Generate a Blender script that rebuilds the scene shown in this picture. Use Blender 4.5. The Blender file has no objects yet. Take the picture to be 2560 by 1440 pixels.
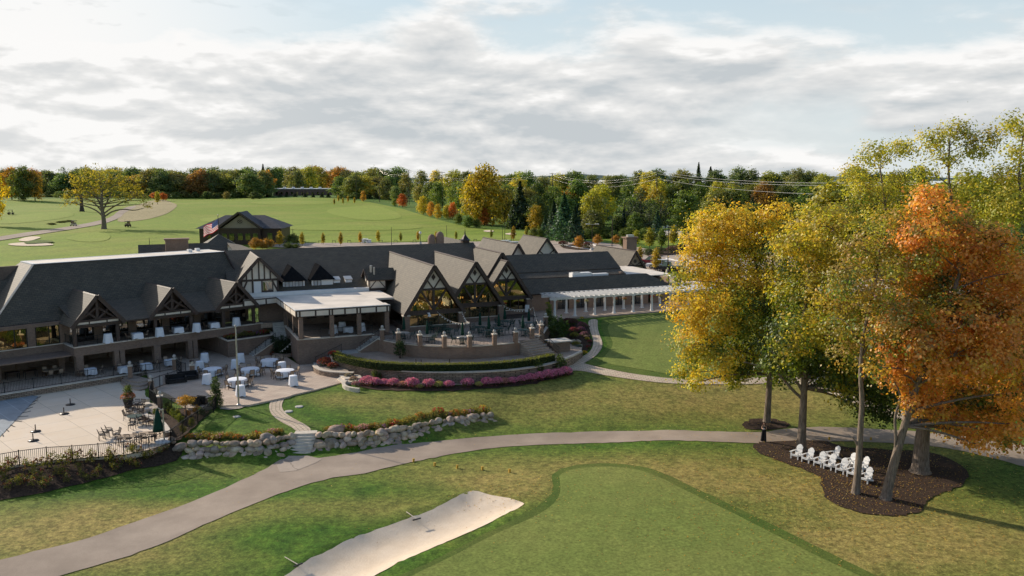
import bpy, bmesh, math, random
import numpy as np
from mathutils import Vector, Matrix
from mathutils.geometry import delaunay_2d_cdt
R = random.Random(7)
NR = np.random.RandomState(11)
scene = bpy.context.scene
COL = scene.collection
rad = math.radians
# ------------------------------------------------------------------ camera model (survey of the site from the photograph)
FPX, HZ, CXP, CYP = 2150.0, 434.6, 1280.0, 720.0
PITCH = math.atan((CYP - HZ) / FPX)
CAMH = 23.0
_cp, _sp = math.cos(PITCH), math.sin(PITCH)
def ray(px, py):
    x = (px - CXP) / FPX; y = -(py - CYP) / FPX
    return (x, _cp + y * _sp, -_sp + y * _cp)
def W(px, py, z=0.0):
    d = ray(px, py); t = (z - CAMH) / d[2]
    return Vector((d[0] * t, d[1] * t, z))
def WY(px, py, Y):
    d = ray(px, py); t = Y / d[1]
    return Vector((d[0] * t, Y, CAMH + d[2] * t))
# ------------------------------------------------------------------ building frames (a along the front, b towards the lawn)
class Frame:
    def __init__(s, o, deg):
        t = rad(deg); s.o = o; s.u = (math.sin(t), math.cos(t)); s.v = (math.cos(t), -math.sin(t)); s.deg = deg
    def __call__(s, p):
        a, b, z = p
        return (s.o[0] + a * s.u[0] + b * s.v[0], s.o[1] + a * s.u[1] + b * s.v[1], z)
    def inv(s, p):
        dx, dy = p[0] - s.o[0], p[1] - s.o[1]
        return (dx * s.u[0] + dy * s.u[1], dx * s.v[0] + dy * s.v[1])
    rot = property(lambda s: rad(90 - s.deg))
FL = Frame((-45.86, 88.69), 45.5)
FC = Frame((-23.6, 94.44), 67.0)
IDENT = lambda p: (p[0], p[1], p[2])
# ------------------------------------------------------------------ objects, parts, tags
def tag(o, label, cat, group=None):
    o['label'] = label; o['category'] = cat
    if group: o['group'] = group
    return o
def thing(name, label, cat, loc=(0, 0, 0), rotz=0.0, group=None):
    o = bpy.data.objects.new(name, None); COL.objects.link(o)
    o.location = loc; o.rotation_euler = (0, 0, rotz); o.empty_display_size = 0.3
    return tag(o, label, cat, group)
def link(name, me, parent=None):
    o = bpy.data.objects.new(name, me); COL.objects.link(o)
    if parent: o.parent = parent
    return o
def offset_of(parent):
    v = Vector((0, 0, 0))
    while parent: v += parent.location; parent = parent.parent
    return v
def copy_tree(o, parent=None):
    c = o.copy(); COL.objects.link(c); c.parent = parent
    for ch in list(o.children): copy_tree(ch, c)
    return c
def face_uv(me):
    """UVs in metres: u along the horizontal of each face, v up its slope."""
    uv = me.uv_layers.new(name='UVMap').data
    vs = me.vertices
    for p in me.polygons:
        n = p.normal
        if abs(n.z) > 0.999: U = Vector((1, 0, 0))
        else: U = Vector((-n.y, n.x, 0)).normalized()
        V = n.cross(U)
        if V.z < 0 and abs(n.z) <= 0.999: V = -V
        for li in p.loop_indices:
            c = vs[me.loops[li].vertex_index].co
            uv[li].uv = (c.dot(U), c.dot(V))
class MB:
    """collects shapes and links them as ONE mesh object"""
    def __init__(s, xf=None): s.v = []; s.f = []; s.k = []; s.xf = xf; s.sm = []; s.calls = []
    def add(s, vs, fs, k=0, smooth=False):
        n = len(s.v); s.v += [tuple(p) for p in vs]; s.calls.append((list(vs), fs, k))
        for f in fs: s.f.append([i + n for i in f]); s.k.append(k); s.sm.append(smooth)
    def box(s, x0, x1, y0, y1, z0, z1, k=0):
        s.add([(x0, y0, z0), (x1, y0, z0), (x1, y1, z0), (x0, y1, z0), (x0, y0, z1), (x1, y0, z1), (x1, y1, z1), (x0, y1, z1)],
              [(3, 2, 1, 0), (4, 5, 6, 7), (0, 1, 5, 4), (1, 2, 6, 5), (2, 3, 7, 6), (3, 0, 4, 7)], k)
    def cbox(s, c, sx, sy, sz, k=0, rz=0.0):
        ca, sa = math.cos(rz), math.sin(rz); vs = []
        for dz in (0, sz):
            for dx, dy in ((-.5, -.5), (.5, -.5), (.5, .5), (-.5, .5)):
                x, y = dx * sx, dy * sy
                vs.append((c[0] + x * ca - y * sa, c[1] + x * sa + y * ca, c[2] + dz))
        s.add(vs, [(3, 2, 1, 0), (4, 5, 6, 7), (0, 1, 5, 4), (1, 2, 6, 5), (2, 3, 7, 6), (3, 0, 4, 7)], k)
    def prism(s, poly, z0, z1, k=0, kt=None):
        n = len(poly)
        s.add([(p[0], p[1], z0) for p in poly] + [(p[0], p[1], z1) for p in poly],
              [(i, (i + 1) % n, n + (i + 1) % n, n + i) for i in range(n)], k)
        s.add([(p[0], p[1], z1) for p in poly], [tuple(range(n))], k if kt is None else kt)
        s.add([(p[0], p[1], z0) for p in poly], [tuple(reversed(range(n)))], k)
    def slab(s, poly, t, k=0, ke=None):
        """planar polygon given a thickness below it"""
        P = [Vector(p) for p in poly]
        n = Vector((0, 0, 0))
        for i in range(len(P)):
            a, b = P[i], P[(i + 1) % len(P)]; n += a.cross(b)
        n.normalize()
        if n.z < 0: n = -n
        Q = [p - n * t for p in P]; m = len(P)
        s.add(P, [tuple(range(m))], k); s.add(Q, [tuple(reversed(range(m)))], k if ke is None else ke)
        s.add(P + Q, [(i, m + i, m + (i + 1) % m, (i + 1) % m) for i in range(m)], k if ke is None else ke)
    def bar(s, p, q, w, h=None, k=0, up=(0, 0, 1)):
        h = h or w; p, q = Vector(p), Vector(q); d = (q - p).normalized()
        x = d.cross(Vector(up))
        if x.length < 1e-4: x = d.cross(Vector((1, 0, 0)))
        x.normalize(); y = x.cross(d).normalized(); vs = []
        for c in (p, q):
            for a, b in ((-.5, -.5), (.5, -.5), (.5, .5), (-.5, .5)): vs.append(c + x * (a * w) + y * (b * h))
        s.add(vs, [(3, 2, 1, 0), (4, 5, 6, 7), (0, 1, 5, 4), (1, 2, 6, 5), (2, 3, 7, 6), (3, 0, 4, 7)], k)
    def tube(s, pts, rs, n=8, k=0, cap=True):
        P = [Vector(p) for p in pts]
        if not hasattr(rs, '__len__'): rs = [rs] * len(P)
        t0 = (P[1] - P[0]).normalized(); x = t0.cross(Vector((0, 0, 1)))
        if x.length < 1e-3: x = Vector((1, 0, 0))
        x.normalize(); vs = []; m = len(P)
        for i in range(m):
            t = (P[min(i + 1, m - 1)] - P[max(i - 1, 0)]).normalized()
            x = (x - t * x.dot(t)).normalized(); y = t.cross(x)
            for j in range(n):
                a = 2 * math.pi * j / n
                vs.append(P[i] + (x * math.cos(a) + y * math.sin(a)) * rs[i])
        fs = [(i * n + j, i * n + (j + 1) % n, (i + 1) * n + (j + 1) % n, (i + 1) * n + j) for i in range(m - 1) for j in range(n)]
        s.add(vs, fs, k, True)
        if cap:
            s.add(vs[:n], [tuple(reversed(range(n)))], k); s.add(vs[-n:], [tuple(range(n))], k)
    def lathe(s, prof, c=(0, 0, 0), n=16, k=0, smooth=True, wob=None):
        vs = []; m = len(prof)
        for i, (r, z) in enumerate(prof):
            for j in range(n):
                a = 2 * math.pi * j / n; rr = r if wob is None else r * wob(i, a)
                vs.append((c[0] + rr * math.cos(a), c[1] + rr * math.sin(a), c[2] + z))
        s.add(vs, [(i * n + j, i * n + (j + 1) % n, (i + 1) * n + (j + 1) % n, (i + 1) * n + j) for i in range(m - 1) for j in range(n)], k, smooth)
        s.add(vs[:n], [tuple(reversed(range(n)))], k); s.add(vs[-n:], [tuple(range(n))], k)
    def ball(s, c, r, n=8, k=0, sz=1.0):
        prof = [(r * math.sin(math.pi * i / n) + 1e-4, -r * sz * math.cos(math.pi * i / n)) for i in range(n + 1)]
        s.lathe(prof, c, n + 2, k)
    def build(s, name, mats, parent=None, uv=True):
        if not isinstance(mats, (list, tuple)): mats = [mats]
        vs = s.v
        if s.xf is not None:
            off = offset_of(parent); vs = [tuple(Vector(s.xf(p)) - off) for p in vs]
            e = [Vector(s.xf(q)) for q in ((0, 0, 0), (1, 0, 0), (0, 1, 0), (0, 0, 1))]
            flip = (e[1] - e[0]).cross(e[2] - e[0]).dot(e[3] - e[0]) < 0
        else: flip = False
        me = bpy.data.meshes.new(name)
        me.from_pydata(vs, [], [f[::-1] for f in s.f] if flip else s.f)
        for m in mats: me.materials.append(m)
        me.polygons.foreach_set('material_index', s.k)
        me.polygons.foreach_set('use_smooth', s.sm)
        me.update()
        if uv: face_uv(me)
        return link(name, me, parent)
# ------------------------------------------------------------------ materials
class N:
    def __init__(s, name):
        s.m = bpy.data.materials.new(name); s.m.use_nodes = True
        s.t = s.m.node_tree; s.b = s.t.nodes['Principled BSDF']; s.out = s.t.nodes['Material Output']
    def new(s, typ, **kw):
        n = s.t.nodes.new(typ)
        for a, v in kw.items():
            if a.startswith('i_'):
                n.inputs[a[2:].replace('_', ' ')].default_value = v
            else: setattr(n, a, v)
        return n
    def l(s, a, b): s.t.links.new(a, b)
    def ramp(s, fac, stops):
        r = s.new('ShaderNodeValToRGB'); e = r.color_ramp.elements
        while len(e) < len(stops): e.new(0.5)
        for i, (p, c) in enumerate(stops):
            e[i].position = p; e[i].color = tuple(c) + (1,) if len(c) == 3 else c
        s.l(fac, r.inputs['Fac']); return r.outputs['Color']
    def noise(s, vec, scale, detail=4, rough=0.55, dist=0.0):
        n = s.new('ShaderNodeTexNoise'); n.inputs['Scale'].default_value = scale; n.inputs['Detail'].default_value = detail
        n.inputs['Roughness'].default_value = rough; n.inputs['Distortion'].default_value = dist
        if vec is not None: s.l(vec, n.inputs['Vector'])
        return n.outputs['Fac']
    def mix(s, fac, a, b, mode='MIX'):
        n = s.new('ShaderNodeMix', data_type='RGBA', blend_type=mode)
        for sock, v in ((0, fac), (6, a), (7, b)):
            if hasattr(v, 'is_output'): s.l(v, n.inputs[sock])
            elif sock == 0: n.inputs[0].default_value = v
            else: n.inputs[sock].default_value = tuple(v) + (1,) if len(v) == 3 else v
        return n.outputs[2]
    def math(s, op, a, b=0.0, clamp=False):
        n = s.new('ShaderNodeMath', operation=op, use_clamp=clamp)
        for i, v in enumerate((a, b)):
            if hasattr(v, 'is_output'): s.l(v, n.inputs[i])
            else: n.inputs[i].default_value = v
        return n.outputs[0]
    def con(s, f, k=2.4): return s.math('ADD', s.math('MULTIPLY', s.math('SUBTRACT', f, 0.5), k), 0.5, True)
    def co(s, which='Object', scale=None, rot=None):
        tc = s.new('ShaderNodeTexCoord').outputs[which]
        if scale is None and rot is None: return tc
        mp = s.new('ShaderNodeMapping')
        if scale: mp.inputs['Scale'].default_value = scale
        if rot: mp.inputs['Rotation'].default_value = rot
        s.l(tc, mp.inputs['Vector']); return mp.outputs['Vector']
    def bump(s, h, strength=0.3, dist=0.05):
        b = s.new('ShaderNodeBump'); b.inputs['Strength'].default_value = strength; b.inputs['Distance'].default_value = dist
        s.l(h, b.inputs['Height']); s.l(b.outputs['Normal'], s.b.inputs['Normal'])
    def done(s, col=None, rough=0.8, spec=None, metal=0.0):
        if col is not None:
            if hasattr(col, 'is_output'): s.l(col, s.b.inputs['Base Color'])
            else: s.b.inputs['Base Color'].default_value = tuple(col) + (1,)
        s.b.inputs['Roughness'].default_value = rough; s.b.inputs['Metallic'].default_value = metal
        if spec is not None: s.b.inputs['Specular IOR Level'].default_value = spec
        return s.m
def mottled(name, c, var=0.25, scale=3.0, rough=0.8, spec=0.3, bump=0.0, metal=0.0, rnd=0.0):
    n = N(name); f = n.noise(n.co(), scale, 5)
    d = [x * (1 - var) for x in c]; e = [min(1, x * (1 + var)) for x in c]
    col = n.ramp(f, [(0.3, d), (0.7, e)])
    if rnd:
        oi = n.new('ShaderNodeObjectInfo').outputs['Random']
        v = n.math('ADD', n.math('MULTIPLY', oi, rnd), 1 - rnd / 2)
        hs = n.new('ShaderNodeHueSaturation'); n.l(v, hs.inputs['Value']); n.l(col, hs.inputs['Color']); col = hs.outputs['Color']
    if bump: n.bump(f, bump, 0.03)
    return n.done(col, rough, spec, metal)
def grass_mat(name, greens, dry, coarse=1.0, stripe=None, bump=0.6, fine=9.0, attr=True):
    n = N(name); P = n.new('ShaderNodeNewGeometry').outputs['Position']
    f1 = n.noise(P, 0.09 * coarse, 3, 0.6); f2 = n.noise(P, 0.6 * coarse, 4, 0.65); f3 = n.noise(P, fine, 3, 0.7)
    col = n.ramp(f2, [(0.25, greens[0]), (0.55, greens[1]), (0.8, greens[2])])
    dm = n.math('MULTIPLY', n.math('SUBTRACT', f1, 0.45), 4.0, True)
    dm = n.math('MULTIPLY', dm, 0.22 if attr else 0.5)
    if attr:
        at = n.new('ShaderNodeAttribute', attribute_name='dry').outputs['Fac']
        k = n.math('ADD', at, n.math('MULTIPLY', n.math('SUBTRACT', f2, 0.5), n.math('MULTIPLY', at, 1.6)))
        dm = n.math('ADD', dm, k, True)
    col = n.mix(dm, col, dry)
    # worn and lush flecks
    col = n.mix(n.math('MULTIPLY', n.math('SUBTRACT', f3, 0.35), 2.4, True), n.mix(0.5, col, (0.005, 0.012, 0.004)), col)
    fk = n.noise(P, fine * 0.28, 3, 0.65)
    col = n.mix(0.65 if attr else 0.3, col, n.mix(n.con(fk, 3.0 if attr else 1.4), (0.2, 0.2, 0.2), (0.8, 0.8, 0.8)), 'OVERLAY')
    col = n.mix(0.4 if attr else 0.22, col, n.mix(n.con(n.noise(P, fine * 0.8, 2, 0.6), 2.6), (0.25, 0.25, 0.2), (0.75, 0.75, 0.75)), 'OVERLAY')
    if stripe:
        mp = n.new('ShaderNodeMapping'); mp.inputs['Rotation'].default_value = (0, 0, stripe[1]); n.l(P, mp.inputs['Vector'])
        w = n.new('ShaderNodeTexWave'); w.inputs['Scale'].default_value = stripe[0]; w.inputs['Distortion'].default_value = 0.8
        w.inputs['Detail'].default_value = 1.0; w.inputs['Detail Scale'].default_value = 0.4
        n.l(mp.outputs['Vector'], w.inputs['Vector'])
        col = n.mix(stripe[2], col, n.mix(w.outputs['Fac'], (0.3, 0.3, 0.3), (0.7, 0.7, 0.7)), 'OVERLAY')
    if bump: n.bump(n.math('ADD', f3, n.noise(P, fine * 3, 2, 0.6)), bump, 0.06)
    return n.done(col, 0.9, 0.15)
def brickish(name, c1, c2, mortar, bw=0.25, bh=0.08, ms=0.01, rough=0.85, bump=0.25, off=0.5, tint=0.3, mor_mix=None):
    n = N(name); uv = n.co('UV'); b = n.new('ShaderNodeTexBrick')
    n.l(uv, b.inputs['Vector']); b.offset = off
    for k, v in (('Color1', c1), ('Color2', c2), ('Mortar', mortar)): b.inputs[k].default_value = tuple(v) + (1,)
    for k, v in (('Scale', 1.0), ('Mortar Size', ms), ('Brick Width', bw), ('Row Height', bh), ('Bias', 0.0)): b.inputs[k].default_value = v
    P = n.co(); f = n.noise(P, 0.7, 5, 0.65)
    col = n.mix(tint, b.outputs['Color'], n.mix(n.con(f, 1.8), (0.15, 0.15, 0.15), (0.85, 0.85, 0.85)), 'OVERLAY')
    f2 = n.noise(P, 14, 3); col = n.mix(0.35, col, n.mix(f2, (0.2, 0.2, 0.2), (0.8, 0.8, 0.8)), 'OVERLAY')
    if bump: n.bump(b.outputs['Fac'], -bump, 0.02)
    return n.done(col, rough, 0.25)
M = {}
M['lawn'] = grass_mat('lawn_grass', [(0.046, 0.136, 0.012), (0.118, 0.238, 0.022), (0.205, 0.30, 0.036)], (0.48, 0.375, 0.115))
M['green'] = grass_mat('putting_green', [(0.245, 0.31, 0.068), (0.275, 0.33, 0.074), (0.30, 0.345, 0.08)], (0.37, 0.36, 0.10), bump=0.08, fine=5.0, attr=False, stripe=(0.16, 0.3, 0.07))
M['collar'] = grass_mat('green_collar', [(0.10, 0.175, 0.028), (0.155, 0.225, 0.038), (0.21, 0.26, 0.05)], (0.28, 0.27, 0.07), bump=0.5, attr=False)
M['fairway'] = grass_mat('fairway_grass', [(0.24, 0.35, 0.030), (0.29, 0.39, 0.036), (0.34, 0.42, 0.045)], (0.46, 0.43, 0.09), coarse=0.35, bump=0.2, fine=2.0, attr=False, stripe=(0.03, 0.5, 0.12))
M['fairpatch'] = grass_mat('fairway_short_grass', [(0.32, 0.42, 0.05), (0.35, 0.44, 0.055), (0.38, 0.455, 0.065)], (0.46, 0.46, 0.1), coarse=0.35, bump=0.1, fine=2.0, attr=False)
M['straw'] = grass_mat('dry_fescue', [(0.42, 0.34, 0.16), (0.55, 0.45, 0.24), (0.66, 0.55, 0.32)], (0.6, 0.5, 0.27), coarse=1.0, bump=0.6, fine=1.5, attr=False)
def sand_mat():
    n = N('bunker_sand'); P = n.new('ShaderNodeNewGeometry').outputs['Position']
    f = n.noise(P, 0.8, 6, 0.7); g = n.noise(P, 9, 4, 0.7)
    col = n.ramp(f, [(0.3, (0.74, 0.59, 0.43)), (0.7, (0.86, 0.71, 0.54))])
    col = n.mix(0.35, col, n.mix(g, (0.25, 0.25, 0.25), (0.75, 0.75, 0.75)), 'OVERLAY')
    n.bump(n.math('ADD', g, f), 0.6, 0.05); return n.done(col, 0.95, 0.1)
M['sand'] = sand_mat()
def asphalt(name, c, crack=True):
    n = N(name); P = n.new('ShaderNodeNewGeometry').outputs['Position']
    f = n.noise(P, 0.35, 5, 0.65); g = n.noise(P, 22, 3, 0.7)
    col = n.ramp(f, [(0.3, [x * 0.84 for x in c]), (0.7, [x * 1.12 for x in c])])
    col = n.mix(0.3, col, n.mix(n.con(g), (0.25, 0.25, 0.25), (0.75, 0.75, 0.75)), 'OVERLAY')
    st = n.noise(P, 0.12, 4, 0.6); col = n.mix(0.5, col, n.mix(n.con(st, 2.0), (0.3, 0.29, 0.28), (0.66, 0.67, 0.68)), 'OVERLAY')
    if crack:
        v = n.new('ShaderNodeTexVoronoi', feature='DISTANCE_TO_EDGE'); v.inputs['Scale'].default_value = 0.14
        mp = n.new('ShaderNodeVectorMath', operation='ADD'); ns = n.new('ShaderNodeTexNoise'); ns.inputs['Scale'].default_value = 0.5; n.l(P, ns.inputs['Vector'])
        sc = n.new('ShaderNodeVectorMath', operation='SCALE'); sc.inputs['Scale'].default_value = 3.0; n.l(ns.outputs['Color'], sc.inputs[0])
        n.l(P, mp.inputs[0]); n.l(sc.outputs[0], mp.inputs[1]); n.l(mp.outputs[0], v.inputs['Vector'])
        m = n.math('LESS_THAN', v.outputs['Distance'], 0.006)
        col = n.mix(n.math('MULTIPLY', m, 0.55), col, [x * 0.45 for x in c])
    n.bump(g, 0.15, 0.01); return n.done(col, 0.9, 0.2)
M['path'] = asphalt('cart_path_asphalt', (0.37, 0.295, 0.23), False)
M['lot'] = asphalt('parking_asphalt', (0.44, 0.36, 0.29))
M['road'] = asphalt('road_concrete', (0.62, 0.56, 0.5), False)
def deck_mat():
    n = N('pool_deck_concrete'); P = n.new('ShaderNodeNewGeometry').outputs['Position']
    mp = n.new('ShaderNodeMapping'); mp.inputs['Rotation'].default_value = (0, 0, -FL.rot); n.l(P, mp.inputs['Vector'])
    b = n.new('ShaderNodeTexBrick'); n.l(mp.outputs['Vector'], b.inputs['Vector']); b.offset = 0.0
    for k, v in (('Color1', (0.80, 0.66, 0.51, 1)), ('Color2', (0.75, 0.62, 0.475, 1)), ('Mortar', (0.44, 0.36, 0.27, 1))): b.inputs[k].default_value = v
    for k, v in (('Scale', 1.0), ('Mortar Size', 0.02), ('Brick Width', 3.0), ('Row Height', 3.0)): b.inputs[k].default_value = v
    f = n.noise(P, 0.5, 6, 0.7); g = n.noise(P, 6, 4, 0.65)
    col = n.mix(0.45, b.outputs['Color'], n.mix(f, (0.25, 0.24, 0.23), (0.75, 0.75, 0.75)), 'OVERLAY')
    col = n.mix(0.2, col, n.mix(g, (0.2, 0.2, 0.2), (0.8, 0.8, 0.8)), 'OVERLAY')
    return n.done(col, 0.85, 0.25)
M['deck'] = deck_mat()
M['paver'] = brickish('patio_pavers', (0.60, 0.475, 0.37), (0.52, 0.41, 0.32), (0.34, 0.27, 0.21), 0.6, 0.3, 0.02, 0.88, 0.1, tint=0.35)
M['paverpath'] = brickish('path_pavers', (0.66, 0.53, 0.39), (0.56, 0.45, 0.33), (0.34, 0.27, 0.19), 0.5, 0.35, 0.03, 0.88, 0.15, tint=0.35)
M['terrace'] = brickish('terrace_pavers', (0.46, 0.355, 0.27), (0.40, 0.305, 0.235), (0.27, 0.21, 0.165), 0.5, 0.25, 0.02, 0.88, 0.1, tint=0.35)
M['brick'] = brickish('brown_brick', (0.265, 0.178, 0.128), (0.195, 0.130, 0.097), (0.22, 0.18, 0.15), 0.22, 0.075, 0.008, 0.9, 0.2)
M['brickred'] = brickish('red_brick', (0.34, 0.215, 0.145), (0.265, 0.165, 0.112), (0.26, 0.205, 0.165), 0.22, 0.075, 0.008, 0.9, 0.2)
M['block'] = brickish('stacked_block', (0.38, 0.28, 0.205), (0.25, 0.185, 0.14), (0.08, 0.06, 0.045), 0.45, 0.16, 0.02, 0.92, 0.5, tint=0.5)
M['shingle'] = brickish('weathered_shingle', (0.128, 0.105, 0.074), (0.092, 0.078, 0.057), (0.054, 0.047, 0.036), 0.45, 0.25, 0.02, 0.72, 0.3, tint=0.28)
M['shingle'].node_tree.nodes['Principled BSDF'].inputs['Specular IOR Level'].default_value = 0.3
M['cap'] = mottled('limestone_cap', (0.64, 0.56, 0.46), 0.15, 2.5, 0.85)
M['concrete'] = mottled('step_concrete', (0.5, 0.47, 0.42), 0.15, 2.5, 0.85)
M['membrane'] = mottled('roof_membrane', (0.80, 0.71, 0.60), 0.14, 0.5, 0.7)
M['whiteedge'] = mottled('white_flashing', (0.78, 0.76, 0.73), 0.06, 1.0, 0.5)
M['timber'] = mottled('dark_brown_timber', (0.080, 0.056, 0.044), 0.2, 5, 0.65)
M['stucco'] = mottled('cream_stucco', (0.76, 0.67, 0.55), 0.07, 1.5, 0.9)
M['white'] = mottled('white_paint', (0.80, 0.79, 0.77), 0.04, 2, 0.5)
M['whitecol'] = mottled('white_column_paint', (0.74, 0.72, 0.69), 0.06, 2, 0.6)
M['black'] = mottled('black_metal', (0.012, 0.012, 0.012), 0.2, 8, 0.45, 0.4)
M['bronze'] = mottled('bronze_metal', (0.045, 0.034, 0.028), 0.25, 6, 0.4, 0.5, metal=0.4)
M['greenmetal'] = mottled('green_metal', (0.012, 0.045, 0.032), 0.2, 8, 0.5, 0.4)
M['greencloth'] = mottled('green_canvas', (0.008, 0.045, 0.028), 0.25, 6, 0.9)
M['cloth'] = mottled('white_cloth', (0.82, 0.84, 0.88), 0.04, 3, 0.9)
M['tan'] = mottled('tan_sling', (0.36, 0.27, 0.19), 0.15, 6, 0.8)
M['brownframe'] = mottled('brown_frame', (0.060, 0.036, 0.026), 0.2, 6, 0.5)
M['mulch'] = mottled('dark_mulch', (0.062, 0.041, 0.029), 0.6, 7, 0.95, 0.1, bump=0.8)
M['gravel'] = mottled('river_gravel', (0.38, 0.32, 0.26), 0.5, 9, 0.9, 0.2, bump=0.9)
M['steel'] = mottled('brushed_aluminium', (0.55, 0.52, 0.47), 0.1, 5, 0.35, 0.5, metal=0.7)
M['cover'] = brickish('pool_cover', (0.30, 0.335, 0.36), (0.28, 0.315, 0.34), (0.45, 0.49, 0.51), 60, 1.5, 0.03, 0.6, 0.2, tint=0.35)
M['rubber'] = mottled('black_rubber', (0.015, 0.015, 0.016), 0.2, 9, 0.8)
def rock_mat():
    n = N('field_boulder'); P = n.co('Object'); f = n.noise(P, 1.6, 6, 0.65); g = n.noise(P, 9, 4, 0.6)
    col = n.ramp(f, [(0.25, (0.22, 0.175, 0.14)), (0.5, (0.42, 0.34, 0.27)), (0.75, (0.58, 0.49, 0.41))])
    col = n.mix(0.3, col, n.mix(g, (0.2, 0.2, 0.2), (0.8, 0.8, 0.8)), 'OVERLAY')
    oi = n.new('ShaderNodeObjectInfo')
    col = n.mix(1.0, col, oi.outputs['Color'], 'MULTIPLY')
    n.bump(n.math('ADD', f, g), 0.6, 0.08); return n.done(col, 0.9, 0.2)
M['rock'] = rock_mat()
def bark_mat(name, c, sc=1.0):
    n = N(name); P = n.co('Object', scale=(6 * sc, 6 * sc, 0.8 * sc)); f = n.noise(P, 2.0, 6, 0.7, 0.4)
    g = n.noise(n.co('Object'), 1.2, 3)
    col = n.ramp(f, [(0.32, [x * 0.4 for x in c]), (0.55, c), (0.75, [x * 1.5 for x in c])])
    col = n.mix(0.5, col, n.mix(g, (0.25, 0.25, 0.22), (0.7, 0.7, 0.72)), 'OVERLAY')
    n.bump(f, 0.9, 0.08); return n.done(col, 0.95, 0.1)
M['bark'] = bark_mat('grey_bark', (0.26, 0.205, 0.16))
M['barkfar'] = mottled('far_bark', (0.075, 0.058, 0.045), 0.3, 2, 0.95)
def leaf_mat(name, trans=0.52, objcol=True, rnd=0.32):
    n = N(name); at = n.new('ShaderNodeAttribute', attribute_name='col').outputs['Color']
    col = at
    g = n.new('ShaderNodeNewGeometry')
    v = n.math('ADD', n.math('MULTIPLY', g.outputs['Random Per Island'], rnd), 1 - rnd * 0.5)
    hs = n.new('ShaderNodeHueSaturation'); n.l(v, hs.inputs['Value']); n.l(col, hs.inputs['Color']); col = hs.outputs['Color']
    if objcol:
        oi = n.new('ShaderNodeObjectInfo'); col = n.mix(1.0, col, oi.outputs['Color'], 'MULTIPLY')
    d = n.new('ShaderNodeBsdfDiffuse'); t = n.new('ShaderNodeBsdfTranslucent'); ms = n.new('ShaderNodeMixShader')
    n.l(col, d.inputs['Color']); n.l(n.mix(1.0, col, (1.25, 1.15, 0.6), 'MULTIPLY'), t.inputs['Color'])
    ms.inputs[0].default_value = trans; n.l(d.outputs[0], ms.inputs[1]); n.l(t.outputs[0], ms.inputs[2])
    gl = n.new('ShaderNodeBsdfGlossy'); gl.inputs['Roughness'].default_value = 0.5; gl.inputs['Color'].default_value = (1, 1, 1, 1)
    m2 = n.new('ShaderNodeMixShader'); m2.inputs[0].default_value = 0.03
    n.l(ms.outputs[0], m2.inputs[1]); n.l(gl.outputs[0], m2.inputs[2])
    n.l(m2.outputs[0], n.out.inputs['Surface']); n.t.nodes.remove(n.b)
    return n.m
M['leaf'] = leaf_mat('tree_leaves')
M['petal'] = leaf_mat('flower_petals', 0.3, True, 0.7)
def glass_mat(name, tint, clear, rough=0.02, refl=0.25, rc=(0.9, 0.9, 0.85, 1)):
    n = N(name); tr = n.new('ShaderNodeBsdfTransparent'); tr.inputs['Color'].default_value = tuple(tint) + (1,)
    df = n.new('ShaderNodeBsdfDiffuse'); df.inputs['Color'].default_value = (0.008, 0.008, 0.007, 1)
    gl = n.new('ShaderNodeBsdfGlossy'); gl.inputs['Roughness'].default_value = rough; gl.inputs['Color'].default_value = rc
    P = n.new('ShaderNodeNewGeometry').outputs['Position']
    bp = n.new('ShaderNodeBump'); bp.inputs['Strength'].default_value = 0.03; bp.inputs['Distance'].default_value = 0.1; n.l(n.noise(P, 0.8, 2), bp.inputs['Height']); n.l(bp.outputs[0], gl.inputs['Normal'])
    a = n.new('ShaderNodeMixShader'); a.inputs[0].default_value = clear; n.l(df.outputs[0], a.inputs[1]); n.l(tr.outputs[0], a.inputs[2])
    b = n.new('ShaderNodeMixShader'); fr = n.new('ShaderNodeFresnel'); fr.inputs['IOR'].default_value = 1.5
    n.l(n.math('ADD', fr.outputs[0], refl, True), b.inputs[0]); n.l(a.outputs[0], b.inputs[1]); n.l(gl.outputs[0], b.inputs[2])
    n.l(b.outputs[0], n.out.inputs['Surface']); n.t.nodes.remove(n.b); return n.m
M['glass'] = glass_mat('dark_window_glass', (0.5, 0.5, 0.45), 0.35, 0.01, 0.16)
M['glassrefl'] = glass_mat('gable_glass', (0.5, 0.44, 0.26), 0.32, 0.01, 0.30, (0.85, 0.74, 0.42, 1))  # golden reflection of lawn and sky put into the gloss tint
M['matteblack'] = mottled('black_seam_roof', (0.016, 0.016, 0.017), 0.3, 4, 0.95, 0.0)
def emit_mat(name, c, s):
    n = N(name); n.b.inputs['Emission Color'].default_value = tuple(c) + (1,); n.b.inputs['Emission Strength'].default_value = s
    return n.done(c, 0.5)
M['bulb'] = emit_mat('warm_bulb', (1.0, 0.55, 0.18), 3.5)
M['curtain'] = mottled('pale_curtained_pane', (.42, .43, .43), .15, 3, .25, .5)
M['whitebulb'] = mottled('frosted_bulb', (0.8, 0.78, 0.7), 0.05, 5, 0.3)
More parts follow.
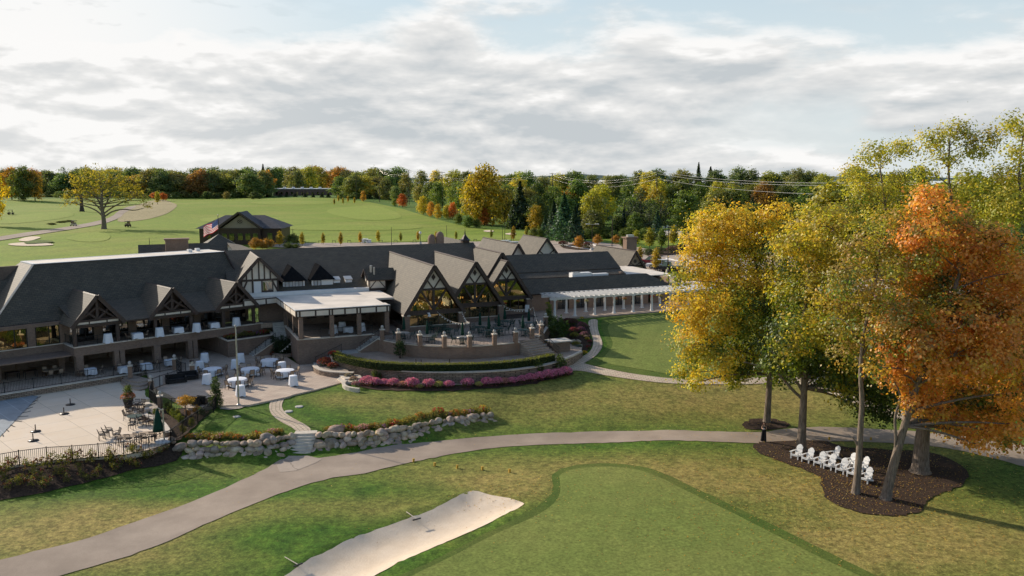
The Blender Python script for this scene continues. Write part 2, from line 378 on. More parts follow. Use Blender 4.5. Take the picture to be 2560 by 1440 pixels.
# ------------------------------------------------------------------ terrain: heights surveyed at points of the photograph
CP = [ # px, py, z
 (0,1440,0),(400,1440,-.1),(800,1440,0),(1280,1440,.1),(1920,1440,0),(2560,1440,-.2),
 (0,1330,.05),(300,1300,.05),(100,1390,0),(400,1260,0),(640,1175,0),(900,1120,0),(1200,1100,0),(1500,1090,0),(1900,1088,0),(2200,1075,0),(2500,1110,0),
 (700,1300,.35),(1000,1230,.25),(1300,1250,.3),(1600,1200,.35),(1900,1250,.15),(1500,1350,.25),
 (0,1253,.1),(82,1238,.1),(198,1212,.1),(297,1185,.1),(396,1166,.1),(445,1152,.1),
 (0,1178,1.05),(43,1169,1.05),(142,1156,1.05),(248,1146,1.05),(314,1141,1.05),(380,1128,1.05),(426,1110,1.1),
 (300,1050,1.05),(0,1050,1.05),(0,970,1.05),(300,980,1.05),(160,1100,1.05),(400,1060,1.1),
 (457,1146,.1),(550,1150,.1),(640,1152,.1),(705,1145,.1),(466,1110,1.15),(550,1108,1.25),(640,1108,1.25),(725,1086,1.25),
 (763,1132,.1),(820,1128,.1),(908,1122,.1),(996,1114,.1),(1083,1092,.1),(1171,1070,.1),(1237,1056,.12),
 (785,1084,1.25),(829,1083,1.25),(872,1090,1.2),(934,1082,1.15),(1004,1071,1.1),(1061,1058,1.05),(1110,1049,1.0),(1171,1044,.9),(1222,1040,.75),
 (745,1141,.05),(765,1083,1.28),(700,1040,1.4),(560,1050,1.45),(860,1030,1.4),(1000,1020,1.3),(1150,1010,1.25),
 (552,1015,1.68),(624,1010,1.68),(684,997,1.68),(735,984,1.68),(789,972,1.68),(857,957,1.7),(550,950,1.66),(700,930,1.66),
 (903,967,1.72),(974,974,1.72),(1040,975,1.72),(1127,975,1.74),(1240,967,1.8),(1340,955,1.88),(1430,930,1.95),(1000,950,1.7),(1200,950,1.75),
 (1300,1000,1.1),(1350,1045,.35),(1450,990,1.15),(1600,1000,1.05),(1800,1000,.95),(1700,1055,.2),(1900,1040,.25),(2000,1000,.9),(2050,1045,.2),(2300,1080,.1),
 (1440,915,1.98),(1500,930,1.92),(1600,948,1.8),(1700,957,1.7),(1850,952,1.7),(2050,958,1.6),(2150,1000,1.2),(2260,1045,.6),(2400,1060,.4),
 (1480,898,2.3),(1500,850,3.2),(1560,800,4.15),(1700,780,4.3),(1700,860,3.15),(1650,920,2.2),(1900,800,4.1),(1900,900,2.6),(2100,880,2.8),(2300,950,1.9),(2560,1000,1.0),
 (1505,792,4.25),(1490,830,3.6),(1503,860,2.9),(1470,890,2.3),(1400,800,4.2),(1400,850,3.2),(1420,880,2.5),
 (1700,690,4.4),(1650,760,4.35),(1850,740,4.4),(2200,760,4.4),(2560,800,4.2),(2560,900,3.0),
 (2139,1233,0),(2300,1177,0),(2560,1250,-.1),(2400,1120,.05),(2560,1080,.2),
]
CW = [(-70,30,0),(0,30,0),(70,30,-.2),(-75,60,0),(75,60,-.2),(-95,75,1.0),(95,85,.3),(-95,110,2.5),(110,110,3.0),
 (-90,140,4.5),(-40,140,4.5),(0,145,4.5),(40,150,4.5),(90,160,4.5),(140,150,4.5),(-130,100,3),(-150,190,5),(0,190,5),(150,190,4.8),(-250,120,5),(250,120,4),(-250,20,0),(250,20,0),(-250,320,5),(250,320,5)]
for a, b, z in [(5,-6,1.4),(15,-6,1.4),(5,-14,1.5),(18,-14,1.5),(0,-24,3.5),(20,-26,3.5)]:
    p = FL((a, b, z)); CW.append(p)
for a, b, z in [(2,-6,1.4),(9,-6,2),(16,-6,3),(24,-8,3.2),(30,-8,3.6),(12,-18,3),(28,-18,3.5),(14,3,2.4),(20,4,2.5),(12,11,2.0),(18,12,2.1),(8,9,1.9),(40,-8,4.1),(52,-8,4.2),(40,-2,4.2),(33,-2,4.0),(52,-22,4.3),(29,2,3.0),(25,13,2.2)]:
    CW.append(FC((a, b, z)))
pts = [tuple(W(*c)) for c in CP] + [tuple(c) for c in CW]
seen = []
for p in pts:
    if all((p[0] - q[0]) ** 2 + (p[1] - q[1]) ** 2 > 0.3 for q in seen): seen.append(p)
P3 = np.array(seen)
_cd = delaunay_2d_cdt([Vector((p[0], p[1])) for p in seen], [], [], 0, 1e-5)
def graded(lo, c0, c1, hi, step, grow):
    xs = list(np.arange(c0, c1 + 1e-6, step)); d = step
    x = c1
    while x < hi: d = min(d * grow, 60); x += d; xs.append(x)
    x = c0; d = step
    while x > lo: d = min(d * grow, 60); x -= d; xs.insert(0, x)
    return np.array(xs)
GX = graded(-1500, -60, 60, 1500, 0.75, 1.13)
GY = graded(8, 40, 126, 2600, 0.75, 1.10)
XX, YY = np.meshgrid(GX, GY)
ZZ = np.full(XX.shape, np.nan)
for t in _cd[2]:
    a, b, c = [_cd[0][i] for i in t]; za, zb, zc = [P3[_cd[3][i][0]][2] for i in t]
    i0, i1 = np.searchsorted(GX, [min(a.x, b.x, c.x), max(a.x, b.x, c.x)]); j0, j1 = np.searchsorted(GY, [min(a.y, b.y, c.y), max(a.y, b.y, c.y)])
    i1 += 1; j1 += 1
    x = XX[j0:j1, i0:i1]; y = YY[j0:j1, i0:i1]
    den = (b.y - c.y) * (a.x - c.x) + (c.x - b.x) * (a.y - c.y)
    if abs(den) < 1e-9: continue
    u = ((b.y - c.y) * (x - c.x) + (c.x - b.x) * (y - c.y)) / den; v = ((c.y - a.y) * (x - c.x) + (a.x - c.x) * (y - c.y)) / den; w = 1 - u - v
    m = (u >= -1e-6) & (v >= -1e-6) & (w >= -1e-6)
    z = u * za + v * zb + w * zc; sub = ZZ[j0:j1, i0:i1]; sub[m] = z[m]
ZZ = np.where(np.isnan(ZZ), np.clip((YY - 30) / 32.0, 0, 5), ZZ)
def blur(A, n):
    for _ in range(n):
        B = np.pad(A, 1, mode='edge')
        A = (B[:-2, 1:-1] + B[2:, 1:-1] + B[1:-1, :-2] + B[1:-1, 2:] + 4 * B[1:-1, 1:-1]) / 8
    return A
ZZ = blur(ZZ, 4)
far = np.clip((YY - 190) / 120, 0, 1)
ZZ = ZZ + far * (0.7 * np.sin(XX / 47 + YY / 63) + 0.6 * np.sin(XX / 29 - YY / 81 + 1.3)) + np.clip((YY - 720) / 900, 0, 1) * -14
near = np.clip((80 - YY) / 10, 0, 1) * np.clip((70 - np.abs(XX)) / 20, 0, 1)
ZZ = ZZ + near * 0.05 * np.sin(XX / 3.1 + YY / 4.7)
def inside(poly, x, y):
    r = np.zeros(np.shape(x), bool); n = len(poly)
    for i in range(n):
        x0, y0 = poly[i][:2]; x1, y1 = poly[(i + 1) % n][:2]
        if y0 == y1: continue
        c = ((y0 > y) != (y1 > y)) & (x < (x1 - x0) * (y - y0) / (y1 - y0) + x0); r ^= c
    return r
def edge_dist(poly, x, y):
    d = np.full(np.shape(x), 1e9); n = len(poly)
    for i in range(n):
        ax, ay = poly[i][:2]; bx, by = poly[(i + 1) % n][:2]
        L = (bx - ax) ** 2 + (by - ay) ** 2 + 1e-12
        t = np.clip(((x - ax) * (bx - ax) + (y - ay) * (by - ay)) / L, 0, 1)
        d = np.minimum(d, np.hypot(x - ax - t * (bx - ax), y - ay - t * (by - ay)))
    return d
def smooth_poly(pts, n=2):
    for _ in range(n):
        q = []
        for i in range(len(pts)):
            a, b = Vector(pts[i]), Vector(pts[(i + 1) % len(pts)]); q += [a * .75 + b * .25, a * .25 + b * .75]
        pts = q
    return pts
def smooth_line(pts, n=2):
    pts = [Vector(p) for p in pts]
    for _ in range(n):
        q = [pts[0]]
        for a, b in zip(pts, pts[1:]): q += [a * .75 + b * .25, a * .25 + b * .75]
        pts = q + [pts[-1]]
    return pts
bunker = smooth_poly([W(*p, 0)[:2] for p in [(640,1500),(690,1452),(770,1405),(900,1345),(1055,1293),(1120,1262),(1160,1244),(1178,1238),(1200,1240),(1262,1254),(1304,1266),(1312,1272),(1290,1284),(1270,1292),(1200,1325),(1090,1372),(1000,1412),(930,1445),(850,1500)]], 1)
bd = np.where(inside(bunker, XX, YY), edge_dist(bunker, XX, YY), 0)
ob = np.where(inside(bunker, XX, YY), 0, np.clip(1 - edge_dist(bunker, XX, YY) / 2.2, 0, 1))
ZZ = ZZ - 0.40 * np.clip(bd / 1.5, 0, 1) ** .8 + 0.10 * ob
def h(x, y):
    i = min(max(np.searchsorted(GX, x) - 1, 0), len(GX) - 2); j = min(max(np.searchsorted(GY, y) - 1, 0), len(GY) - 2)
    fx = (x - GX[i]) / (GX[i + 1] - GX[i]); fy = (y - GY[j]) / (GY[j + 1] - GY[j])
    fx = min(max(fx, 0), 1); fy = min(max(fy, 0), 1)
    return float((ZZ[j, i] * (1 - fx) + ZZ[j, i + 1] * fx) * (1 - fy) + (ZZ[j + 1, i] * (1 - fx) + ZZ[j + 1, i + 1] * fx) * fy)
def G(px, py, dz=0.0):
    """the point of the ground seen at a pixel of the photograph"""
    z = 1.0
    for _ in range(25):
        p = W(px, py, z); z = 0.5 * z + 0.5 * h(p.x, p.y)
    return Vector((p.x, p.y, h(p.x, p.y) + dz))
def on(x, y, dz=0.0): return Vector((x, y, h(x, y) + dz))
# ground sheet
ny, nx = XX.shape
me = bpy.data.meshes.new('ground')
co = np.stack([XX, YY, ZZ], -1).reshape(-1, 3).astype(np.float32)
idx = np.arange(ny * nx).reshape(ny, nx)
q = np.stack([idx[:-1, :-1], idx[:-1, 1:], idx[1:, 1:], idx[1:, :-1]], -1).reshape(-1, 4)
me.vertices.add(len(co)); me.vertices.foreach_set('co', co.ravel())
me.loops.add(q.size); me.loops.foreach_set('vertex_index', q.ravel().astype(np.int32))
me.polygons.add(len(q)); me.polygons.foreach_set('loop_start', np.arange(0, q.size, 4, dtype=np.int32)); me.polygons.foreach_set('loop_total', np.full(len(q), 4, np.int32))
me.polygons.foreach_set('use_smooth', np.ones(len(q), bool)); me.update()
dry = np.zeros(XX.shape)
for (px, py, rx, ry, s) in [(1850,1190,14,6,.75),(2050,1340,12,5,.8),(1500,1170,12,5,.35),(1650,1010,14,7,.6),(1900,1010,10,6,.75),(2400,1330,14,8,.5),(300,1290,8,4,.75),(150,1350,10,5,.8),(560,1180,6,3,.3),
                            (1270,1225,3,2.5,.8),(900,1260,9,3,.5),(1000,1040,10,4,.45),(1330,1020,8,5,.4),(1150,1165,9,2.5,.4),(850,1030,4,2.5,.5),(2300,1100,12,5,.4),(1120,1200,8,2,.5),(500,1380,8,2,.35)]:
    c = W(px, py, .3); dry += s * np.exp(-((XX - c.x) / rx) ** 2 - ((YY - c.y) / ry) ** 2)
for (px, py, rx, ry, s) in [(800,1215,8,2.5,-.6),(1330,1110,14,2,-.2),(700,1350,8,3,-.4),(1750,1290,8,3,-.5),(1500,1380,10,3,-.5),(280,1215,8,2,-.5),(650,1060,6,4,-.5),(1000,985,14,2.5,-.4)]:
    c = W(px, py, .3); dry += s * np.exp(-((XX - c.x) / rx) ** 2 - ((YY - c.y) / ry) ** 2)
at = me.attributes.new('dry', 'FLOAT', 'POINT'); at.data.foreach_set('value', np.clip(dry * .88, 0, .88).ravel().astype(np.float32))
me.materials.append(M['lawn'])
ground = link('ground', me); ground['kind'] = 'structure'
def drape(name, poly, mat, dz=0.03, step=0.8, zf=None, kind='structure', rough=None):
    if rough is None: rough = {'dark_mulch': .09, 'cart_path_asphalt': .045, 'green_collar': .05, 'bunker_sand': .02}.get(mat.name, 0) if step < 2 else 0
    poly = [Vector(p[:2]) for p in poly]; n = len(poly)
    P = []
    for i in range(n):
        a, b = poly[i], poly[(i + 1) % n]; k = max(1, int((b - a).length / step))
        P += [a + (b - a) * (j / k) for j in range(k)]
    if rough:
        for i in range(len(P)): P[i] = P[i] + Vector((R.gauss(0, rough), R.gauss(0, rough)))
    nb = len(P); xs = [p.x for p in P]; ys = [p.y for p in P]
    gx, gy = np.meshgrid(np.arange(min(xs), max(xs), step), np.arange(min(ys), max(ys), step))
    gx = gx.ravel(); gy = gy.ravel()
    m = inside(P, gx, gy)
    if m.any():
        m[m] = edge_dist(P, gx[m], gy[m]) > step * .45
    V = P + [Vector((a, b)) for a, b in zip(gx[m], gy[m])]
    r = delaunay_2d_cdt(V, [], [list(range(nb))], 1, 1e-5)
    me = bpy.data.meshes.new(name)
    me.from_pydata([(v.x, v.y, (zf(v.x, v.y) if zf else h(v.x, v.y)) + dz) for v in r[0]], [], r[2])
    me.polygons.foreach_set('use_smooth', [True] * len(me.polygons)); me.update()
    uv = me.uv_layers.new(name='UVMap').data
    for l in me.loops: c = me.vertices[l.vertex_index].co; uv[l.index].uv = (c.x, c.y)
    me.materials.append(mat)
    o = link(name, me)
    if kind: o['kind'] = kind
    return o
def strip_uv(o, line):
    """UVs that follow a path line"""
    L = [Vector(p[:2]) for p in line]; acc = [0]
    for a, b in zip(L, L[1:]): acc.append(acc[-1] + (b - a).length)
    me = o.data; uv = me.uv_layers[0].data; cache = {}
    for l in me.loops:
        vi = l.vertex_index
        if vi not in cache:
            p = Vector(me.vertices[vi].co[:2]); best = None
            for i, (a, b) in enumerate(zip(L, L[1:])):
                d = b - a; t = min(1, max(0, (p - a).dot(d) / max(1e-9, d.length_squared))); q = a + d * t; r = (p - q).length
                if best is None or r < best[0]: best = (r, acc[i] + t * d.length, (p - q).cross(d.normalized()) if hasattr(d, 'cross') else 0)
            cache[vi] = (best[1], best[2])
        uv[l.index].uv = (cache[vi][0], cache[vi][1])
# cart path
top = [(-60,1415),(0,1402),(100,1378),(200,1355),(352,1302),(500,1248),(600,1205),(655,1180),(690,1158),(722,1148),(770,1146),(800,1150),(900,1132),(1055,1110),(1240,1091),(1400,1082),(1580,1081),(1760,1082),(1905,1082),(1960,1073),(2060,1068),(2180,1074),(2330,1085),(2420,1095),(2600,1120)]
bot = [(2640,1190),(2560,1168),(2460,1140),(2330,1116),(2200,1106),(2100,1102),(1990,1106),(1900,1110),(1670,1108),(1440,1108),(1240,1121),(1125,1139),(985,1168),(900,1192),(822,1200),(703,1240),(527,1310),(352,1380),(150,1440),(60,1470),(-100,1500)]
drape('cart_path', smooth_poly([W(*p, .02)[:2] for p in top + bot], 2), M['path'], 0.035, .6)
drape('path_spur', [W(a, b, .05)[:2] for a, b in ((692,1166),(722,1146),(770,1143),(806,1150),(790,1160),(740,1180),(700,1184))], M['lot'], .05, .6)
drape('bunker', bunker, M['sand'], 0.05, 0.4)
# putting green in front with its darker collar
gpx = [(930,1500),(1020,1440),(1125,1392),(1231,1336),(1336,1295),(1380,1270),(1402,1240),(1400,1205),(1396,1192),(1424,1176),(1494,1167),(1565,1169),(1635,1188),(1723,1232),(1846,1285),(2022,1372),(2180,1440),(2330,1510)]
cpx = [(880,1500),(990,1440),(1105,1390),(1215,1330),(1322,1284),(1362,1258),(1380,1236),(1382,1205),(1378,1188),(1415,1167),(1494,1157),(1570,1159),(1648,1178),(1740,1222),(1868,1276),(2055,1362),(2220,1440),(2370,1510)]
drape('green_collar', smooth_poly([W(*p, .25)[:2] for p in cpx], 2), M['collar'], 0.045, 0.9)
drape('putting_green', smooth_poly([W(*p, .25)[:2] for p in gpx], 2), M['green'], 0.07, 0.9)
# practice green by the pergola
pc = [(1500,795),(1560,782),(1640,778),(1760,775),(1900,790),(2050,840),(2060,930),(1950,942),(1760,952),(1690,950),(1600,938),(1500,918),(1462,908),(1495,890),(1520,868),(1508,838)]
pg = [(1516,812),(1560,795),(1640,788),(1760,786),(1880,800),(1990,850),(1980,915),(1900,928),(1760,942),(1690,940),(1600,924),(1530,912),(1500,905),(1520,882),(1535,862),(1524,840)]
drape('practice_collar', smooth_poly([G(*p)[:2] for p in pc], 2), M['collar'], 0.03, 1.0)
drape('practice_green', smooth_poly([G(*p)[:2] for p in pg], 2), M['green'], 0.055, 1.0)
# paver walk: from the terrace along the practice green, and up to the pergola
wl = [(1395,914),(1440,903),(1500,920),(1600,939),(1700,950),(1850,946),(2000,942),(2060,950),(2110,975),(2200,1010),(2290,1040)]
wr = [(2260,1056),(2170,1026),(2090,992),(2030,968),(1980,957),(1850,962),(1700,962),(1600,953),(1500,937),(1440,925),(1400,932)]
o = drape('paver_walk', smooth_poly([G(*p)[:2] for p in wl + wr], 2), M['paverpath'], 0.05, 0.8)
ul = [(1470,800),(1472,820),(1480,840),(1484,860),(1476,880),(1450,896),(1410,908)]
ur = [(1440,918),(1468,905),(1495,887),(1509,862),(1498,838),(1493,815),(1495,798)]
o = drape('paver_path', smooth_poly([G(*p)[:2] for p in ul + ur], 2), M['paverpath'], 0.06, 0.6); strip_uv(o, [G(*p) for p in [(1482,798),(1484,820),(1490,845),(1490,865),(1478,888),(1440,908)]])
# garden path from the patio down to the boulder steps
gl = [(743,1082),(728,1068),(701,1055),(681,1040),(674,1027),(672,1014),(681,996),(690,984)]
gr = [(740,975),(727,985),(712,996),(705,1009),(705,1022),(716,1036),(741,1051),(767,1064),(782,1080)]
o = drape('garden_path', smooth_poly([G(*p)[:2] for p in gl + gr], 2), M['paverpath'], 0.04, 0.5); strip_uv(o, [G(*p) for p in [(763,1080),(742,1060),(705,1042),(689,1026),(690,1008),(705,988),(720,975)]])
# mulch beds
bed = [(-60,1265),(0,1253),(82,1238),(198,1212),(297,1185),(396,1166),(440,1152),(462,1135),(462,1112),(432,1106),(380,1130),(314,1142),(248,1147),(142,1157),(43,1170),(0,1178),(-60,1188)]
drape('planting_bed', [G(*p)[:2] for p in bed], M['mulch'], 0.05, 0.8)
ring = [(1886,1110),(1905,1106),(1990,1100),(2060,1100),(2110,1118),(2200,1122),(2330,1130),(2420,1170),(2420,1205),(2370,1225),(2312,1250),(2310,1275),(2270,1288),(2200,1290),(2130,1278),(2070,1258),(2050,1225),(2060,1200),(2010,1175),(1930,1150),(1880,1128)]
drape('tree_mulch', smooth_poly([W(*p, .02)[:2] for p in ring], 2), M['mulch'], 0.05, 0.8)
ring2 = [(1850,1064),(1870,1050),(1920,1045),(1970,1056),(1975,1068),(1930,1076),(1870,1076)]
drape('tree_mulch_ring', smooth_poly([G(*p)[:2] for p in ring2], 2), M['mulch'], 0.05, 0.7)
# pool: deck, water cover; lower patio
deckp = [(-260,1010),(-260,1235),(0,1172),(43,1163),(142,1151),(248,1141),(314,1136),(380,1124),(424,1106),(432,1085),(420,1060),(398,1035),(372,1005),(362,985),(366,968)]
dk = [W(*p, 1.2) for p in deckp]
dk = [Vector(p[:2]) for p in dk] + [Vector(FL((7.0, 2.2, 0))[:2]), Vector(FL((-14, 2.2, 0))[:2])]
pool = [W(*p, 1.2)[:2] for p in [(-40,983),(40,981),(96,992),(0,1092),(-60,1150),(-160,1150)]]
mb = MB(IDENT); mb.prism(dk, 0.75, 1.2); o = mb.build('pool_deck', M['deck']); o['kind'] = 'structure'
patp = [(548,1014),(500,1022),(470,1020),(445,1000),(420,985),(395,975),(380,962)]
pt = [Vector(W(*p, 1.8)[:2]) for p in patp] + [Vector(FL(q)[:2]) for q in [(6.2, 2.6, 0), (-14, 2.6, 0), (-14, -9.4, 0), (16.2, -9.4, 0), (21, -2, 0)]] + [Vector(FC(q)[:2]) for q in [(-1.5, -9, 0), (-.3, -.3, 0), (4.6, -.2, 0), (4.7, 2.5, 0)]] + \
     [Vector(W(*p, 1.8)[:2]) for p in [(858,955),(830,963),(789,974),(735,986),(719,992),(684,999),(624,1012)]]
mb = MB(IDENT); mb.prism(pt, 1.0, 1.8); o = mb.build('lower_patio', M['paver']); o['kind'] = 'structure'
# the covered pool itself
t = thing('swimming_pool', 'pool under a taut grey winter cover on the pale concrete deck', 'pool', W(0, 1060, 1.2))
mb = MB(IDENT); P2 = [(p[0], p[1]) for p in pool]
mb.add([(p[0], p[1], 1.235) for p in P2], [tuple(range(len(P2)))]); o = mb.build('cover', M['cover'], t)
for k, l in enumerate(o.data.loops):
    c = o.data.vertices[l.vertex_index].co; o.data.uv_layers[0].data[k].uv = FL.inv((c.x, c.y))[::-1]
cx = sum(p[0] for p in P2) / len(P2); cy = sum(p[1] for p in P2) / len(P2)
for i in range(len(P2)):
    a, b = Vector(P2[i]), Vector(P2[(i + 1) % len(P2)])
    k = max(1, int((b - a).length / 1.3))
    for j in range(k):
        p = a + (b - a) * ((j + .5) / k); d = (p - Vector((cx, cy))).normalized()
        if p.x < -58: continue
        m2 = MB(IDENT); m2.bar((p.x - d.x * .1, p.y - d.y * .1, 1.25), (p.x + d.x * .75, p.y + d.y * .75, 1.225), .07, .02); m2.build('strap', M['black'], t)
# ------------------------------------------------------------------ the clubhouse: left wing (frame FL) and central block (frame FC)
club = thing('clubhouse', 'long brown brick clubhouse with dark shingle roofs, tan gables and half timbered dormers', 'building', FC((0, 0, 1.8)))
def cpart(name, xf, fill, mats, parent=None):
    mb = MB(xf); fill(mb)
    if name == 'wall' and len(mb.calls) > 1:
        for vs, fs, k in mb.calls: m2 = MB(xf); m2.add(vs, fs, k); o = m2.build(name, mats, parent or club)
        return o
    return mb.build(name, mats, parent or club)
def poly_part(name, xf, polys, t, mats, parent=None, ke=None):
    return cpart(name, xf, lambda mb: [mb.slab(p, t, 0, ke) for p in polys], mats, parent)
SH = [M['shingle'], M['timber']]
# ---- left wing
def left_walls(mb):
    mb.box(-14, -.1, -3.8, -3.5, 3.9, 4.9); mb.box(-14, -.1, -3.8, -3.5, 6.95, 7.35)
    for a0, a1 in ((-14, -6.2), (-3.5, -2.75), (-.35, -.1)): mb.box(a0, a1, -3.8, -3.497, 4.9, 6.95)
    mb.box(-.1, .2, -3.8, -.0, 3.95, 4.85)                         # balcony return
    mb.box(-14, 16.3, -8.6, -8.3, 1.8, 3.95)                       # back of the lower gallery
    mb.box(16.1, 16.4, -8.3, -.75, 1.8, 3.95)
    mb.box(-14, 21.4, -14.2, -13.9, 1.0, 12.6)                     # rear wall
    mb.box(21.2, 21.45, -13.9, -3.4, 4.9, 8.0)
    mb.add([(21.45, -3.9, 7.2), (21.45, -9.9, 12.8), (21.45, -14.4, 12.8), (21.45, -14.4, 4), (21.45, -3.9, 4)], [(0, 1, 2, 3, 4)])
cpart('wall', FL, left_walls, M['brick'])
cpart('balcony', FL, lambda mb: (mb.box(.2, 16.4, -.35, -.003, 3.95, 4.85), mb.box(16.4, 21.5, -.35, -.003, 3.2, 4.85), mb.box(-14, 16.1, -8.3, -.35, 3.97, 4.1), mb.box(.2, 21.5, -3.6, -.35, 4.6, 4.8, 1), mb.box(-14, -.1, -8.3, -3.8, 4.6, 4.8, 1)), [M['brick'], M['terrace']])
cpart('balcony_cap', FL, lambda mb: (mb.box(-.15, 21.5, -.4, .1, 4.85, 4.97), mb.box(-.15, .25, -3.5, -.4, 4.85, 4.97), mb.box(-14, -.15, -3.5, -3.38, 4.86, 4.95)), M['cap'])
for a in (.38, 4.15, 4.75, 8.55, 12.35, 12.95):
    w = .72 if a in (.38, 8.55) else .5
    cpart('column', FL, lambda mb: mb.box(a - w / 2, a + w / 2, -.70, .02, 1.8, 3.95), M['brick'])
for a in (-6.5, -.35): cpart('column', FL, lambda mb: mb.box(a - .3, a + .3, -4.1, -3.49, 1.8, 3.9), M['brick'])
for a in (-3.1, 2.4, 6.5, 10.4, 14.4): cpart('column', FL, lambda mb: mb.box(a - .5, a + .5, -8.3, -7.7, 1.8, 3.95), M['brick'])
for a in (0.05, 4.4, 8.5, 12.6, 16.5, 20.4): cpart('post', FL, lambda mb: mb.box(a - .17, a + .17, -.3, .04, 4.97, 6.95), M['timber'])
cpart('eave_beam', FL, lambda mb: (mb.box(-.1, 21.4, -.3, .03, 6.95, 7.2), mb.box(-.1, 21.4, -3.5, -.3, 7.1, 7.16), mb.box(-.12, .18, -3.5, -.3, 6.95, 7.1)), M['timber'])
# balcony storefront behind
cpart('wall', FL, lambda mb: [mb.box(a - .45, a + .45, -3.9, -3.55, 4.85, 7.1) for a in (.2, 3.6, 7.3, 11.1, 14.9, 18.6)], M['brick'])
for a0, a1 in ((.65, 3.15), (4.05, 6.85), (7.75, 10.65), (11.55, 14.45), (15.35, 18.15), (19.05, 21.2)):
    g = cpart('window', FL, lambda mb: mb.box(a0, a1, -3.78, -3.72, 4.95, 7.0), M['glass'])
    cpart('frame', FL, lambda mb: ([mb.box(x - .04, x + .04, -3.83, -3.66, 4.85, 7.1) for x in (a0, (a0 * 2 + a1) / 3, (a0 + 2 * a1) / 3, a1)], mb.box(a0, a1, -3.82, -3.67, 6.55, 6.62)), M['black'], g)
for a0, a1 in ((-6.2, -3.5), (-2.75, -.35)):
    g = cpart('window', FL, lambda mb: mb.box(a0, a1, -3.64, -3.6, 4.95, 6.95), M['glassrefl'])
    cpart('frame', FL, lambda mb: [mb.box(x - .05, x + .05, -3.68, -3.55, 4.95, 6.95) for x in (a0 + .05, (a0 + a1) / 2 + .15, a1 - .05)], M['black'], g)
cpart('floor', FL, lambda mb: mb.box(-14, 21, -13.9, -3.9, 4.81, 4.9), M['timber'])
# roofs of the left wing
pe, pr, pb = -3.9, -9.9, -14.4
poly_part('roof', FL, [[(-6.75, pe, 7.4), (21.75, pe, 7.4), (21.75, pr, 13), (-.7, pr, 13)], [(-6.75, pe, 7.4), (-.7, pr, 13), (-.7, pb, 13), (-6.75, -20.4, 7.4)],
                       [(-.7, pb, 13), (21.75, pb, 13), (21.75, -20.4, 7.4), (-6.75, -20.4, 7.4)]], .22, SH, ke=1)
poly_part('roof', FL, [[(.2, -5.33, 8.77), (21.72, -5.33, 8.77), (21.72, .35, 7.22), (.2, .35, 7.22)]], .16, SH, ke=1)
cpart('flat_roof', FL, lambda mb: (mb.box(-.75, 21.78, pb + .25, pr - .35, 12.9, 13.03), mb.box(-.78, 21.8, pr - .35, pr + .04, 12.86, 13.06, 1), mb.box(-.8, -.35, pb + .25, pr - .35, 12.88, 13.06, 1), mb.box(-.78, 21.8, pb - .02, pb + .25, 12.86, 13.06, 1)), [M['membrane'], M['whiteedge']])
for a, b in ((18.2, -12.2), (19.6, -13.0)): cpart('roof_vent', FL, lambda mb: mb.box(a - .25, a + .25, b - .25, b + .25, 13.03, 13.4), M['whiteedge'])
cpart('verge_trim', FL, lambda mb: (mb.bar((21.80, pe, 7.45), (21.80, pr + .1, 13.05), .12, .4), mb.box(-.75, 21.8, pr + .03, pr + .12, 12.75, 13.0)), M['timber'])
cpart('hip_trim', FL, lambda mb: mb.bar((-6.75, pe, 7.42), (-.7, pr, 13.02), .22, .06), M['cap'])
poly_part('roof', FL, [[(-2.6, -12.3, 11.25), (-22, -12.3, 11.25), (-22, -7.6, 7.3), (-6.9, -7.6, 7.3)]], .2, SH, ke=1)
def truss_dormer(ac, zp=10.3):
    hw, zf, bf = 2.72, 7.12, .5
    d = cpart('dormer', FL, lambda mb: (mb.slab([(ac - hw, bf, zf), (ac, bf, zp), (ac, -7.1, zp), (ac - hw, -4.6, zf)], .18, 0, 1), mb.slab([(ac + hw, bf, zf), (ac, bf, zp), (ac, -7.1, zp), (ac + hw, -4.6, zf)], .18, 0, 1)), SH)
    def fr(mb):
        for s in (-1, 1):
            mb.bar((ac + s * (hw + .02), bf + .03, zf - .1), (ac, bf + .03, zp - .08), .10, .42)
            mb.bar((ac + s * 1.75, .12, 7.72), (ac + s * .12, .12, 8.9), .16, .2)
            mb.bar((ac + s * .1, .1, 7.75), (ac + s * 1.25, .1, 8.75), .16, .2)
        mb.box(ac - .14, ac + .14, .02, .2, 7.5, 9.9); mb.box(ac - 2.3, ac + 2.3, .0, .2, 7.5, 7.72); mb.box(ac - 2.55, ac + 2.55, -.02, .18, 6.9, 7.16)
        for x in (-2.25, -.85, .95, 2.2): mb.box(ac + x - .06, ac + x + .06, .0, .185, 7.14, 7.52)
    cpart('timber_frame', FL, fr, M['timber'], d)
    cpart('cream_panel', FL, lambda mb: mb.box(ac - 2.2, ac + 2.2, .0, .15, 7.16, 7.5), M['stucco'], d)
    cpart('dark_infill', FL, lambda mb: mb.add([(ac - 2.3, -.5, 7.2), (ac + 2.3, -.5, 7.2), (ac, -.5, 10.0)], [(0, 1, 2)]), M['brownframe'], d)
for ac in (2.35, 10.4, 18.1): truss_dormer(ac)
# ---- central block: main roof
poly_part('roof', FC, [[(-6.3, -12.4, 8.1), (29, -12.4, 8.1), (29, -22.5, 13), (-6.3, -22.5, 13)], [(-6.3, -22.5, 13), (29, -22.5, 13), (29, -33, 8.0), (-6.3, -33, 8.0)]], .22, SH, ke=1)
cpart('wall', FC, lambda mb: (mb.box(-3.0, 12, -12.9, -12.5, 1.8, 8.0), mb.box(-3, 50, -45, -44.5, 3, 8.4), mb.box(-16, -15.5, -45, -26, 3, 8.4), mb.box(-16, -3, -45, -44.6, 3, 8.4), mb.box(49, 49.4, -44, -14, 4, 8.6), mb.box(28.6, 29, -33, -12, 4.5, 12)), M['brick'])
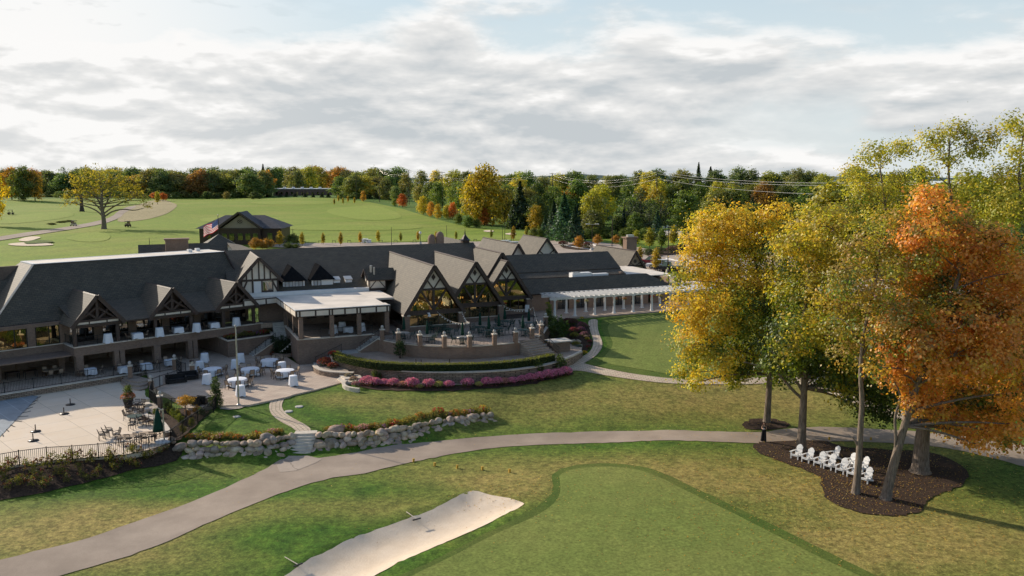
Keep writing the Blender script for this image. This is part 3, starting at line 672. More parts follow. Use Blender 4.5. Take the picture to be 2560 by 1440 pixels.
# pavilion with its flat roof
def fascia(mb, pts, z0, z1, xf_k=0):
    for p, q in zip(pts, pts[1:]): mb.bar((p[0], p[1], (z0 + z1) / 2), (q[0], q[1], (z0 + z1) / 2), .16, z1 - z0)
ZR = 8.02
l0 = FC.inv(FL((19.0, .2, 0))); l1 = FC.inv(FL((23.2, .6, 0)))
froof = [(-.45, .35), (10.15, .35), (10.15, -1.6), (9.9, -1.6), (9.9, -5.4), (12.2, -5.4), (12.2, -12.6), (-4.2, -12.6), l0, l1]
cpart('flat_roof', FC, lambda mb: (mb.prism(froof, ZR - .22, ZR), mb.box(-4, 12.1, -12.9, -12.35, ZR, ZR + .45, 1), mb.box(-.5, 10.2, .30, .42, ZR - .1, ZR + .06, 1), mb.bar((-.5, .4, ZR), (l1[0], l1[1], ZR), .12, .12, 1)), [M['membrane'], M['whiteedge']])
fc = cpart('fascia', FC, lambda mb: fascia(mb, [l0, l1, (-.45, .35), (10.15, .35), (10.15, -1.6)], 7.30, 7.86), M['stucco'])
def fbat(mb):
    for p, q, n in ((l0, l1, 3), (l1, (-.45, .35), 4), ((-.45, .35), (10.15, .35), 0)):
        fascia(mb, [p, q], 7.86, 8.0); fascia(mb, [p, q], 7.22, 7.31)
        P, Q = Vector(p), Vector(q)
        ts = [i / n for i in range(n + 1)] if n else [0, .035, .2, .345, .375, .51, .64, .675, .85, .97, 1]
        for t in ts: c = P.lerp(Q, t); mb.cbox((c.x, c.y, 7.28), .19, .19, .66, 0, math.atan2(Q.y - P.y, Q.x - P.x))
cpart('timber_frame', FC, fbat, M['timber'], fc)
cpart('soffit', FC, lambda mb: mb.prism([(p[0], p[1]) for p in froof], 7.5, 7.56), M['timber'])
for a, b in ((.05, 0), (3.5, 0), (6.6, 0), (9.85, 0), (.05, -4.2), (.05, -8.5)):
    cpart('column', FC, lambda mb: mb.box(a - .24, a + .24, b - .24, b + .24, 4.72, 7.3), M['brick'])
cpart('terrace_floor', FC, lambda mb: mb.box(.25, 10.6, -10.2, -.25, 4.4, 4.62), M['terrace'])
cpart('wall', FC, lambda mb: (mb.box(-.3, 8.3, -.3, .05, 1.75, 4.6), mb.box(-.3, .2, -9.6, -.3, 1.75, 4.6), mb.box(-.3, 10.6, -10.6, -10.2, 4.4, 7.5), mb.box(10.2, 10.6, -10.2, -1.6, 4.4, 7.5), mb.box(8.3, 10.6, -.3, -.05, 3.4, 4.6)), M['brick'])
cpart('wall_cap', FC, lambda mb: (mb.box(-.38, 8.35, -.38, .12, 4.6, 4.73), mb.box(-.38, .25, -9.6, -.38, 4.6, 4.73)), M['cap'])
for a0, a1 in ((2.4, 3.6), (4.6, 7.4), (8.0, 9.8)): cpart('window', FC, lambda mb: mb.box(a0, a1, -10.2, -10.14, 5.3, 7.0), M['glass'])
cpart('downspout', FC, lambda mb: mb.tube([(9.6, .02, 3.2), (9.6, .1, 7.3)], .05, 6), M['timber'])
# tudor gable on the main roof
def tudor():
    ac, b, hw, zf, zp, z0 = -2.7, -12.95, 2.5, 10.0, 12.85, 8.2
    d = cpart('dormer', FC, lambda mb: [mb.slab([(ac + s * (hw + .2), b + .45, zf - .15), (ac, b + .45, zp), (ac, -22.0, zp), (ac + s * (hw + .2), -16.6, zf - .15)], .18, 0, 1) for s in (-1, 1)], SH)
    cpart('cream_panel', FC, lambda mb: (mb.box(ac - hw + .3, ac + hw - .3, b - .25, b - .0, z0, zf), mb.add([(ac - hw + .1, b, zf), (ac + hw - .1, b, zf), (ac, b, zp - .15)], [(0, 1, 2)])), M['stucco'], d)
    def fr(mb):
        for s in (-1, 1):
            mb.bar((ac + s * (hw + .25), b + .48, zf - .25), (ac, b + .48, zp - .1), .10, .4)
            mb.bar((ac + s * (hw - .3), b + .03, z0 + .2), (ac + s * (hw - 1.0), b + .03, zf - .1), .1, .2)
            mb.box(ac + s * (hw - .35) - .1, ac + s * (hw - .35) + .1, b - .1, b + .08, z0, zf)
        mb.box(ac - hw, ac + hw, b - .02, b + .1, zf - .12, zf + .14)
        for x in (-1.55, -.85, -.05, .6, 1.3): mb.box(ac + x - .08, ac + x + .08, b - .02, b + .07, zf, zp - abs(x) - .35)
        mb.box(ac - .95, ac - .75, b - .02, b + .07, z0, zf); mb.box(ac + .2, ac + .35, b - .02, b + .07, z0, zf); mb.box(ac + 1.5, ac + 1.62, b - .02, b + .07, z0, zf); mb.box(ac + .3, ac + 1.6, b, b + .06, z0, z0 + .5)
    cpart('timber_frame', FC, fr, M['timber'], d)
    cpart('door', FC, lambda mb: mb.box(ac - .72, ac + .14, b - .02, b + .09, z0 - .05, zf - .15), M['white'], d)
    cpart('window', FC, lambda mb: (mb.box(ac + .42, ac + .9, b, b + .05, z0 + .5, zf - .25), mb.box(ac + 1.0, ac + 1.45, b, b + .05, z0 + .5, zf - .25)), M['glass'], d)
tudor()
def hip_dormer(ac, win):
    b, zw0, zw1, zp, hw = -14.0, 8.9, 9.56, 11.3, 1.35
    d = cpart('dormer', FC, lambda mb: (mb.box(ac - hw, ac + hw, -17.5, b, 8.6, zw1)), M['whiteedge'])
    cpart('roof', FC, lambda mb: mb.add([(ac - hw - .3, b + .3, zw1), (ac + hw + .3, b + .3, zw1), (ac, b - 1.3, zp), (ac, -19.0, zp), (ac - hw - .3, -16, zw1), (ac + hw + .3, -16, zw1)], [(0, 1, 2), (0, 2, 3, 4), (1, 5, 3, 2), (0, 4, 5, 1)]), M['matteblack'], d)
    for x0, x1 in win:
        g = cpart('window', FC, lambda mb: mb.box(ac + x0, ac + x1, b, b + .03, 8.75, 9.5), M['curtain'], d)
    cpart('window_frame', FC, lambda mb: [mb.box(ac + x - .035, ac + x + .035, b, b + .06, 8.72, 9.53) for x0, x1 in win for x in (x0, (x0 + x1) / 2, x1)] + [mb.box(ac + x0, ac + x1, b, b + .06, z, z + .05) for x0, x1 in win for z in (8.72, 9.48)], M['timber'], d)
hip_dormer(1.6, ((-1.1, -.12), (.12, 1.1))); hip_dormer(5.2, ((-1.1, -.2),))
for a in (7.1, 8.65):
    cpart('skylight', FC, lambda mb: (mb.box(a - .42, a + .42, -15.2, -14.3, 8.9, 9.45), mb.slab([(a - .5, -14.2, 9.45), (a + .5, -14.2, 9.45), (a + .5, -15.4, 9.75), (a - .5, -15.4, 9.75)], .12, 1)), [M['white'], M['steel']])
def penthouse():
    a0, a1, b0, b1, z0, z1, zp = 10.9, 13.0, -15.5, -12.3, 8.0, 9.55, 10.75
    bm = (b0 + b1) / 2
    d = cpart('dormer', FC, lambda mb: (mb.box(a0, a1, b0, b1, z0, z1), mb.add([(a0, b0, z1), (a0, b1, z1), (a0, bm, zp - .1)], [(0, 1, 2)])), M['stucco'])
    cpart('roof', FC, lambda mb: [mb.slab([(a0 - .25, bb + s * .3, z1 - .15), (a1 + 1.5, bb + s * .3, z1 - .15), (a1 + 1.5, bm, zp), (a0 - .25, bm, zp)], .14, 0, 1) for bb, s in ((b0, -1), (b1, 1))], SH, d)
    def fr(mb):
        for bb in (b0, b1): mb.bar((a0 - .27, bb * 1.02 - bm * .02, z1 - .15), (a0 - .27, bm, zp - .05), .25, .1)
        for x in (a0, a1): mb.box(x - .06, x + .06, b1 - .03, b1 + .06, z0, z1)
        mb.bar((a0, b1 + .03, z0 + .3), ((a0 + a1) / 2, b1 + .03, z1), .1); mb.bar((a1, b1 + .03, z0 + .3), ((a0 + a1) / 2, b1 + .03, z1), .1); mb.box(a0, a1, b1, b1 + .06, z0, z0 + .35)
        for y in (b0 + .5, bm, b1 - .5): mb.box(a0 - .06, a0 + .02, y - .06, y + .06, z0, z1 + .3)
    cpart('timber_frame', FC, fr, M['timber'], d)
    cpart('vent_pipe', FC, lambda mb: (mb.tube([(11.7, -13.0, 10.0), (11.7, -13.0, 11.0)], .14, 8), mb.tube([(11.4, -13.4, 10.3), (11.4, -13.4, 11.2)], .18, 8)), M['steel'], d)
penthouse()
# the three great gables over the terrace
def great_gable(ac, hw, bf, bb, zf, zp, glass=True, zfloor=4.4, split=.53, lower=True, ab=None):
    ov = .55; s_ = (zp - zf) / hw
    g = cpart('gable', FC, lambda mb: [mb.slab([(ac + s * (hw + .15), bf + ov, zf - .15 * s_), (ac, bf + ov, zp), (ac, bb, zp), (ac + s * (hw + .15), bb if ab is None else ab, zf - .15 * s_)], .2, 0, 1) for s in (-1, 1)], SH)
    zi = lambda x: zp - abs(x) * s_ - .35
    zs = zp - (zp - zf) * split; xs = (zp - .3 - zs) / s_
    cpart('cream_panel', FC, lambda mb: mb.add([(ac - xs, bf, zs), (ac + xs, bf, zs), (ac, bf, zp - .3)], [(0, 1, 2)]), M['stucco'], g)
    xb = hw - .15
    cpart('window', FC, lambda mb: mb.add([(ac - xb, bf, zf + .05), (ac + xb, bf, zf + .05), (ac + xs, bf, zs), (ac - xs, bf, zs)], [(0, 1, 2, 3)]), M['glassrefl'], g)
    def fr(mb):
        f = bf + .06
        for s in (-1, 1):
            mb.bar((ac + s * (hw + .2), bf + ov + .04, zf - .35), (ac, bf + ov + .04, zp - .12), .10, .42)
            mb.bar((ac + s * (hw - .1), f, zf), (ac, f, zp - .42), .12, .22)
            mb.bar((ac, f + .01, zs), (ac + s * xs * .52, f + .01, zs + (zp - .3 - zs) * .48), .12, .15)
            mb.bar((ac + s * xs * .98, f + .02, zs), (ac + s * .1, f + .02, zf + .25), .14, .2)
        mb.box(ac - xs - .1, ac + xs + .1, bf - .02, f + .08, zs - .13, zs + .12)
        mb.box(ac - hw, ac + hw, bf - .1, f + .1, zf - .42, zf + .12)
        mb.box(ac - .13, ac + .13, bf - .02, f + .05, zf, zs)
        zd = zs + (zp - .3 - zs) * .55
        mb.add([(ac - .27, f + .02, zd), (ac, f + .02, zd - .42), (ac + .27, f + .02, zd), (ac, f + .02, zd + .42)], [(0, 1, 2, 3)])
    cpart('timber_frame', FC, fr, M['timber'], g)
    if lower:
        cpart('wall', FC, lambda mb: (mb.box(ac - hw, ac + hw, bf - .25, bf + .02, zfloor, zfloor + .55), mb.box(ac - hw + .02, ac + hw - .02, bb, bb + .2, zfloor, zp - 3)), M['brick'], g)
        cpart('sill', FC, lambda mb: mb.box(ac - hw, ac + hw, bf - .28, bf + .07, zfloor + .55, zfloor + .63), M['cap'], g)
        w = cpart('window', FC, lambda mb: mb.box(ac - hw + .3, ac + hw - .3, bf - .15, bf - .1, zfloor + .63, zf - .42), M['glassrefl'], g)
        cpart('frame', FC, lambda mb: [mb.box(ac - hw + .3 + i * (2 * hw - .6) / 5 - .05, ac - hw + .3 + i * (2 * hw - .6) / 5 + .05, bf - .18, bf - .05, zfloor + .63, zf - .42) for i in range(6)], M['brownframe'], w)
        for s in (-1, 1):
            cpart('column', FC, lambda mb: (mb.box(ac + s * (hw - .1) - .36, ac + s * (hw - .1) + .36, bf - .35, bf + .42, zfloor, zf - .45), mb.box(ac + s * (hw - .1) - .42, ac + s * (hw - .1) + .42, bf - .4, bf + .48, zf - .45, zf - .3, 1)), [M['brick'], M['cap']], g)
    return g
great_gable(15.95, 3.55, -1.2, -21.2, 6.75, 12.3, ab=-12.6)
great_gable(22.45, 3.55, -4.5, -21.2, 6.75, 12.15, ab=-12.6)
great_gable(28.25, 3.3, -8.1, -12.0, 6.8, 11.7)
g = great_gable(28.6, 3.7, -10.9, -24.5, 6.9, 12.55, lower=False, ab=-20)
cpart('wall', FC, lambda mb: (mb.box(12.3, 12.6, -10.2, -1.4, 4.4, 5.0), mb.box(12.3, 12.55, -10.2, -1.4, 6.3, 6.6), mb.box(19.3, 19.6, -12, -4.5, 4.4, 6.5), mb.box(25.8, 26, -12, -8, 4.4, 6.5), mb.box(12, 32, -14, -13.6, 4.4, 8)), M['brick'])
cpart('window', FC, lambda mb: mb.box(12.4, 12.46, -9.8, -1.7, 5.0, 6.3), M['glass'])
cpart('floor', FC, lambda mb: mb.box(12.6, 31.5, -13.6, -5, 4.38, 4.43), M['timber'])
# right-hand roofs
poly_part('roof', FC, [[(29, -15.6, 9), (50, -15.6, 9), (50, -19.6, 11.2), (29, -19.6, 11.2)], [(29, -19.6, 11.2), (50, -19.6, 11.2), (50, -25, 8.3), (29, -25, 8.3)], [(29, -13.9, 8.35), (49.9, -13.9, 8.35), (49.9, -15.65, 8.93), (29, -15.65, 8.93)]], .18, SH, ke=1)
poly_part('roof', FC, [[(31.5, -9.2, 6.78), (55.3, -9.2, 6.78), (52.1, -11.9, 8.5), (31.5, -11.9, 8.5)], [(55.3, -9.2, 6.78), (55.3, -14.6, 6.78), (52.1, -11.9, 8.5)], [(31.5, -11.9, 8.5), (52.1, -11.9, 8.5), (55.3, -14.6, 6.78), (31.5, -14.6, 6.78)]], .16, SH, ke=1)
cpart('flat_roof', FC, lambda mb: mb.box(31, 57, -25, -12.3, 8.0, 8.12), M['membrane'])
cpart('wall', FC, lambda mb: (mb.box(31.5, 35.2, -9.9, -9.6, 4.3, 6.75), mb.box(54.6, 54.9, -24, -9.9, 4.3, 8.0), *[mb.box(x - .55, x + .55, -9.9, -9.58, 4.3, 6.75) for x in (36, 38.9, 41.9, 44.8, 47.7, 50.6)], mb.box(51.6, 54.9, -9.9, -9.6, 4.3, 6.75), mb.box(31, 31.3, -14, -9.6, 4.3, 8)), M['brickred'])
for x in (37.45, 40.4, 43.35, 46.25, 49.15):
    g = cpart('window', FC, lambda mb: mb.box(x - .9, x + .9, -9.8, -9.75, 4.35, 6.5), M['glass'])
    cpart('frame', FC, lambda mb: (mb.box(x - .9, x + .9, -9.83, -9.7, 6.5, 6.75), mb.box(x - .04, x + .04, -9.82, -9.7, 4.35, 6.5)), M['black'], g)
cpart('rooftop_unit', FC, lambda mb: (mb.box(40.3, 43.4, -13.6, -12.5, 8.12, 8.95), mb.box(40.5, 41.6, -13.4, -12.7, 8.95, 9.05, 1), mb.box(43.6, 46.2, -13.4, -12.6, 8.12, 8.7)), [M['white'], M['steel']])
def plain_gable(ac, hw, bf, bb, zf, zp, brown=False):
    g = cpart('gable', FC, lambda mb: [mb.slab([(ac + s * (hw + .15), bf + .35, zf), (ac, bf + .35, zp), (ac, bb, zp), (ac + s * (hw + .15), bb, zf)], .18, 0, 1) for s in (-1, 1)], SH)
    cpart('brown_panel' if brown else 'cream_panel', FC, lambda mb: mb.add([(ac - hw, bf, zf), (ac + hw, bf, zf), (ac, bf, zp - .25)], [(0, 1, 2)]), M['tan'] if brown else M['stucco'], g)
    s_ = (zp - zf) / hw
    def fr(mb):
        for s in (-1, 1):
            mb.bar((ac + s * (hw + .2), bf + .38, zf - .2), (ac, bf + .38, zp - .1), .1, .34)
            mb.bar((ac, bf + .05, zf + (zp - zf) * .3), (ac + s * hw * .42, bf + .05, zf + (zp - zf) * .53), .1, .16) if not brown else mb.bar((ac, bf + .05, zf + 1.1), (ac + s * hw * .5, bf + .05, zf + 1.65), .1, .12)
            mb.bar((ac, bf + .05, zf + (zp - zf) * .3), (ac + s * hw * .3, bf + .05, zf), .1, .16)
        mb.box(ac - hw * .66, ac + hw * .66, bf, bf + .08, zf + (zp - zf) * .29, zf + (zp - zf) * .34)
        if brown:
            mb.box(ac - hw, ac + hw, bf, bf + .08, zf + .95, zf + 1.1)
            mb.add([(ac + .33 * math.cos(i * .7854), bf + .06, zf + 1.85 + .33 * math.sin(i * .7854)) for i in range(8)], [tuple(range(8))])
    cpart('timber_frame', FC, fr, M['timber'], g)
    if brown: cpart('window', FC, lambda mb: [mb.box(ac + x - .3, ac + x + .3, bf + .01, bf + .05, zf + .1, zf + .9) for x in (-.9, -.2, .5)], M['glassrefl'], g)
plain_gable(37.7, 2.3, -26.2, -41, 8.3, 12.3); plain_gable(48.3, 3.3, -38.2, -48, 7.4, 12.0); plain_gable(58, 2.1, -24.8, -38, 7.0, 10.6, True)
cpart('wall', FC, lambda mb: (mb.box(56, 60, -38, -25, 4, 7), mb.box(45.2, 51.4, -48, -38.3, 4, 7.5), mb.box(35.5, 39.9, -41, -26.4, 6, 8.4)), M['brick'])
# stepped tan roofs behind the third gable
poly_part('roof', FC, [[(27.2, -33, 9.6), (31.4, -33, 12.4), (31.4, -43, 12.4), (27.2, -43, 9.6)], [(31.4, -33, 12.4), (35.4, -33, 9.4), (35.4, -43, 9.4), (31.4, -43, 12.4)]], .2, SH, ke=1)
cpart('cupola', FC, lambda mb: (mb.box(27.35, 28.35, -23.4, -22.4, 12.0, 13.35), mb.lathe([(.9, 0), (.62, .15), (.3, .55), (.12, .8), (.06, 1.3), (.01, 1.75)], (27.85, -22.9, 13.35), 8, 1, False)), [M['brownframe'], M['bronze']])
for a, b, r, zt in ((24.5, -28.5, .62, 13.9), (25.7, -28.2, .66, 14.3)): cpart('chimney', FC, lambda mb: mb.lathe([(r, 0), (r, zt - 9.6), (r * .8, zt - 9.25), (r * .35, zt - 9.0), (.02, zt - 8.95)], (a, b, 9), 10), M['brickred'])
cpart('chimney', FC, lambda mb: (mb.box(61.2, 63.2, -34.2, -32.9, 4.5, 11.9), mb.box(61.0, 63.4, -34.4, -32.7, 11.9, 12.15), mb.box(61.6, 62.8, -33.9, -33.2, 12.15, 12.5, 1)), [M['brickred'], M['steel']])
# rear wing behind the left wing
poly_part('roof', FC, [[(-16.4, -24, 9.2), (-4.9, -24, 9.2), (-4.9, -30.8, 13.45), (-16.4, -30.8, 13.45)], [(-16.4, -30.8, 13.45), (-4.9, -30.8, 13.45), (-4.9, -38, 9), (-16.4, -38, 9)]], .2, SH, ke=1)
poly_part('roof', FC, [[(-4.9, -30.85, 13.4), (-3.4, -27.5, 13.3), (-2.3, -22.6, 13.03), (-4.6, -23.6, 12.6)]], .15, SH, ke=1)
ch = cpart('chimney', FC, lambda mb: (mb.box(-13.0, -10.1, -29.2, -28.0, 10, 14.15), mb.box(-13.15, -9.95, -29.35, -27.85, 14.15, 14.35)), M['brickred'])
cpart('tower', FC, lambda mb: (mb.box(-6.2, -2.2, -56.6, -52.6, 4.5, 11.4, 1), mb.add([(-6.8, -57.2, 11.35), (-1.6, -57.2, 11.35), (-1.6, -52, 11.35), (-6.8, -52, 11.35), (-4.2, -54.6, 13.1)], [(0, 1, 4), (1, 2, 4), (2, 3, 4), (3, 0, 4)])), [M['shingle'], M['stucco']])
def lamp_in(a, b, z, lab, n=6):
    t = thing('chandelier', lab, 'chandelier', FC((a, b, z)), 0, 'chandeliers behind the gable windows')
    mb = MB(); mb.tube([(0, 0, .1), (0, 0, 2.2)], .02, 5)
    ring_ = [(.55 * math.cos(i * 2 * math.pi / 12), .55 * math.sin(i * 2 * math.pi / 12), 0) for i in range(13)]; mb.tube(ring_, .025, 5)
    for i in range(3): mb.bar((0, 0, .1), ring_[i * 4], .02)
    mb.build('ring', M['black'], t)
    for i in range(n):
        a_ = i * 2 * math.pi / n; mb = MB(); mb.ball((.55 * math.cos(a_), .55 * math.sin(a_), .14), .075, 6, 0, 1.6); mb.build('bulb', M['bulb'], t)
for a, b, z, l in ((14.6, -3.4, 7.2, 'lit candle chandelier low at the left of the first glazed gable'), (17.4, -3.2, 7.2, 'lit candle chandelier low at the right of the first glazed gable'), (16.0, -7.5, 8.4, 'lit chandelier high in the middle of the first glazed gable'),
                   (21.0, -6.6, 7.2, 'lit candle chandelier at the left of the second glazed gable'), (24.0, -6.4, 7.2, 'lit candle chandelier at the right of the second glazed gable'), (26.9, -9.6, 8.0, 'lit chandelier left inside the third glazed gable'), (28.1, -9.9, 8.1, 'lit chandelier centred inside the third glazed gable')): lamp_in(a, b, z, l)
cpart('wall_lamp', FC, lambda mb: (mb.box(15.1, 15.35, -1.1, -.75, 6.45, 6.6), mb.lathe([(.1, 0), (.22, -.3)], (15.22, -.6, 6.5), 8)), M['white'])
cpart('gooseneck_lamp', FC, lambda mb: (mb.tube([(28.25, -8.0, 9.2), (28.25, -7.6, 9.3), (28.25, -7.5, 9.1)], .04, 6), mb.lathe([(.3, 0), (.08, .2)], (28.25, -7.5, 8.9), 8)), M['black'])
# ------------------------------------------------------------------ terraces, walls, stairs, fences, pergola (frame FC unless noted)
def tpart(t, name, xf, fill, mats):
    mb = MB(xf); fill(mb); return mb.build(name, mats, t)
up_edge = smooth_line([Vector((p[0], p[1], 0)) for p in [(8.35,.1),(8.5,1.6),(9.1,3.2),(9.9,4.8),(11.7,7.05),(13.95,8.7),(16.47,9.75),(19.4,9.95),(22.4,9.6)]], 1)
up_right = [Vector((p[0], p[1], 0)) for p in [(25.4,7.6),(26.6,6.4),(28.5,3.4),(30.2,1.0),(33,-2.6)]]
floor_poly = [(v.x, v.y) for v in up_edge] + [(22.4,9.6),(25.4,7.6)] + [(v.x, v.y) for v in up_right[1:]] + [(57.5,-2.6),(57.5,-10.2),(10.4,-10.2),(10.4,-.2),(8.35,-.2)]
fp = []
for p in floor_poly:
    if not fp or (Vector(p) - Vector(fp[-1])).length > .05: fp.append(p)
mb = MB(FC); mb.prism(fp, 2.6, 4.4, 0); o = mb.build('upper_terrace', M['terrace']); o['kind'] = 'structure'
def wall_strip(mb, line, t, z0, z1, k=0, zf=None):
    L = [Vector((p[0], p[1])) for p in line]; n = len(L); a = []; b = []
    for i in range(n):
        d = (L[min(i + 1, n - 1)] - L[max(i - 1, 0)]).normalized(); nn = Vector((-d.y, d.x)) * t / 2
        a.append(L[i] + nn); b.append(L[i] - nn)
    za = [z0(i / (n - 1)) if callable(z0) else z0 for i in range(n)]; zb = [z1(i / (n - 1)) if callable(z1) else z1 for i in range(n)]
    vs = [(a[i].x, a[i].y, za[i]) for i in range(n)] + [(b[i].x, b[i].y, za[i]) for i in range(n)] + [(a[i].x, a[i].y, zb[i]) for i in range(n)] + [(b[i].x, b[i].y, zb[i]) for i in range(n)]
    fs = []
    for i in range(n - 1):
        fs += [(i, i + 1, 2 * n + i + 1, 2 * n + i), (n + i, n + i + 1, 3 * n + i + 1, 3 * n + i), (2 * n + i, 2 * n + i + 1, 3 * n + i + 1, 3 * n + i), (i, i + 1, n + i + 1, n + i)]
    fs += [(0, n, 3 * n, 2 * n), (n - 1, 2 * n - 1, 4 * n - 1, 3 * n - 1)]
    mb.add(vs, fs, k)
def arc_uv(o):
    """brick courses that follow a curved wall"""
    me = o.data; uv = me.uv_layers[0].data
    for p in me.polygons:
        if abs(p.normal.z) > .7: continue
        for li in p.loop_indices:
            c = me.vertices[me.loops[li].vertex_index].co; uv[li].uv = (math.atan2(c.y, c.x + 1e-6) * 10 if False else c.x * .7 - c.y * .7, c.z)
t = thing('terrace_wall', 'curved brown brick wall with pale cap carrying the upper terrace', 'wall', FC((9, 3, 3)))
o = tpart(t, 'wall', FC, lambda mb: (wall_strip(mb, up_edge, .42, 2.9, 4.36), wall_strip(mb, up_right, .42, 2.9, 4.38)), M['brickred']); arc_uv(o)
tpart(t, 'wall_cap', FC, lambda mb: (wall_strip(mb, up_edge, .6, 4.36, 4.47), wall_strip(mb, up_right, .6, 4.38, 4.48)), M['cap'])
# piers with ball tops on the terrace wall, and the railing panels between them
def pier(px, py, z, lab, ht=1.15, w=.42, group='brick piers along the curved terrace rail'):
    p = W(px, py, z); q = thing('brick_pier', lab, 'pier', p, FC.rot, group)
    mb = MB(); mb.box(-w / 2, w / 2, -w / 2, w / 2, -.05, ht); mb.build('shaft', M['brickred'], q)
    mb = MB(); mb.box(-w / 2 - .06, w / 2 + .06, -w / 2 - .06, w / 2 + .06, ht, ht + .1); mb.build('pier_cap', M['cap'], q)
    mb = MB(); mb.lathe([(.1, 0), (.07, .06), (.15, .14), (.18, .26), (.13, .4), (.01, .45)], (0, 0, ht + .1), 10); mb.build('ball', M['concrete'], q)
    return p
PIERS = [(956,850,'leftmost pier at the top of the stairs'),(996,858,'second pier from the left on the terrace wall'),(1050,864,'third pier from the left, before a round table'),(1111,867,'fourth pier from the left, before the sunny table'),
         (1174,867,'pier at the foot of the first string light pole'),(1236,862,'pier in the right half of the curved wall'),(1289,856,'pier left of the terrace steps'),(1330,846,'pier right of the terrace steps'),(1353,837,'pier above the brick bar block'),(1364,816,'rightmost pier, in shade by the garden')]
pp = [pier(a, b, 4.44, 'brick ' + l) for a, b, l in PIERS]
def fence(name, pts, hgt, lab, mat, cat='fence', post=.06, gap=.13, ends=True, maxbay=2.4, picket=.022, posts=True):
    pts = [Vector(p) for p in pts]; t = thing(name, lab, cat, pts[0]); L = []
    for a, b in zip(pts, pts[1:]):
        k = max(1, round((b - a).length / maxbay))
        for j in range(k): L.append((a.lerp(b, j / k), a.lerp(b, (j + 1) / k)))
    if posts:
        for p in [l[0] for l in L] + [L[-1][1]]:
            mb = MB(IDENT); mb.bar(p, p + Vector((0, 0, hgt + .08)), post); mb.build('post', mat, t, False)
    for a, b in L:
        mb = MB(IDENT); d = b - a
        for zz in (hgt, .1): mb.bar(a + Vector((0, 0, zz)), b + Vector((0, 0, zz)), .03, .045)
        k = max(2, int(d.length / gap))
        for j in range(1, k): p = a + d * (j / k); mb.bar(p + Vector((0, 0, .1)), p + Vector((0, 0, hgt)), picket)
        mb.build('picket_panel', mat, t, False)
    return t
for i, (a, b) in enumerate(zip(pp[:6], pp[1:7])): fence('terrace_railing', [a, b], .95, 'bronze picket railing, bay %s along the curved terrace wall' % ['one from the stairs', 'two, left of the centre', 'three, before a table', 'four, in full sun', 'five, by the lamp pole', 'six, by the steps'][i], M['bronze'], 'railing', posts=False, gap=.16, maxbay=4)
for i, (a, b) in enumerate(zip(pp[7:], pp[8:])): fence('terrace_railing', [a, b], .95, ['bronze picket railing right of the terrace steps', 'bronze picket railing at the shaded right end'][i], M['bronze'], 'railing', posts=False, gap=.16, maxbay=4)
# middle walk with its hedge and stacked stone wall
hl = smooth_line([Vector((p[0], p[1], 0)) for p in [(2.9,3.0),(3.3,4.6),(3.95,6.1),(6.29,10.6),(9.35,13.3),(12.99,15.2),(16.93,16.3),(20.54,16.3),(23.8,15.2),(26.5,13.6),(29.5,11.0)]], 1)
wp = [(v.x, v.y) for v in hl] + [(31.5,7.5),(31,2),(27.5,5.0),(24,8),(19.4,9.0),(14,8),(11,5.5),(9.2,2.5),(8.6,0),(3.9,0),(3.0,1.6)]
mb = MB(FC); mb.prism(wp, 1.5, 3.0); o = mb.build('middle_walk', M['terrace']); o['kind'] = 'structure'
hw_ = [v for v in hl if v.x < 25.5]; hw2 = [v for v in hl if v.x >= 24.6]
t = thing('stacked_stone_wall', 'long curved wall of stacked stone below the clipped hedge', 'wall', FC((9.35, 13.3, 1.7)))
o = tpart(t, 'wall', FC, lambda mb: (wall_strip(mb, hw_, .4, 1.3, 2.95), wall_strip(mb, hw2, .35, 1.3, lambda s: 2.95 - .0 * s)), M['block']); arc_uv(o)
tpart(t, 'wall_cap', FC, lambda mb: (wall_strip(mb, hw_, .55, 2.95, 3.05), wall_strip(mb, hw2, .3, 2.95, 3.12)), M['cap'])
lw = [(872,931),(950,942),(1040,952),(1140,954),(1240,950),(1330,940),(1420,920),(1450,925),(1434,934),(1330,951),(1240,961),(1127,966),(1040,965),(974,962),(905,952),(862,962),(856,950)]
drape('lower_walk', [W(a, b, 1.68)[:2] for a, b in lw], M['paverpath'], .06, .8)
bedp = [(893,958),(905,953),(974,962),(1040,965),(1127,966),(1240,961),(1330,951),(1425,930),(1436,936),(1340,960),(1240,972),(1127,979),(1040,979),(974,978),(908,971),(890,966)]
drape('flower_bed_soil', [G(a, b)[:2] for a, b in bedp], M['mulch'], .07, .6)
# stairs
def stairs(name, lab, P0, P1, width, z0, z1, n, mat=M['concrete'], side=None, xf=FC):
    """straight flight from P0 up to P1 (frame coordinates), steps as parts"""
    a, b = Vector((P0[0], P0[1], 0)), Vector((P1[0], P1[1], 0)); d = (b - a); L = d.length; d.normalize(); nrm = Vector((-d.y, d.x, 0))
    t = thing(name, lab, 'stairs', xf((P0[0], P0[1], z0)))
    for i in range(n):
        p = a + d * (L * i / n); q = b; zt = z0 + (z1 - z0) * (i + 1) / n; zb = z0 - .1 if i == 0 else z0 + (z1 - z0) * i / n
        p2 = a + d * (L * (i + 1) / n + .04)
        poly = [p + nrm * width / 2, p - nrm * width / 2, p2 - nrm * width / 2, p2 + nrm * width / 2]
        mb = MB(xf); mb.prism([(v.x, v.y) for v in poly], z0 - .1, zt); mb.build('step', mat, t)
    return t
def slope_wall(t, P0, P1, z0, z1, base, thick=.28, xf=FC, cap=True):
    o = tpart(t, 'side_wall', xf, lambda mb: wall_strip(mb, [P0, P1], thick, base, lambda s: z0 + (z1 - z0) * s), M['brickred'])
    if cap: tpart(t, 'wall_cap', xf, lambda mb: wall_strip(mb, [P0, P1], thick + .12, lambda s: z0 + (z1 - z0) * s, lambda s: z0 + .1 + (z1 - z0) * s), M['cap'])
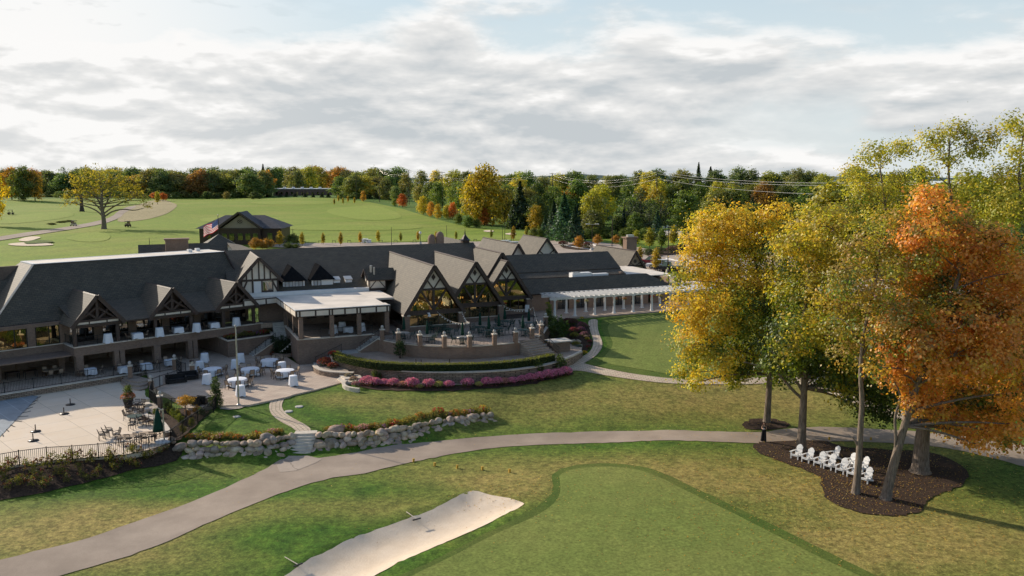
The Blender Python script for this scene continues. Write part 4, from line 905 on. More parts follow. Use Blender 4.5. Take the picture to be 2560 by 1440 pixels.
def handrail(P0, P1, z0, z1, lab, xf=FC, pk=True):
    fence('handrail', [xf((P0[0], P0[1], z0)), xf((P1[0], P1[1], z1))], .9, lab, M['black'], 'handrail', .05, .17, maxbay=1.5, picket=.02 if pk else .001)
t = stairs('terrace_stairs', 'lower stone flight rising along the pavilion wall from the patio', (1.3,.85), (4.1,.85), 1.5, 1.8, 3.05, 8)
slope_wall(t, (1.0,1.75), (4.2,1.75), 1.95, 3.15, 1.6)
t = stairs('terrace_stairs', 'upper stone flight rising to the terrace beside the pavilion', (6.2,.85), (8.3,.85), 1.5, 3.05, 4.4, 8)
slope_wall(t, (6.1,1.75), (8.5,1.75), 3.15, 4.5, 2.6)
mb = MB(FC); mb.box(3.9, 6.3, .07, 1.9, 2.4, 3.06); o = mb.build('stair_landing', M['concrete']); o['kind'] = 'structure'
handrail((1.3,1.72), (4.2,1.72), 2.0, 3.2, 'black handrail on the lower flight by the pavilion'); handrail((6.3,1.72), (8.4,1.72), 3.2, 4.5, 'black handrail on the upper flight by the pavilion')
t = stairs('terrace_steps', 'broad tan steps fanning down from the right end of the terrace', (24.7,12.0), (23.75,8.7), 3.0, 3.0, 4.4, 8, M['terrace'])
handrail((26.3,11.8), (25.5,8.6), 3.0, 4.4, 'dark railing down the right side of the broad terrace steps')
t = stairs('side_stairs', 'lower concrete flight by the planter wall, climbing right', (-4.7,-7.5), (-2.2,-8.1), 1.6, 1.8, 3.3, 9)
slope_wall(t, (-4.3,-6.5), (-1.7,-7.15), 1.95, 3.4, 1.7); handrail((-4.2,-6.5), (-1.8,-7.1), 1.95, 3.4, 'black railing beside the lower side stairs')
t = stairs('side_stairs', 'upper concrete flight up to the balcony between planter and pavilion', (-1.0,-8.1), (-.8,-11.3), 1.5, 3.3, 4.9, 10)
mb = MB(FC); mb.box(-2.3, -.3, -8.8, -7.2, 1.8, 3.31); o = mb.build('stair_landing', M['concrete']); o['kind'] = 'structure'
mb = MB(FC); mb.box(-4.2, -.3, -12.4, -11.2, 4.3, 4.9); o = mb.build('balcony_landing', M['terrace']); o['kind'] = 'structure'
# raised planter between balcony and patio
pl = [(-8.0,-10.2),(-7.2,-7.1),(-1.85,-9.0),(-1.85,-12.0)]
t = thing('raised_planter', 'tall brown brick planter of flowers under the balcony', 'planter', FC((-7, -7.1, 1.8)))
tpart(t, 'wall', FC, lambda mb: mb.prism(pl, 1.75, 3.72), M['brick'])
tpart(t, 'wall_cap', FC, lambda mb: wall_strip(mb, pl[:2] + pl[2:], .35, 3.72, 3.84), M['cap'])
tpart(t, 'soil', FC, lambda mb: mb.prism([(-7.6,-10.0),(-7.0,-7.4),(-2.1,-9.1),(-2.1,-11.8)], 3.7, 3.78), M['mulch'])
# low curved stone beds
t = thing('stone_bed_edge', 'low curved stone edging around the dark evergreens by the stairs', 'edging', W(700, 890, 1.8))
eb = [W(a, b, 1.8) for a, b in ((668,882),(680,889),(700,893),(722,892),(741,889))]
tpart(t, 'wall', IDENT, lambda mb: wall_strip(mb, smooth_line(eb, 1), .35, 1.78, 2.15), M['block'])
t = thing('curved_planter', 'curved low stone planter of red mums at the stair foot', 'planter', W(800, 925, 1.8))
eb = smooth_line([W(a, b, 2.35) for a, b in ((786,913),(796,922),(820,928),(850,930),(884,931))], 1)
tpart(t, 'wall', IDENT, lambda mb: wall_strip(mb, eb, .4, 1.75, 2.3), M['block']); tpart(t, 'wall_cap', IDENT, lambda mb: wall_strip(mb, eb, .5, 2.3, 2.38), M['cap'])
tpart(t, 'soil', IDENT, lambda mb: mb.prism([W(a, b, 2.25)[:2] for a, b in ((788,914),(798,921),(822,927),(872,929),(862,912),(850,893),(838,900),(812,905))], 1.8, 2.26), M['gravel'])
t = thing('stone_steps', 'two broad pale steps from the patio to the lower walk', 'steps', W(855, 950, 1.8))
for k, (poly, z) in enumerate((([(843,946),(866,935),(905,941),(896,953),(858,957)], 1.95), ([(848,937),(862,933),(900,937),(905,944),(862,947)], 2.08))):
    tpart(t, 'step', IDENT, lambda mb: mb.prism([W(a, b, z)[:2] for a, b in poly], 1.6, z), M['cap'])
t = thing('small_planter', 'small round stone planter holding pink and cream flowers', 'planter', W(878, 966, 1.75))
tpart(t, 'wall', IDENT, lambda mb: wall_strip(mb, smooth_line([W(a, b, 2.0) for a, b in ((866,952),(858,957),(862,965),(880,970),(898,972))], 1), .3, 1.6, 2.05), M['cap'])
t = thing('brick_bar', 'square brown brick block with a grey slab top beside the steps', 'bar block', FC((27.2, 9.8, 3.0)))
tpart(t, 'base', FC, lambda mb: mb.box(26.2, 28.4, 8.9, 10.4, 2.95, 4.15), M['brick']); tpart(t, 'slab_top', FC, lambda mb: mb.box(26.0, 28.6, 8.7, 10.6, 4.15, 4.27), M['concrete'])
# stone face, curved steps of the pool terrace
t = thing('block_wall', 'low stacked block wall between the lower patio and the pool deck', 'wall', FL((0, 2.7, 1.2)))
tpart(t, 'wall', FL, lambda mb: mb.box(-14, 5.6, 2.6, 2.85, 1.1, 1.74), M['block']); tpart(t, 'wall_cap', FL, lambda mb: mb.box(-14, 5.6, 2.5, 2.92, 1.74, 1.83), M['cap'])
t = thing('curved_steps', 'shallow curved steps from the pool deck up to the patio', 'steps', W(338, 970, 1.2))
for k in range(3):
    c = [(300 + k * 4, 956 - k * 3), (312 + k * 3, 966 - k * 5), (330, 973 - k * 6), (350, 975 - k * 6), (368 - k, 970 - k * 5), (374, 955), (330, 945)]
    tpart(t, 'step', IDENT, lambda mb: mb.prism([W(a, b, 1.3)[:2] for a, b in c], 1.15, 1.35 + k * .15), M['terrace'])
# iron fences
BF = 'black iron picket fence '
g2 = lambda L, z: [W(a, b, z) for a, b in L]
fence('iron_fence', g2([(-60,1184),(49,1164),(118,1155),(182,1151),(247,1146),(310,1141),(373,1128),(427,1110)], 1.2), 1.15, BF + 'along the front edge of the pool deck', M['black'], maxbay=2.6)
fence('iron_fence', [W(427,1110,1.2), W(457,1086,1.35), W(495,1060,1.55), W(534,1031,1.65), W(545,1014,1.8)], 1.15, BF + 'climbing beside the mulch bed to the evergreen', M['black'])
fence('iron_fence', g2([(404,1022),(430,1026),(500,1022),(540,1016)], 1.8), 1.1, BF + 'behind the small orange tree at the patio edge', M['black'])
fence('iron_fence', [W(380,985,1.5), W(374,1000,1.4), W(401,1021,1.6)], 1.1, BF + 'short run between the two brick gate piers', M['black'])
t = fence('iron_fence', g2([(382,975),(400,968),(421,961),(444,953)], 1.8), 1.15, BF + 'with two white sign boards by the patio gate', M['black'])
for (a, b), (c, d) in (((387,972),(398,968)), ((401,967),(406,965))):
    p, q = W(a, b, 1.8), W(c, d, 1.8); tpart(t, 'sign_board', IDENT, lambda mb: mb.bar(p + Vector((.03, -.05, .6)), q + Vector((.03, -.05, .6)), .03, .85), M['white'])
fence('iron_fence', [FL((-10, 2.45, 1.8)), FL((5.4, 2.45, 1.8))], 1.05, BF + 'along the covered gallery above the pool', M['black'])
fence('iron_fence', g2([(330,940),(365,936),(400,931),(434,924)], 1.8), 1.05, BF + 'between the two gallery brick piers', M['black'])
fence('iron_fence', g2([(442,926),(454,934),(465,937)], 1.8), 1.25, BF + 'open gate leaf near the dark sofa', M['black'])
for a, b, z, l in ((326,942,1.8,'brick pier at the top of the curved pool steps'),(437,924,1.8,'brick pier left of the gate near the bar'),(481,940,1.8,'brick pier topped by a dark urn near the sofa'),(379,980,1.5,'brick pier with a round lamp by the sign boards'),(401,1022,1.6,'sunlit brick pier at the corner of the rock garden')):
    pier(a, b, z, l, 1.15, .45, None)
# balcony and pavilion railings
for a0, a1, l in ((.3, 4.3, 'first bay'), (4.5, 8.4, 'second bay'), (8.6, 12.5, 'third bay'), (12.7, 16.4, 'fourth bay'), (16.6, 20.3, 'fifth bay')):
    fence('balcony_railing', [FL((a0, -.12, 4.97)), FL((a1, -.12, 4.97))], .95, 'thin black balcony railing, ' + l + ' from the left', M['black'], 'railing', .04, .14, maxbay=2, picket=.014)
fence('balcony_railing', [FL((.1, -3.4, 4.97)), FL((.1, -.3, 4.97))], .95, 'thin black railing on the short left return of the balcony', M['black'], 'railing', .04, .14, maxbay=2, picket=.014)
fence('balcony_railing', [FC((.3, -.1, 4.73)), FC((8.2, -.1, 4.73))], .95, 'thin black railing along the front of the flat roofed pavilion', M['black'], 'railing', .04, .14, maxbay=2, picket=.014)
fence('balcony_railing', [FC((-.1, -9.4, 4.73)), FC((-.1, -.3, 4.73))], .95, 'thin black railing along the left side of the pavilion', M['black'], 'railing', .04, .14, maxbay=2, picket=.014)
# ------------------------------------------------------------------ pergola
perg = thing('pergola', 'long white pergola on round columns along the right wing', 'pergola', FC((33.3, -3.75, 4.4)))
XS = [33.3 + 2.95 * i for i in range(9)]
col_me = None
for b in (-3.75, -6.3):
    for x in XS:
        if b < -5 and x < 34: continue
        mb = MB(FC); mb.box(x - .22, x + .22, b - .22, b + .22, 4.39, 4.5); mb.lathe([(.2, 0), (.17, .12), (.155, .9), (.13, 2.0), (.17, 2.06), (.2, 2.14)], (x, b, 4.5), 12); mb.box(x - .2, x + .2, b - .2, b + .2, 6.63, 6.7)
        mb.build('column', M['whitecol'], perg)
for b in (-3.75, -6.3): tpart(perg, 'beam', FC, lambda mb: (mb.box(32.6, 57.6, b - .14, b - .06, 6.7, 7.0), mb.box(32.6, 57.6, b + .06, b + .14, 6.7, 7.0), mb.box(33, 57.3, b - .05, b + .05, 6.72, 6.98)), M['whitecol'])
x = 32.9
while x < 57.4:
    tpart(perg, 'rafter', FC, lambda mb: mb.box(x - .03, x + .03, -7.2, -2.95, 6.99, 7.2), M['whitecol']); x += .74
for b in np.arange(-6.9, -3.0, .95): tpart(perg, 'batten', FC, lambda mb: mb.box(32.6, 57.7, b - .03, b + .03, 7.2, 7.25), M['whitecol'])
# ------------------------------------------------------------------ furniture
GALL, PATIO, TERR, PAV, DECK = 4.9, 1.8, 4.4, 4.62, 1.2
def chair_proto(name, lab, cat, fm, sm, loc, rz, group, metal=False):
    t = thing(name, lab, cat, loc, rz, group)                        # faces local -y
    for sx in (-1, 1):
        for y, top in ((-.21, .44), (.21, .46)):
            mb = MB(); mb.bar((sx * .215, y + (.06 if y > 0 else -.02), 0), (sx * .2, y, top), .035); mb.build('leg', fm, t, False)
    mb = MB(); mb.box(-.225, .225, -.23, .22, .43, .475); mb.build('seat', sm, t, False)
    mb = MB(); P0, P1 = (.0, .21, .5), (.0, .33, .93)
    if metal:
        for x in (-.2, -.1, 0, .1, .2): mb.bar((x, .21, .46), (x, .34, .9), .022)
        mb.bar((-.22, .34, .9), (.22, .34, .9), .035); mb.bar((-.22, .28, .68), (.22, .28, .68), .03)
    else: mb.add([(-.2, .2, .5), (.2, .2, .5), (.2, .32, .9), (-.2, .32, .9), (-.2, .225, .5), (.2, .225, .5), (.2, .345, .9), (-.2, .345, .9)], [(3, 2, 1, 0), (4, 5, 6, 7), (0, 1, 5, 4), (1, 2, 6, 5), (2, 3, 7, 6), (3, 0, 4, 7)])
    mb.build('backrest', fm if metal else sm, t, False)
    mb = MB()
    for sx in (-1, 1): mb.bar((sx * .215, .2, .45), (sx * .215, .345, .93), .035)
    mb.bar((-.215, .345, .92), (.215, .345, .92), .035); mb.build('back_frame', fm, t, False)
    for sx in (-1, 1):
        mb = MB(); mb.bar((sx * .235, -.18, .64), (sx * .235, .27, .66), .04); mb.bar((sx * .235, -.18, .44), (sx * .235, -.18, .64), .03); mb.build('armrest', fm, t, False)
    return t
PROTO = {}
def put_chair(kind, loc, rz, lab, group):
    if kind not in PROTO:
        a = dict(banquet=('banquet_chair', 'chair', M['brownframe'], M['tan'], False), green=('patio_chair', 'chair', M['greenmetal'], M['greenmetal'], True), iron=('iron_chair', 'chair', M['bronze'], M['bronze'], True))[kind]
        PROTO[kind] = chair_proto(a[0], lab, a[1], a[2], a[3], loc, rz, group, a[4]); return PROTO[kind]
    c = copy_tree(PROTO[kind]); c.location = loc; c.rotation_euler = (0, 0, rz); c['label'] = lab; c['group'] = group; return c
def ring_chairs(kind, c, r, angles, lab, group):
    for a in angles:
        d = Vector((math.cos(a), math.sin(a), 0)); put_chair(kind, Vector(c) + d * r, a - math.pi / 2, lab, group)
TABLE = {}
def put_table(kind, loc, lab, rz=0.0):
    """bare table under a cloth: top and pedestal"""
    if kind not in TABLE:
        r, hh = dict(round=(.9, .74), cocktail=(.38, 1.06), square=(.5, .74))[kind]
        t = thing('folding_table', lab, 'table', loc, rz, 'tables hidden under white cloths')
        mb = MB()
        if kind == 'square': mb.box(-r, r, -r, r, hh - .03, hh)
        else: mb.lathe([(r, hh - .03), (r, hh)], n=20)
        mb.build('tabletop', M['tan'], t, False)
        for i in range(4):
            a = i * math.pi / 2 + .78; mb = MB(); mb.bar((math.cos(a) * r * .6, math.sin(a) * r * .6, 0), (math.cos(a) * r * .5, math.sin(a) * r * .5, hh - .03), .03); mb.build('leg', M['black'], t, False)
        TABLE[kind] = t
    else: t = copy_tree(TABLE[kind]); t.location = loc; t.rotation_euler = (0, 0, rz); t['label'] = lab
    return t
CLOTH = {}
def put_cloth(kind, loc, lab, rz=0.0, group=None):
    if kind not in CLOTH:
        mb = MB()
        if kind == 'round': R0, hh, drop, n, fl = .93, .755, .62, 40, .11
        elif kind == 'cocktail': R0, hh, drop, n, fl = .40, 1.075, 1.0, 32, .16
        else: R0, hh, drop, n, fl = .52, .755, .6, 40, .06
        def rr(a, s):
            if kind == 'square':
                b = R0 / max(abs(math.cos(a)), abs(math.sin(a))); b = min(b, R0 * 1.32)
            else: b = R0
            return b * (1 + s * fl * (1.1 + .55 * math.sin(a * (9 if kind == 'round' else 7) + 1.0) + .35 * math.sin(a * 4 + .4)) / (1 if kind == 'round' else .8))
        vs = [(0, 0, hh)]; rows = [(.97, 0, 0.0), (1.0, 0, .012), (1.01, .05, .08), (1, .4, .4), (1, .75, .72), (1, 1.0, 1.0)]
        for q, s, dz in rows:
            for j in range(n):
                a = 2 * math.pi * j / n; r = rr(a, s) * q; low = .06 * math.sin(a * 4 + .4) if dz == 1.0 else 0
                vs.append((r * math.cos(a), r * math.sin(a), hh - drop * dz - (low if drop < .9 else min(low, .03))))
        fs = [(0, 1 + j, 1 + (j + 1) % n) for j in range(n)]
        for i in range(len(rows) - 1): fs += [(1 + i * n + j, 1 + (i + 1) * n + j, 1 + (i + 1) * n + (j + 1) % n, 1 + i * n + (j + 1) % n) for j in range(n)]
        mb.add(vs, fs, 0, True); o = mb.build('tablecloth', M['cloth'], None, False); CLOTH[kind] = o
    else: o = CLOTH[kind].copy(); COL.objects.link(o)
    o.location = loc; o.rotation_euler = (0, 0, rz); tag(o, lab, 'tablecloth', group)
    return o
LIFT = Vector((0, 0, .002))
def dressed(kind, px, py, z, where, rz=0.0):
    hh = dict(round=.75, cocktail=1.07, square=.75)[kind]; p = W(px, py, z + hh); p.z = z
    nm = dict(round='round', cocktail='tall cocktail', square='square')[kind]
    put_table(kind, p, nm + ' folding table under the white cloth ' + where, rz); put_cloth(kind, p + LIFT, 'white cloth on the ' + nm + ' table ' + where, rz)
    return p
RND = [(531,921,'front left of the balcony planter'),(625,921,'in the middle of the shaded patio'),(674,899,'nearest the dark evergreens'),(593,947,'half in sun left of the flagpole'),(713,925,'rightmost, near the stair foot')]
for i, (a, b, w) in enumerate(RND):
    p = dressed('round', a, b, PATIO, w, i)
    n = 8; skip = [(2,), (), (5,), (3,), (6,)][i]
    ring_chairs('banquet', p, 1.25, [2 * math.pi * k / n + i * .37 + R.uniform(-.12, .12) for k in range(n) if k not in skip], 'tan sling chair at the round table ' + w, 'chairs around the round table ' + w)
for a, b, w in [(511,883,'by the balcony columns, tallest drape'),(499,903,'by the brick urn pier'),(601,884,'against the planter wall'),(588,899,'left of the planter wall corner'),(517,935,'in front of the left round table'),(705,905,'beside the rightmost round table'),(733,939,'at the sunlit edge of the patio'),(601,964,'lit behind the flagpole')]:
    dressed('cocktail', a, b, PATIO, w, a)
for i, (a, b, w) in enumerate([(226,921,'in the gallery left of the pier'),(310,917,'in the gallery by the brick pier'),(365,909,'in the gallery before the bar'),(425,899,'by the gate in the gallery')]):
    p = dressed('square', a, b, PATIO, w, FL.rot); ring_chairs('banquet', p, .95, [FL.rot + k * math.pi / 2 for k in (0, 1, 2)][:3 - i % 2], 'tan chair at the square table ' + w, 'chairs at the square table ' + w)
for i, (a, b, w) in enumerate([(269,834,'in the first balcony bay'),(398,819,'in the third balcony bay'),(491,808,'in the fourth balcony bay'),(590,794,'in the last balcony bay')]): dressed('cocktail', a, b, GALL, w, i)
for i, (a, b, w) in enumerate([(342,832,'in the second balcony bay'),(444,818,'right in the third balcony bay'),(534,806,'right in the fourth balcony bay')]):
    p = dressed('square', a, b, GALL, w, FL.rot); ring_chairs('banquet', p, .9, [FL.rot, FL.rot + math.pi], 'tan chair at the low table ' + w, 'chairs at the low table ' + w)
for i, (a, b, w) in enumerate([(833,812,'left under the flat roofed pavilion'),(855,805,'at the back of the pavilion'),(870,817,'by the pavilion rail'),(903,807,'at the right end of the pavilion')]): dressed('cocktail' if i != 2 else 'square', a, b, PAV, w, i)
for k, (a, b) in enumerate(((607,790), (632,787), (647,788))): put_chair('banquet', W(a, b, GALL + .5) - Vector((0, 0, .5)), FL.rot + math.pi, 'pale chair in the dark at the right end of the balcony', 'pale chairs at the balcony end')
# dark dining set in the left of the gallery
def plain_table(name, lab, loc, rz, sx, sy, hh, mt, ml, group=None):
    t = thing(name, lab, 'table', loc, rz, group)
    mb = MB(); mb.box(-sx / 2, sx / 2, -sy / 2, sy / 2, hh - .05, hh); mb.build('tabletop', mt, t)
    for x in (-1, 1):
        for y in (-1, 1): mb = MB(); mb.bar((x * (sx / 2 - .08), y * (sy / 2 - .08), 0), (x * (sx / 2 - .1), y * (sy / 2 - .1), hh - .05), .05); mb.build('leg', ml, t)
    return t
p = W(132, 923, PATIO + .75); p.z = PATIO
plain_table('dining_table', 'long tan table in the shade of the gallery', p, FL.rot, 2.0, 1.0, .75, M['tan'], M['brownframe'])
for k, (dx, dy, r) in enumerate(((-.5, -.8, math.pi), (.5, -.8, math.pi), (-.5, .8, 0), (.5, .8, 0))): q = Matrix.Rotation(FL.rot, 3, 'Z') @ Vector((dx, dy, 0)); put_chair('banquet', p + q, FL.rot + r, 'tan chair at the long gallery table', 'chairs at the long gallery table')
for k, (a, b) in enumerate(((30, 930), (75, 926))): 
    p = W(a, b, PATIO + .75); p.z = PATIO; plain_table('dining_table', ['dark table at the far left of the gallery', 'dark table beside the far left table'][k], p, FL.rot, 1.3, .9, .75, M['brownframe'], M['black'])
# ---- upper terrace: green tables with closed umbrellas
def round_metal_table(lab, loc):
    t = thing('patio_table', lab, 'table', loc)
    mb = MB(); mb.lathe([(.62, .7), (.64, .72), (.62, .735)], n=20); mb.build('tabletop', M['steel'] if 'stone' in lab else M['greenmetal'], t)
    for i in range(4): a = i * math.pi / 2 + .4; mb = MB(); mb.bar((math.cos(a) * .42, math.sin(a) * .42, 0), (math.cos(a) * .3, math.sin(a) * .3, .7), .04); mb.build('leg', M['greenmetal'], t)
    return t
def closed_umbrella(lab, loc, hh=2.5, hole=True):
    t = thing('closed_umbrella', lab, 'umbrella', loc)
    mb = MB(); mb.lathe([(.25, 0), (.25, .06), (.05, .1)], n=14); mb.build('base', M['black'], t)
    mb = MB(); mb.tube([(0, 0, .05), (0, 0, hh)], .025, 6); mb.build('pole', M['tan'], t)
    mb = MB(); mb.lathe([(.05, hh - 1.55), (.2, hh - 1.5), (.17, hh - 1.0), (.12, hh - .5), (.06, hh - .08), (.01, hh)], n=14, wob=lambda i, a: 1 + .22 * math.sin(a * 7)); mb.build('canopy', M['greencloth'], t)
    return t
TT = [(1010,831,'stone topped, at the left end of the terrace'),(1068,839,'stone topped, behind the third pier'),(1156,842,'stone topped, by the string light pole'),(1200,817,'behind the second gable column'),(1222,826,'in the shaded middle of the terrace'),(1247,820,'right of the terrace middle'),(1262,802,'near the third gable windows'),(1307,824,'behind the pier left of the steps'),(1322,806,'at the right end of the terrace'),(1120,822,'near the first gable windows'),(1092,815,'close under the first gable glass')]
for i, (a, b, w) in enumerate(TT):
    p = W(a, b, TERR + .73); p.z = TERR
    round_metal_table('round green metal table ' + w, p) if 'stone' not in w else round_metal_table('round ' + w.replace('topped,', 'topped table'), p)
    ring_chairs('green', p, .95, [k * math.pi / 2 + i * .7 + R.uniform(-.3, .3) for k in range(4)], 'green metal chair at the table ' + w, 'green chairs at the table ' + w)
    if i not in (9, 10): closed_umbrella('closed green umbrella through the table ' + w, p, 2.45 if i else 2.6)
# string lights
def string(p, q, sag, n, lab):
    t = thing('string_lights', lab, 'string lights', p); P = []
    for i in range(n + 1): s = i / n; c = Vector(p).lerp(Vector(q), s); c.z -= sag * 4 * s * (1 - s); P.append(c)
    mb = MB(IDENT); mb.tube(P, .022, 5); mb.build('cable', M['cap'], t, False)
    for i in range(1, n): mb = MB(IDENT); mb.ball(P[i] - Vector((0, 0, .13)), .07, 5); mb.bar(P[i], P[i] - Vector((0, 0, .09)), .025); mb.build('bulb', M['whitebulb'], t, False)
def lamp_post(lab, px, py, z, hh, r=.04):
    p = W(px, py, z); t = thing('light_pole', lab, 'pole', p); mb = MB(); mb.tube([(0, 0, 0), (0, 0, hh)], r, 6); mb.build('pole', M['bronze'], t); mb = MB(); mb.lathe([(.09, 0), (.09, .05), (.04, .12)], n=8); mb.build('foot', M['black'], t); return p + Vector((0, 0, hh))
a = lamp_post('thin pole holding string lights by the curved wall', 1175.5, 863, 4.48, 2.55); b = lamp_post('thin pole holding string lights near the garden', 1333, 822, 4.42, 2.6)
string(FC((16.2, -.6, 6.7)), a, .6, 12, 'string of bulbs sagging from the first gable to the near pole'); string(FC((19.4, -.9, 6.6)), a, .45, 9, 'string of bulbs from the brick column to the near pole'); string(FC((25.9, -3.9, 6.5)), b, .5, 12, 'string of bulbs from the second gable to the right pole')
a = W(1353, 820, 5.4); string(b, a, .5, 5, 'short string of bulbs dropping from the right pole to a pier')
string(W(738, 845, 4.0), W(700, 880, 2.4), .1, 6, 'string of bulbs hanging over the dark evergreens')
# umbrella bases left out on the paving
def ubase(px, py, z, lab):
    t = thing('umbrella_base', lab, 'umbrella base', W(px, py, z)); mb = MB(); mb.lathe([(.42, 0), (.42, .05), (.1, .1)], n=16); mb.build('disc', M['bronze'], t); mb = MB(); mb.tube([(0, 0, .08), (0, 0, .62)], .045, 8); mb.build('sleeve', M['bronze'], t)
for a, b, z, l in ((176,1012,DECK,'round umbrella base in the shade of the pool deck'),(160,1035,DECK,'sunlit umbrella base near the shadow edge'),(89,1079,DECK,'umbrella base near the pool edge, upper of two'),(83,1102,DECK,'umbrella base nearest the iron fence, by the pool'),(1040,912,3.0,'left of two umbrella bases behind the hedge'),(1053,913,3.0,'right of two umbrella bases behind the hedge'),(1124,912,3.0,'lone umbrella base on the middle walk')): ubase(a, b, z, l)
# ---- pool deck furniture
for i, (a, b, l, rz) in enumerate([(318,1089,'slatted grey table at the left by the pool fence',.25),(368,1082,'slatted grey table beside the green umbrella',.25)]):
    p = W(a, b, DECK + .72); p.z = DECK; plain_table('slatted_table', l, p, rz, 1.35, .95, .72, M['tan'], M['bronze'])
CH = [(256,1100,2.2),(266,1094,2.2),(275,1089,2.2),(292,1098,-.8),(300,1110,3.2),(322,1110,3.2),(345,1106,3.1),(362,1108,3.2),(384,1104,3.2),(330,1075,0),(392,1090,-1.3),(378,1062,.3),(366,1066,1.2),(352,1062,2.0),(325,1040,1.5),(340,1036,0),(352,1040,-.9),(335,1052,2.6),(350,1050,-2.2),(318,1050,1.7),(326,1026,.1),(341,1024,0),(354,1024,-.2)]
for a, b, rz in CH: put_chair('iron', W(a, b, DECK), rz, 'bronze iron chair among the jumble by the pool fence', 'iron chairs on the pool deck')
p = W(336, 1040, DECK + .7); p.z = DECK; round_metal_table('round green iron table amid iron chairs by the pool', p)
t = thing('cantilever_umbrella', 'closed dark green cantilever umbrella on a white base by the pool', 'umbrella', W(411, 1104, DECK))
mb = MB(); mb.lathe([(.72, 0), (.75, .05), (.7, .13), (.1, .16)], n=20); mb.build('base', M['white'], t)
mb = MB(); mb.tube([(0, 0, .12), (0, 0, 2.75)], .075, 10); mb.build('pole', M['steel'], t)
mb = MB(); mb.bar((0, 0, 2.6), (-.42, 0, 2.85), .06); mb.build('arm', M['steel'], t)
mb = MB(); mb.lathe([(.12, .95), (.44, 1.0), (.36, 1.5), (.24, 2.2), (.12, 2.7), (.02, 2.95)], (-.45, 0, -.1), 16, 0, True, lambda i, a: 1 + .14 * math.sin(a * 8)); mb.build('canopy', M['greencloth'], t)
t = thing('flower_pot', 'tall black pot with orange flowers and a round shrub on the deck', 'planter', W(321, 1018, DECK))
mb = MB(); mb.lathe([(.3, 0), (.36, .3), (.48, .78), (.5, .8), (.42, .8), (.4, .72)], n=18); mb.build('pot', M['rubber'], t)
POT = t
t = thing('seat_wall', 'low curved stone seat wall between pool deck and rock garden', 'wall', W(366, 1010, DECK))
for i, (a, b, sx) in enumerate(((364,997,.9),(367,1008,.8),(365,1020,.7),(362,1033,.6))):
    c = W(a, b, 1.55); mb = MB(IDENT); mb.cbox((c.x, c.y, 1.1 + i * .0), sx, .55, .5 - i * .04, 0, -.9); mb.build('block', M['cap'], t)
sw = smooth_line([W(a, b, 1.6) for a, b in ((360,1038),(374,1041),(392,1050),(404,1058),(414,1070),(420,1082))], 1)
tpart(t, 'wall', IDENT, lambda mb: wall_strip(mb, sw, .45, 1.1, 1.6), M['block']); tpart(t, 'wall_cap', IDENT, lambda mb: wall_strip(mb, sw, .55, 1.6, 1.68), M['cap'])
# dark sofas on the patio
def sofa(px, py, z, rz, lab, w=1.9):
    t = thing('outdoor_sofa', lab, 'sofa', W(px, py, z), rz)
    mb = MB(); mb.box(-w / 2, w / 2, -.4, .4, .08, .3); mb.build('frame', M['black'], t)
    mb = MB(); [mb.box(-w / 2 + .1 + i * (w - .2) / 2, -w / 2 + .08 + (i + 1) * (w - .2) / 2, -.4, .25, .3, .46) for i in range(2)]; mb.build('seat_cushion', M['rubber'], t)
    mb = MB(); mb.box(-w / 2, w / 2, .25, .42, .3, .85); mb.build('backrest', M['rubber'], t)
    for s in (-1, 1): mb = MB(); mb.box(s * (w / 2) - .07, s * (w / 2) + .07, -.4, .4, .08, .62); mb.build('armrest', M['black'], t)
sofa(440, 957, PATIO, .5, 'dark sofa left of the pair beside the urn pier'); sofa(470, 949, PATIO, .5, 'dark sofa right of the pair beside the urn pier')
sofa(491, 1011, PATIO, 2.9, 'low black lounge chair left, behind the small orange tree', .9); sofa(510, 1009, PATIO, 2.8, 'black lounge chair right, next to the tall evergreen', .9)
# flagpole on the patio edge
t = thing('flagpole', 'bare silver flagpole without a flag at the patio edge', 'flagpole', W(597, 1013, 1.72))
mb = MB(); mb.tube([(0, 0, 0), (0, 0, 3.5), (0, 0, 7.4)], [.085, .075, .05], 10); mb.build('pole', M['steel'], t)
mb = MB(); mb.ball((0, 0, 7.48), .09, 8); mb.build('ball', M['steel'], t); mb = MB(); mb.lathe([(.22, 0), (.2, .08), (.1, .14)], n=12); mb.build('collar', M['steel'], t)
mb = MB(); mb.bar((.09, -.05, 1.2), (.09, -.05, 1.4), .05); mb.tube([(.1, -.03, 1.3), (.09, -.03, 7.2)], .008, 4); mb.build('halyard', M['white'], t)
drape('flagpole_gravel', [G(a, b)[:2] for a, b in ((548,1014),(572,1014),(598,1011),(622,1008),(618,1016),(600,1023),(572,1026),(550,1024))], M['gravel'], .07, .4)
for a, b, l in ((748,1017,'round utility cover in the lawn, upper one'),(722,1029,'round utility cover in the lawn beside the garden path'),(592,1042,'square drain cover in the small lawn')):
    p = G(a, b); t = thing('manhole_cover', l, 'utility cover', p); mb = MB(); mb.lathe([(.38, -.05), (.38, .05), (.3, .07)], n=18 if 'round' in l else 4); mb.build('lid', M['concrete'], t)
# hanging baskets, sandwich board
t = thing('menu_board', 'white and blue easel board on the terrace near the right wall', 'sign', W(1318, 785, TERR)); mb = MB(); mb.box(-.28, .28, -.03, .03, .25, 1.25); mb.build('board', M['white'], t)
for x in (-.24, .24): mb = MB(); mb.bar((x, 0, 0), (x, 0, 1.3), .04); mb.build('leg', M['black'], t)
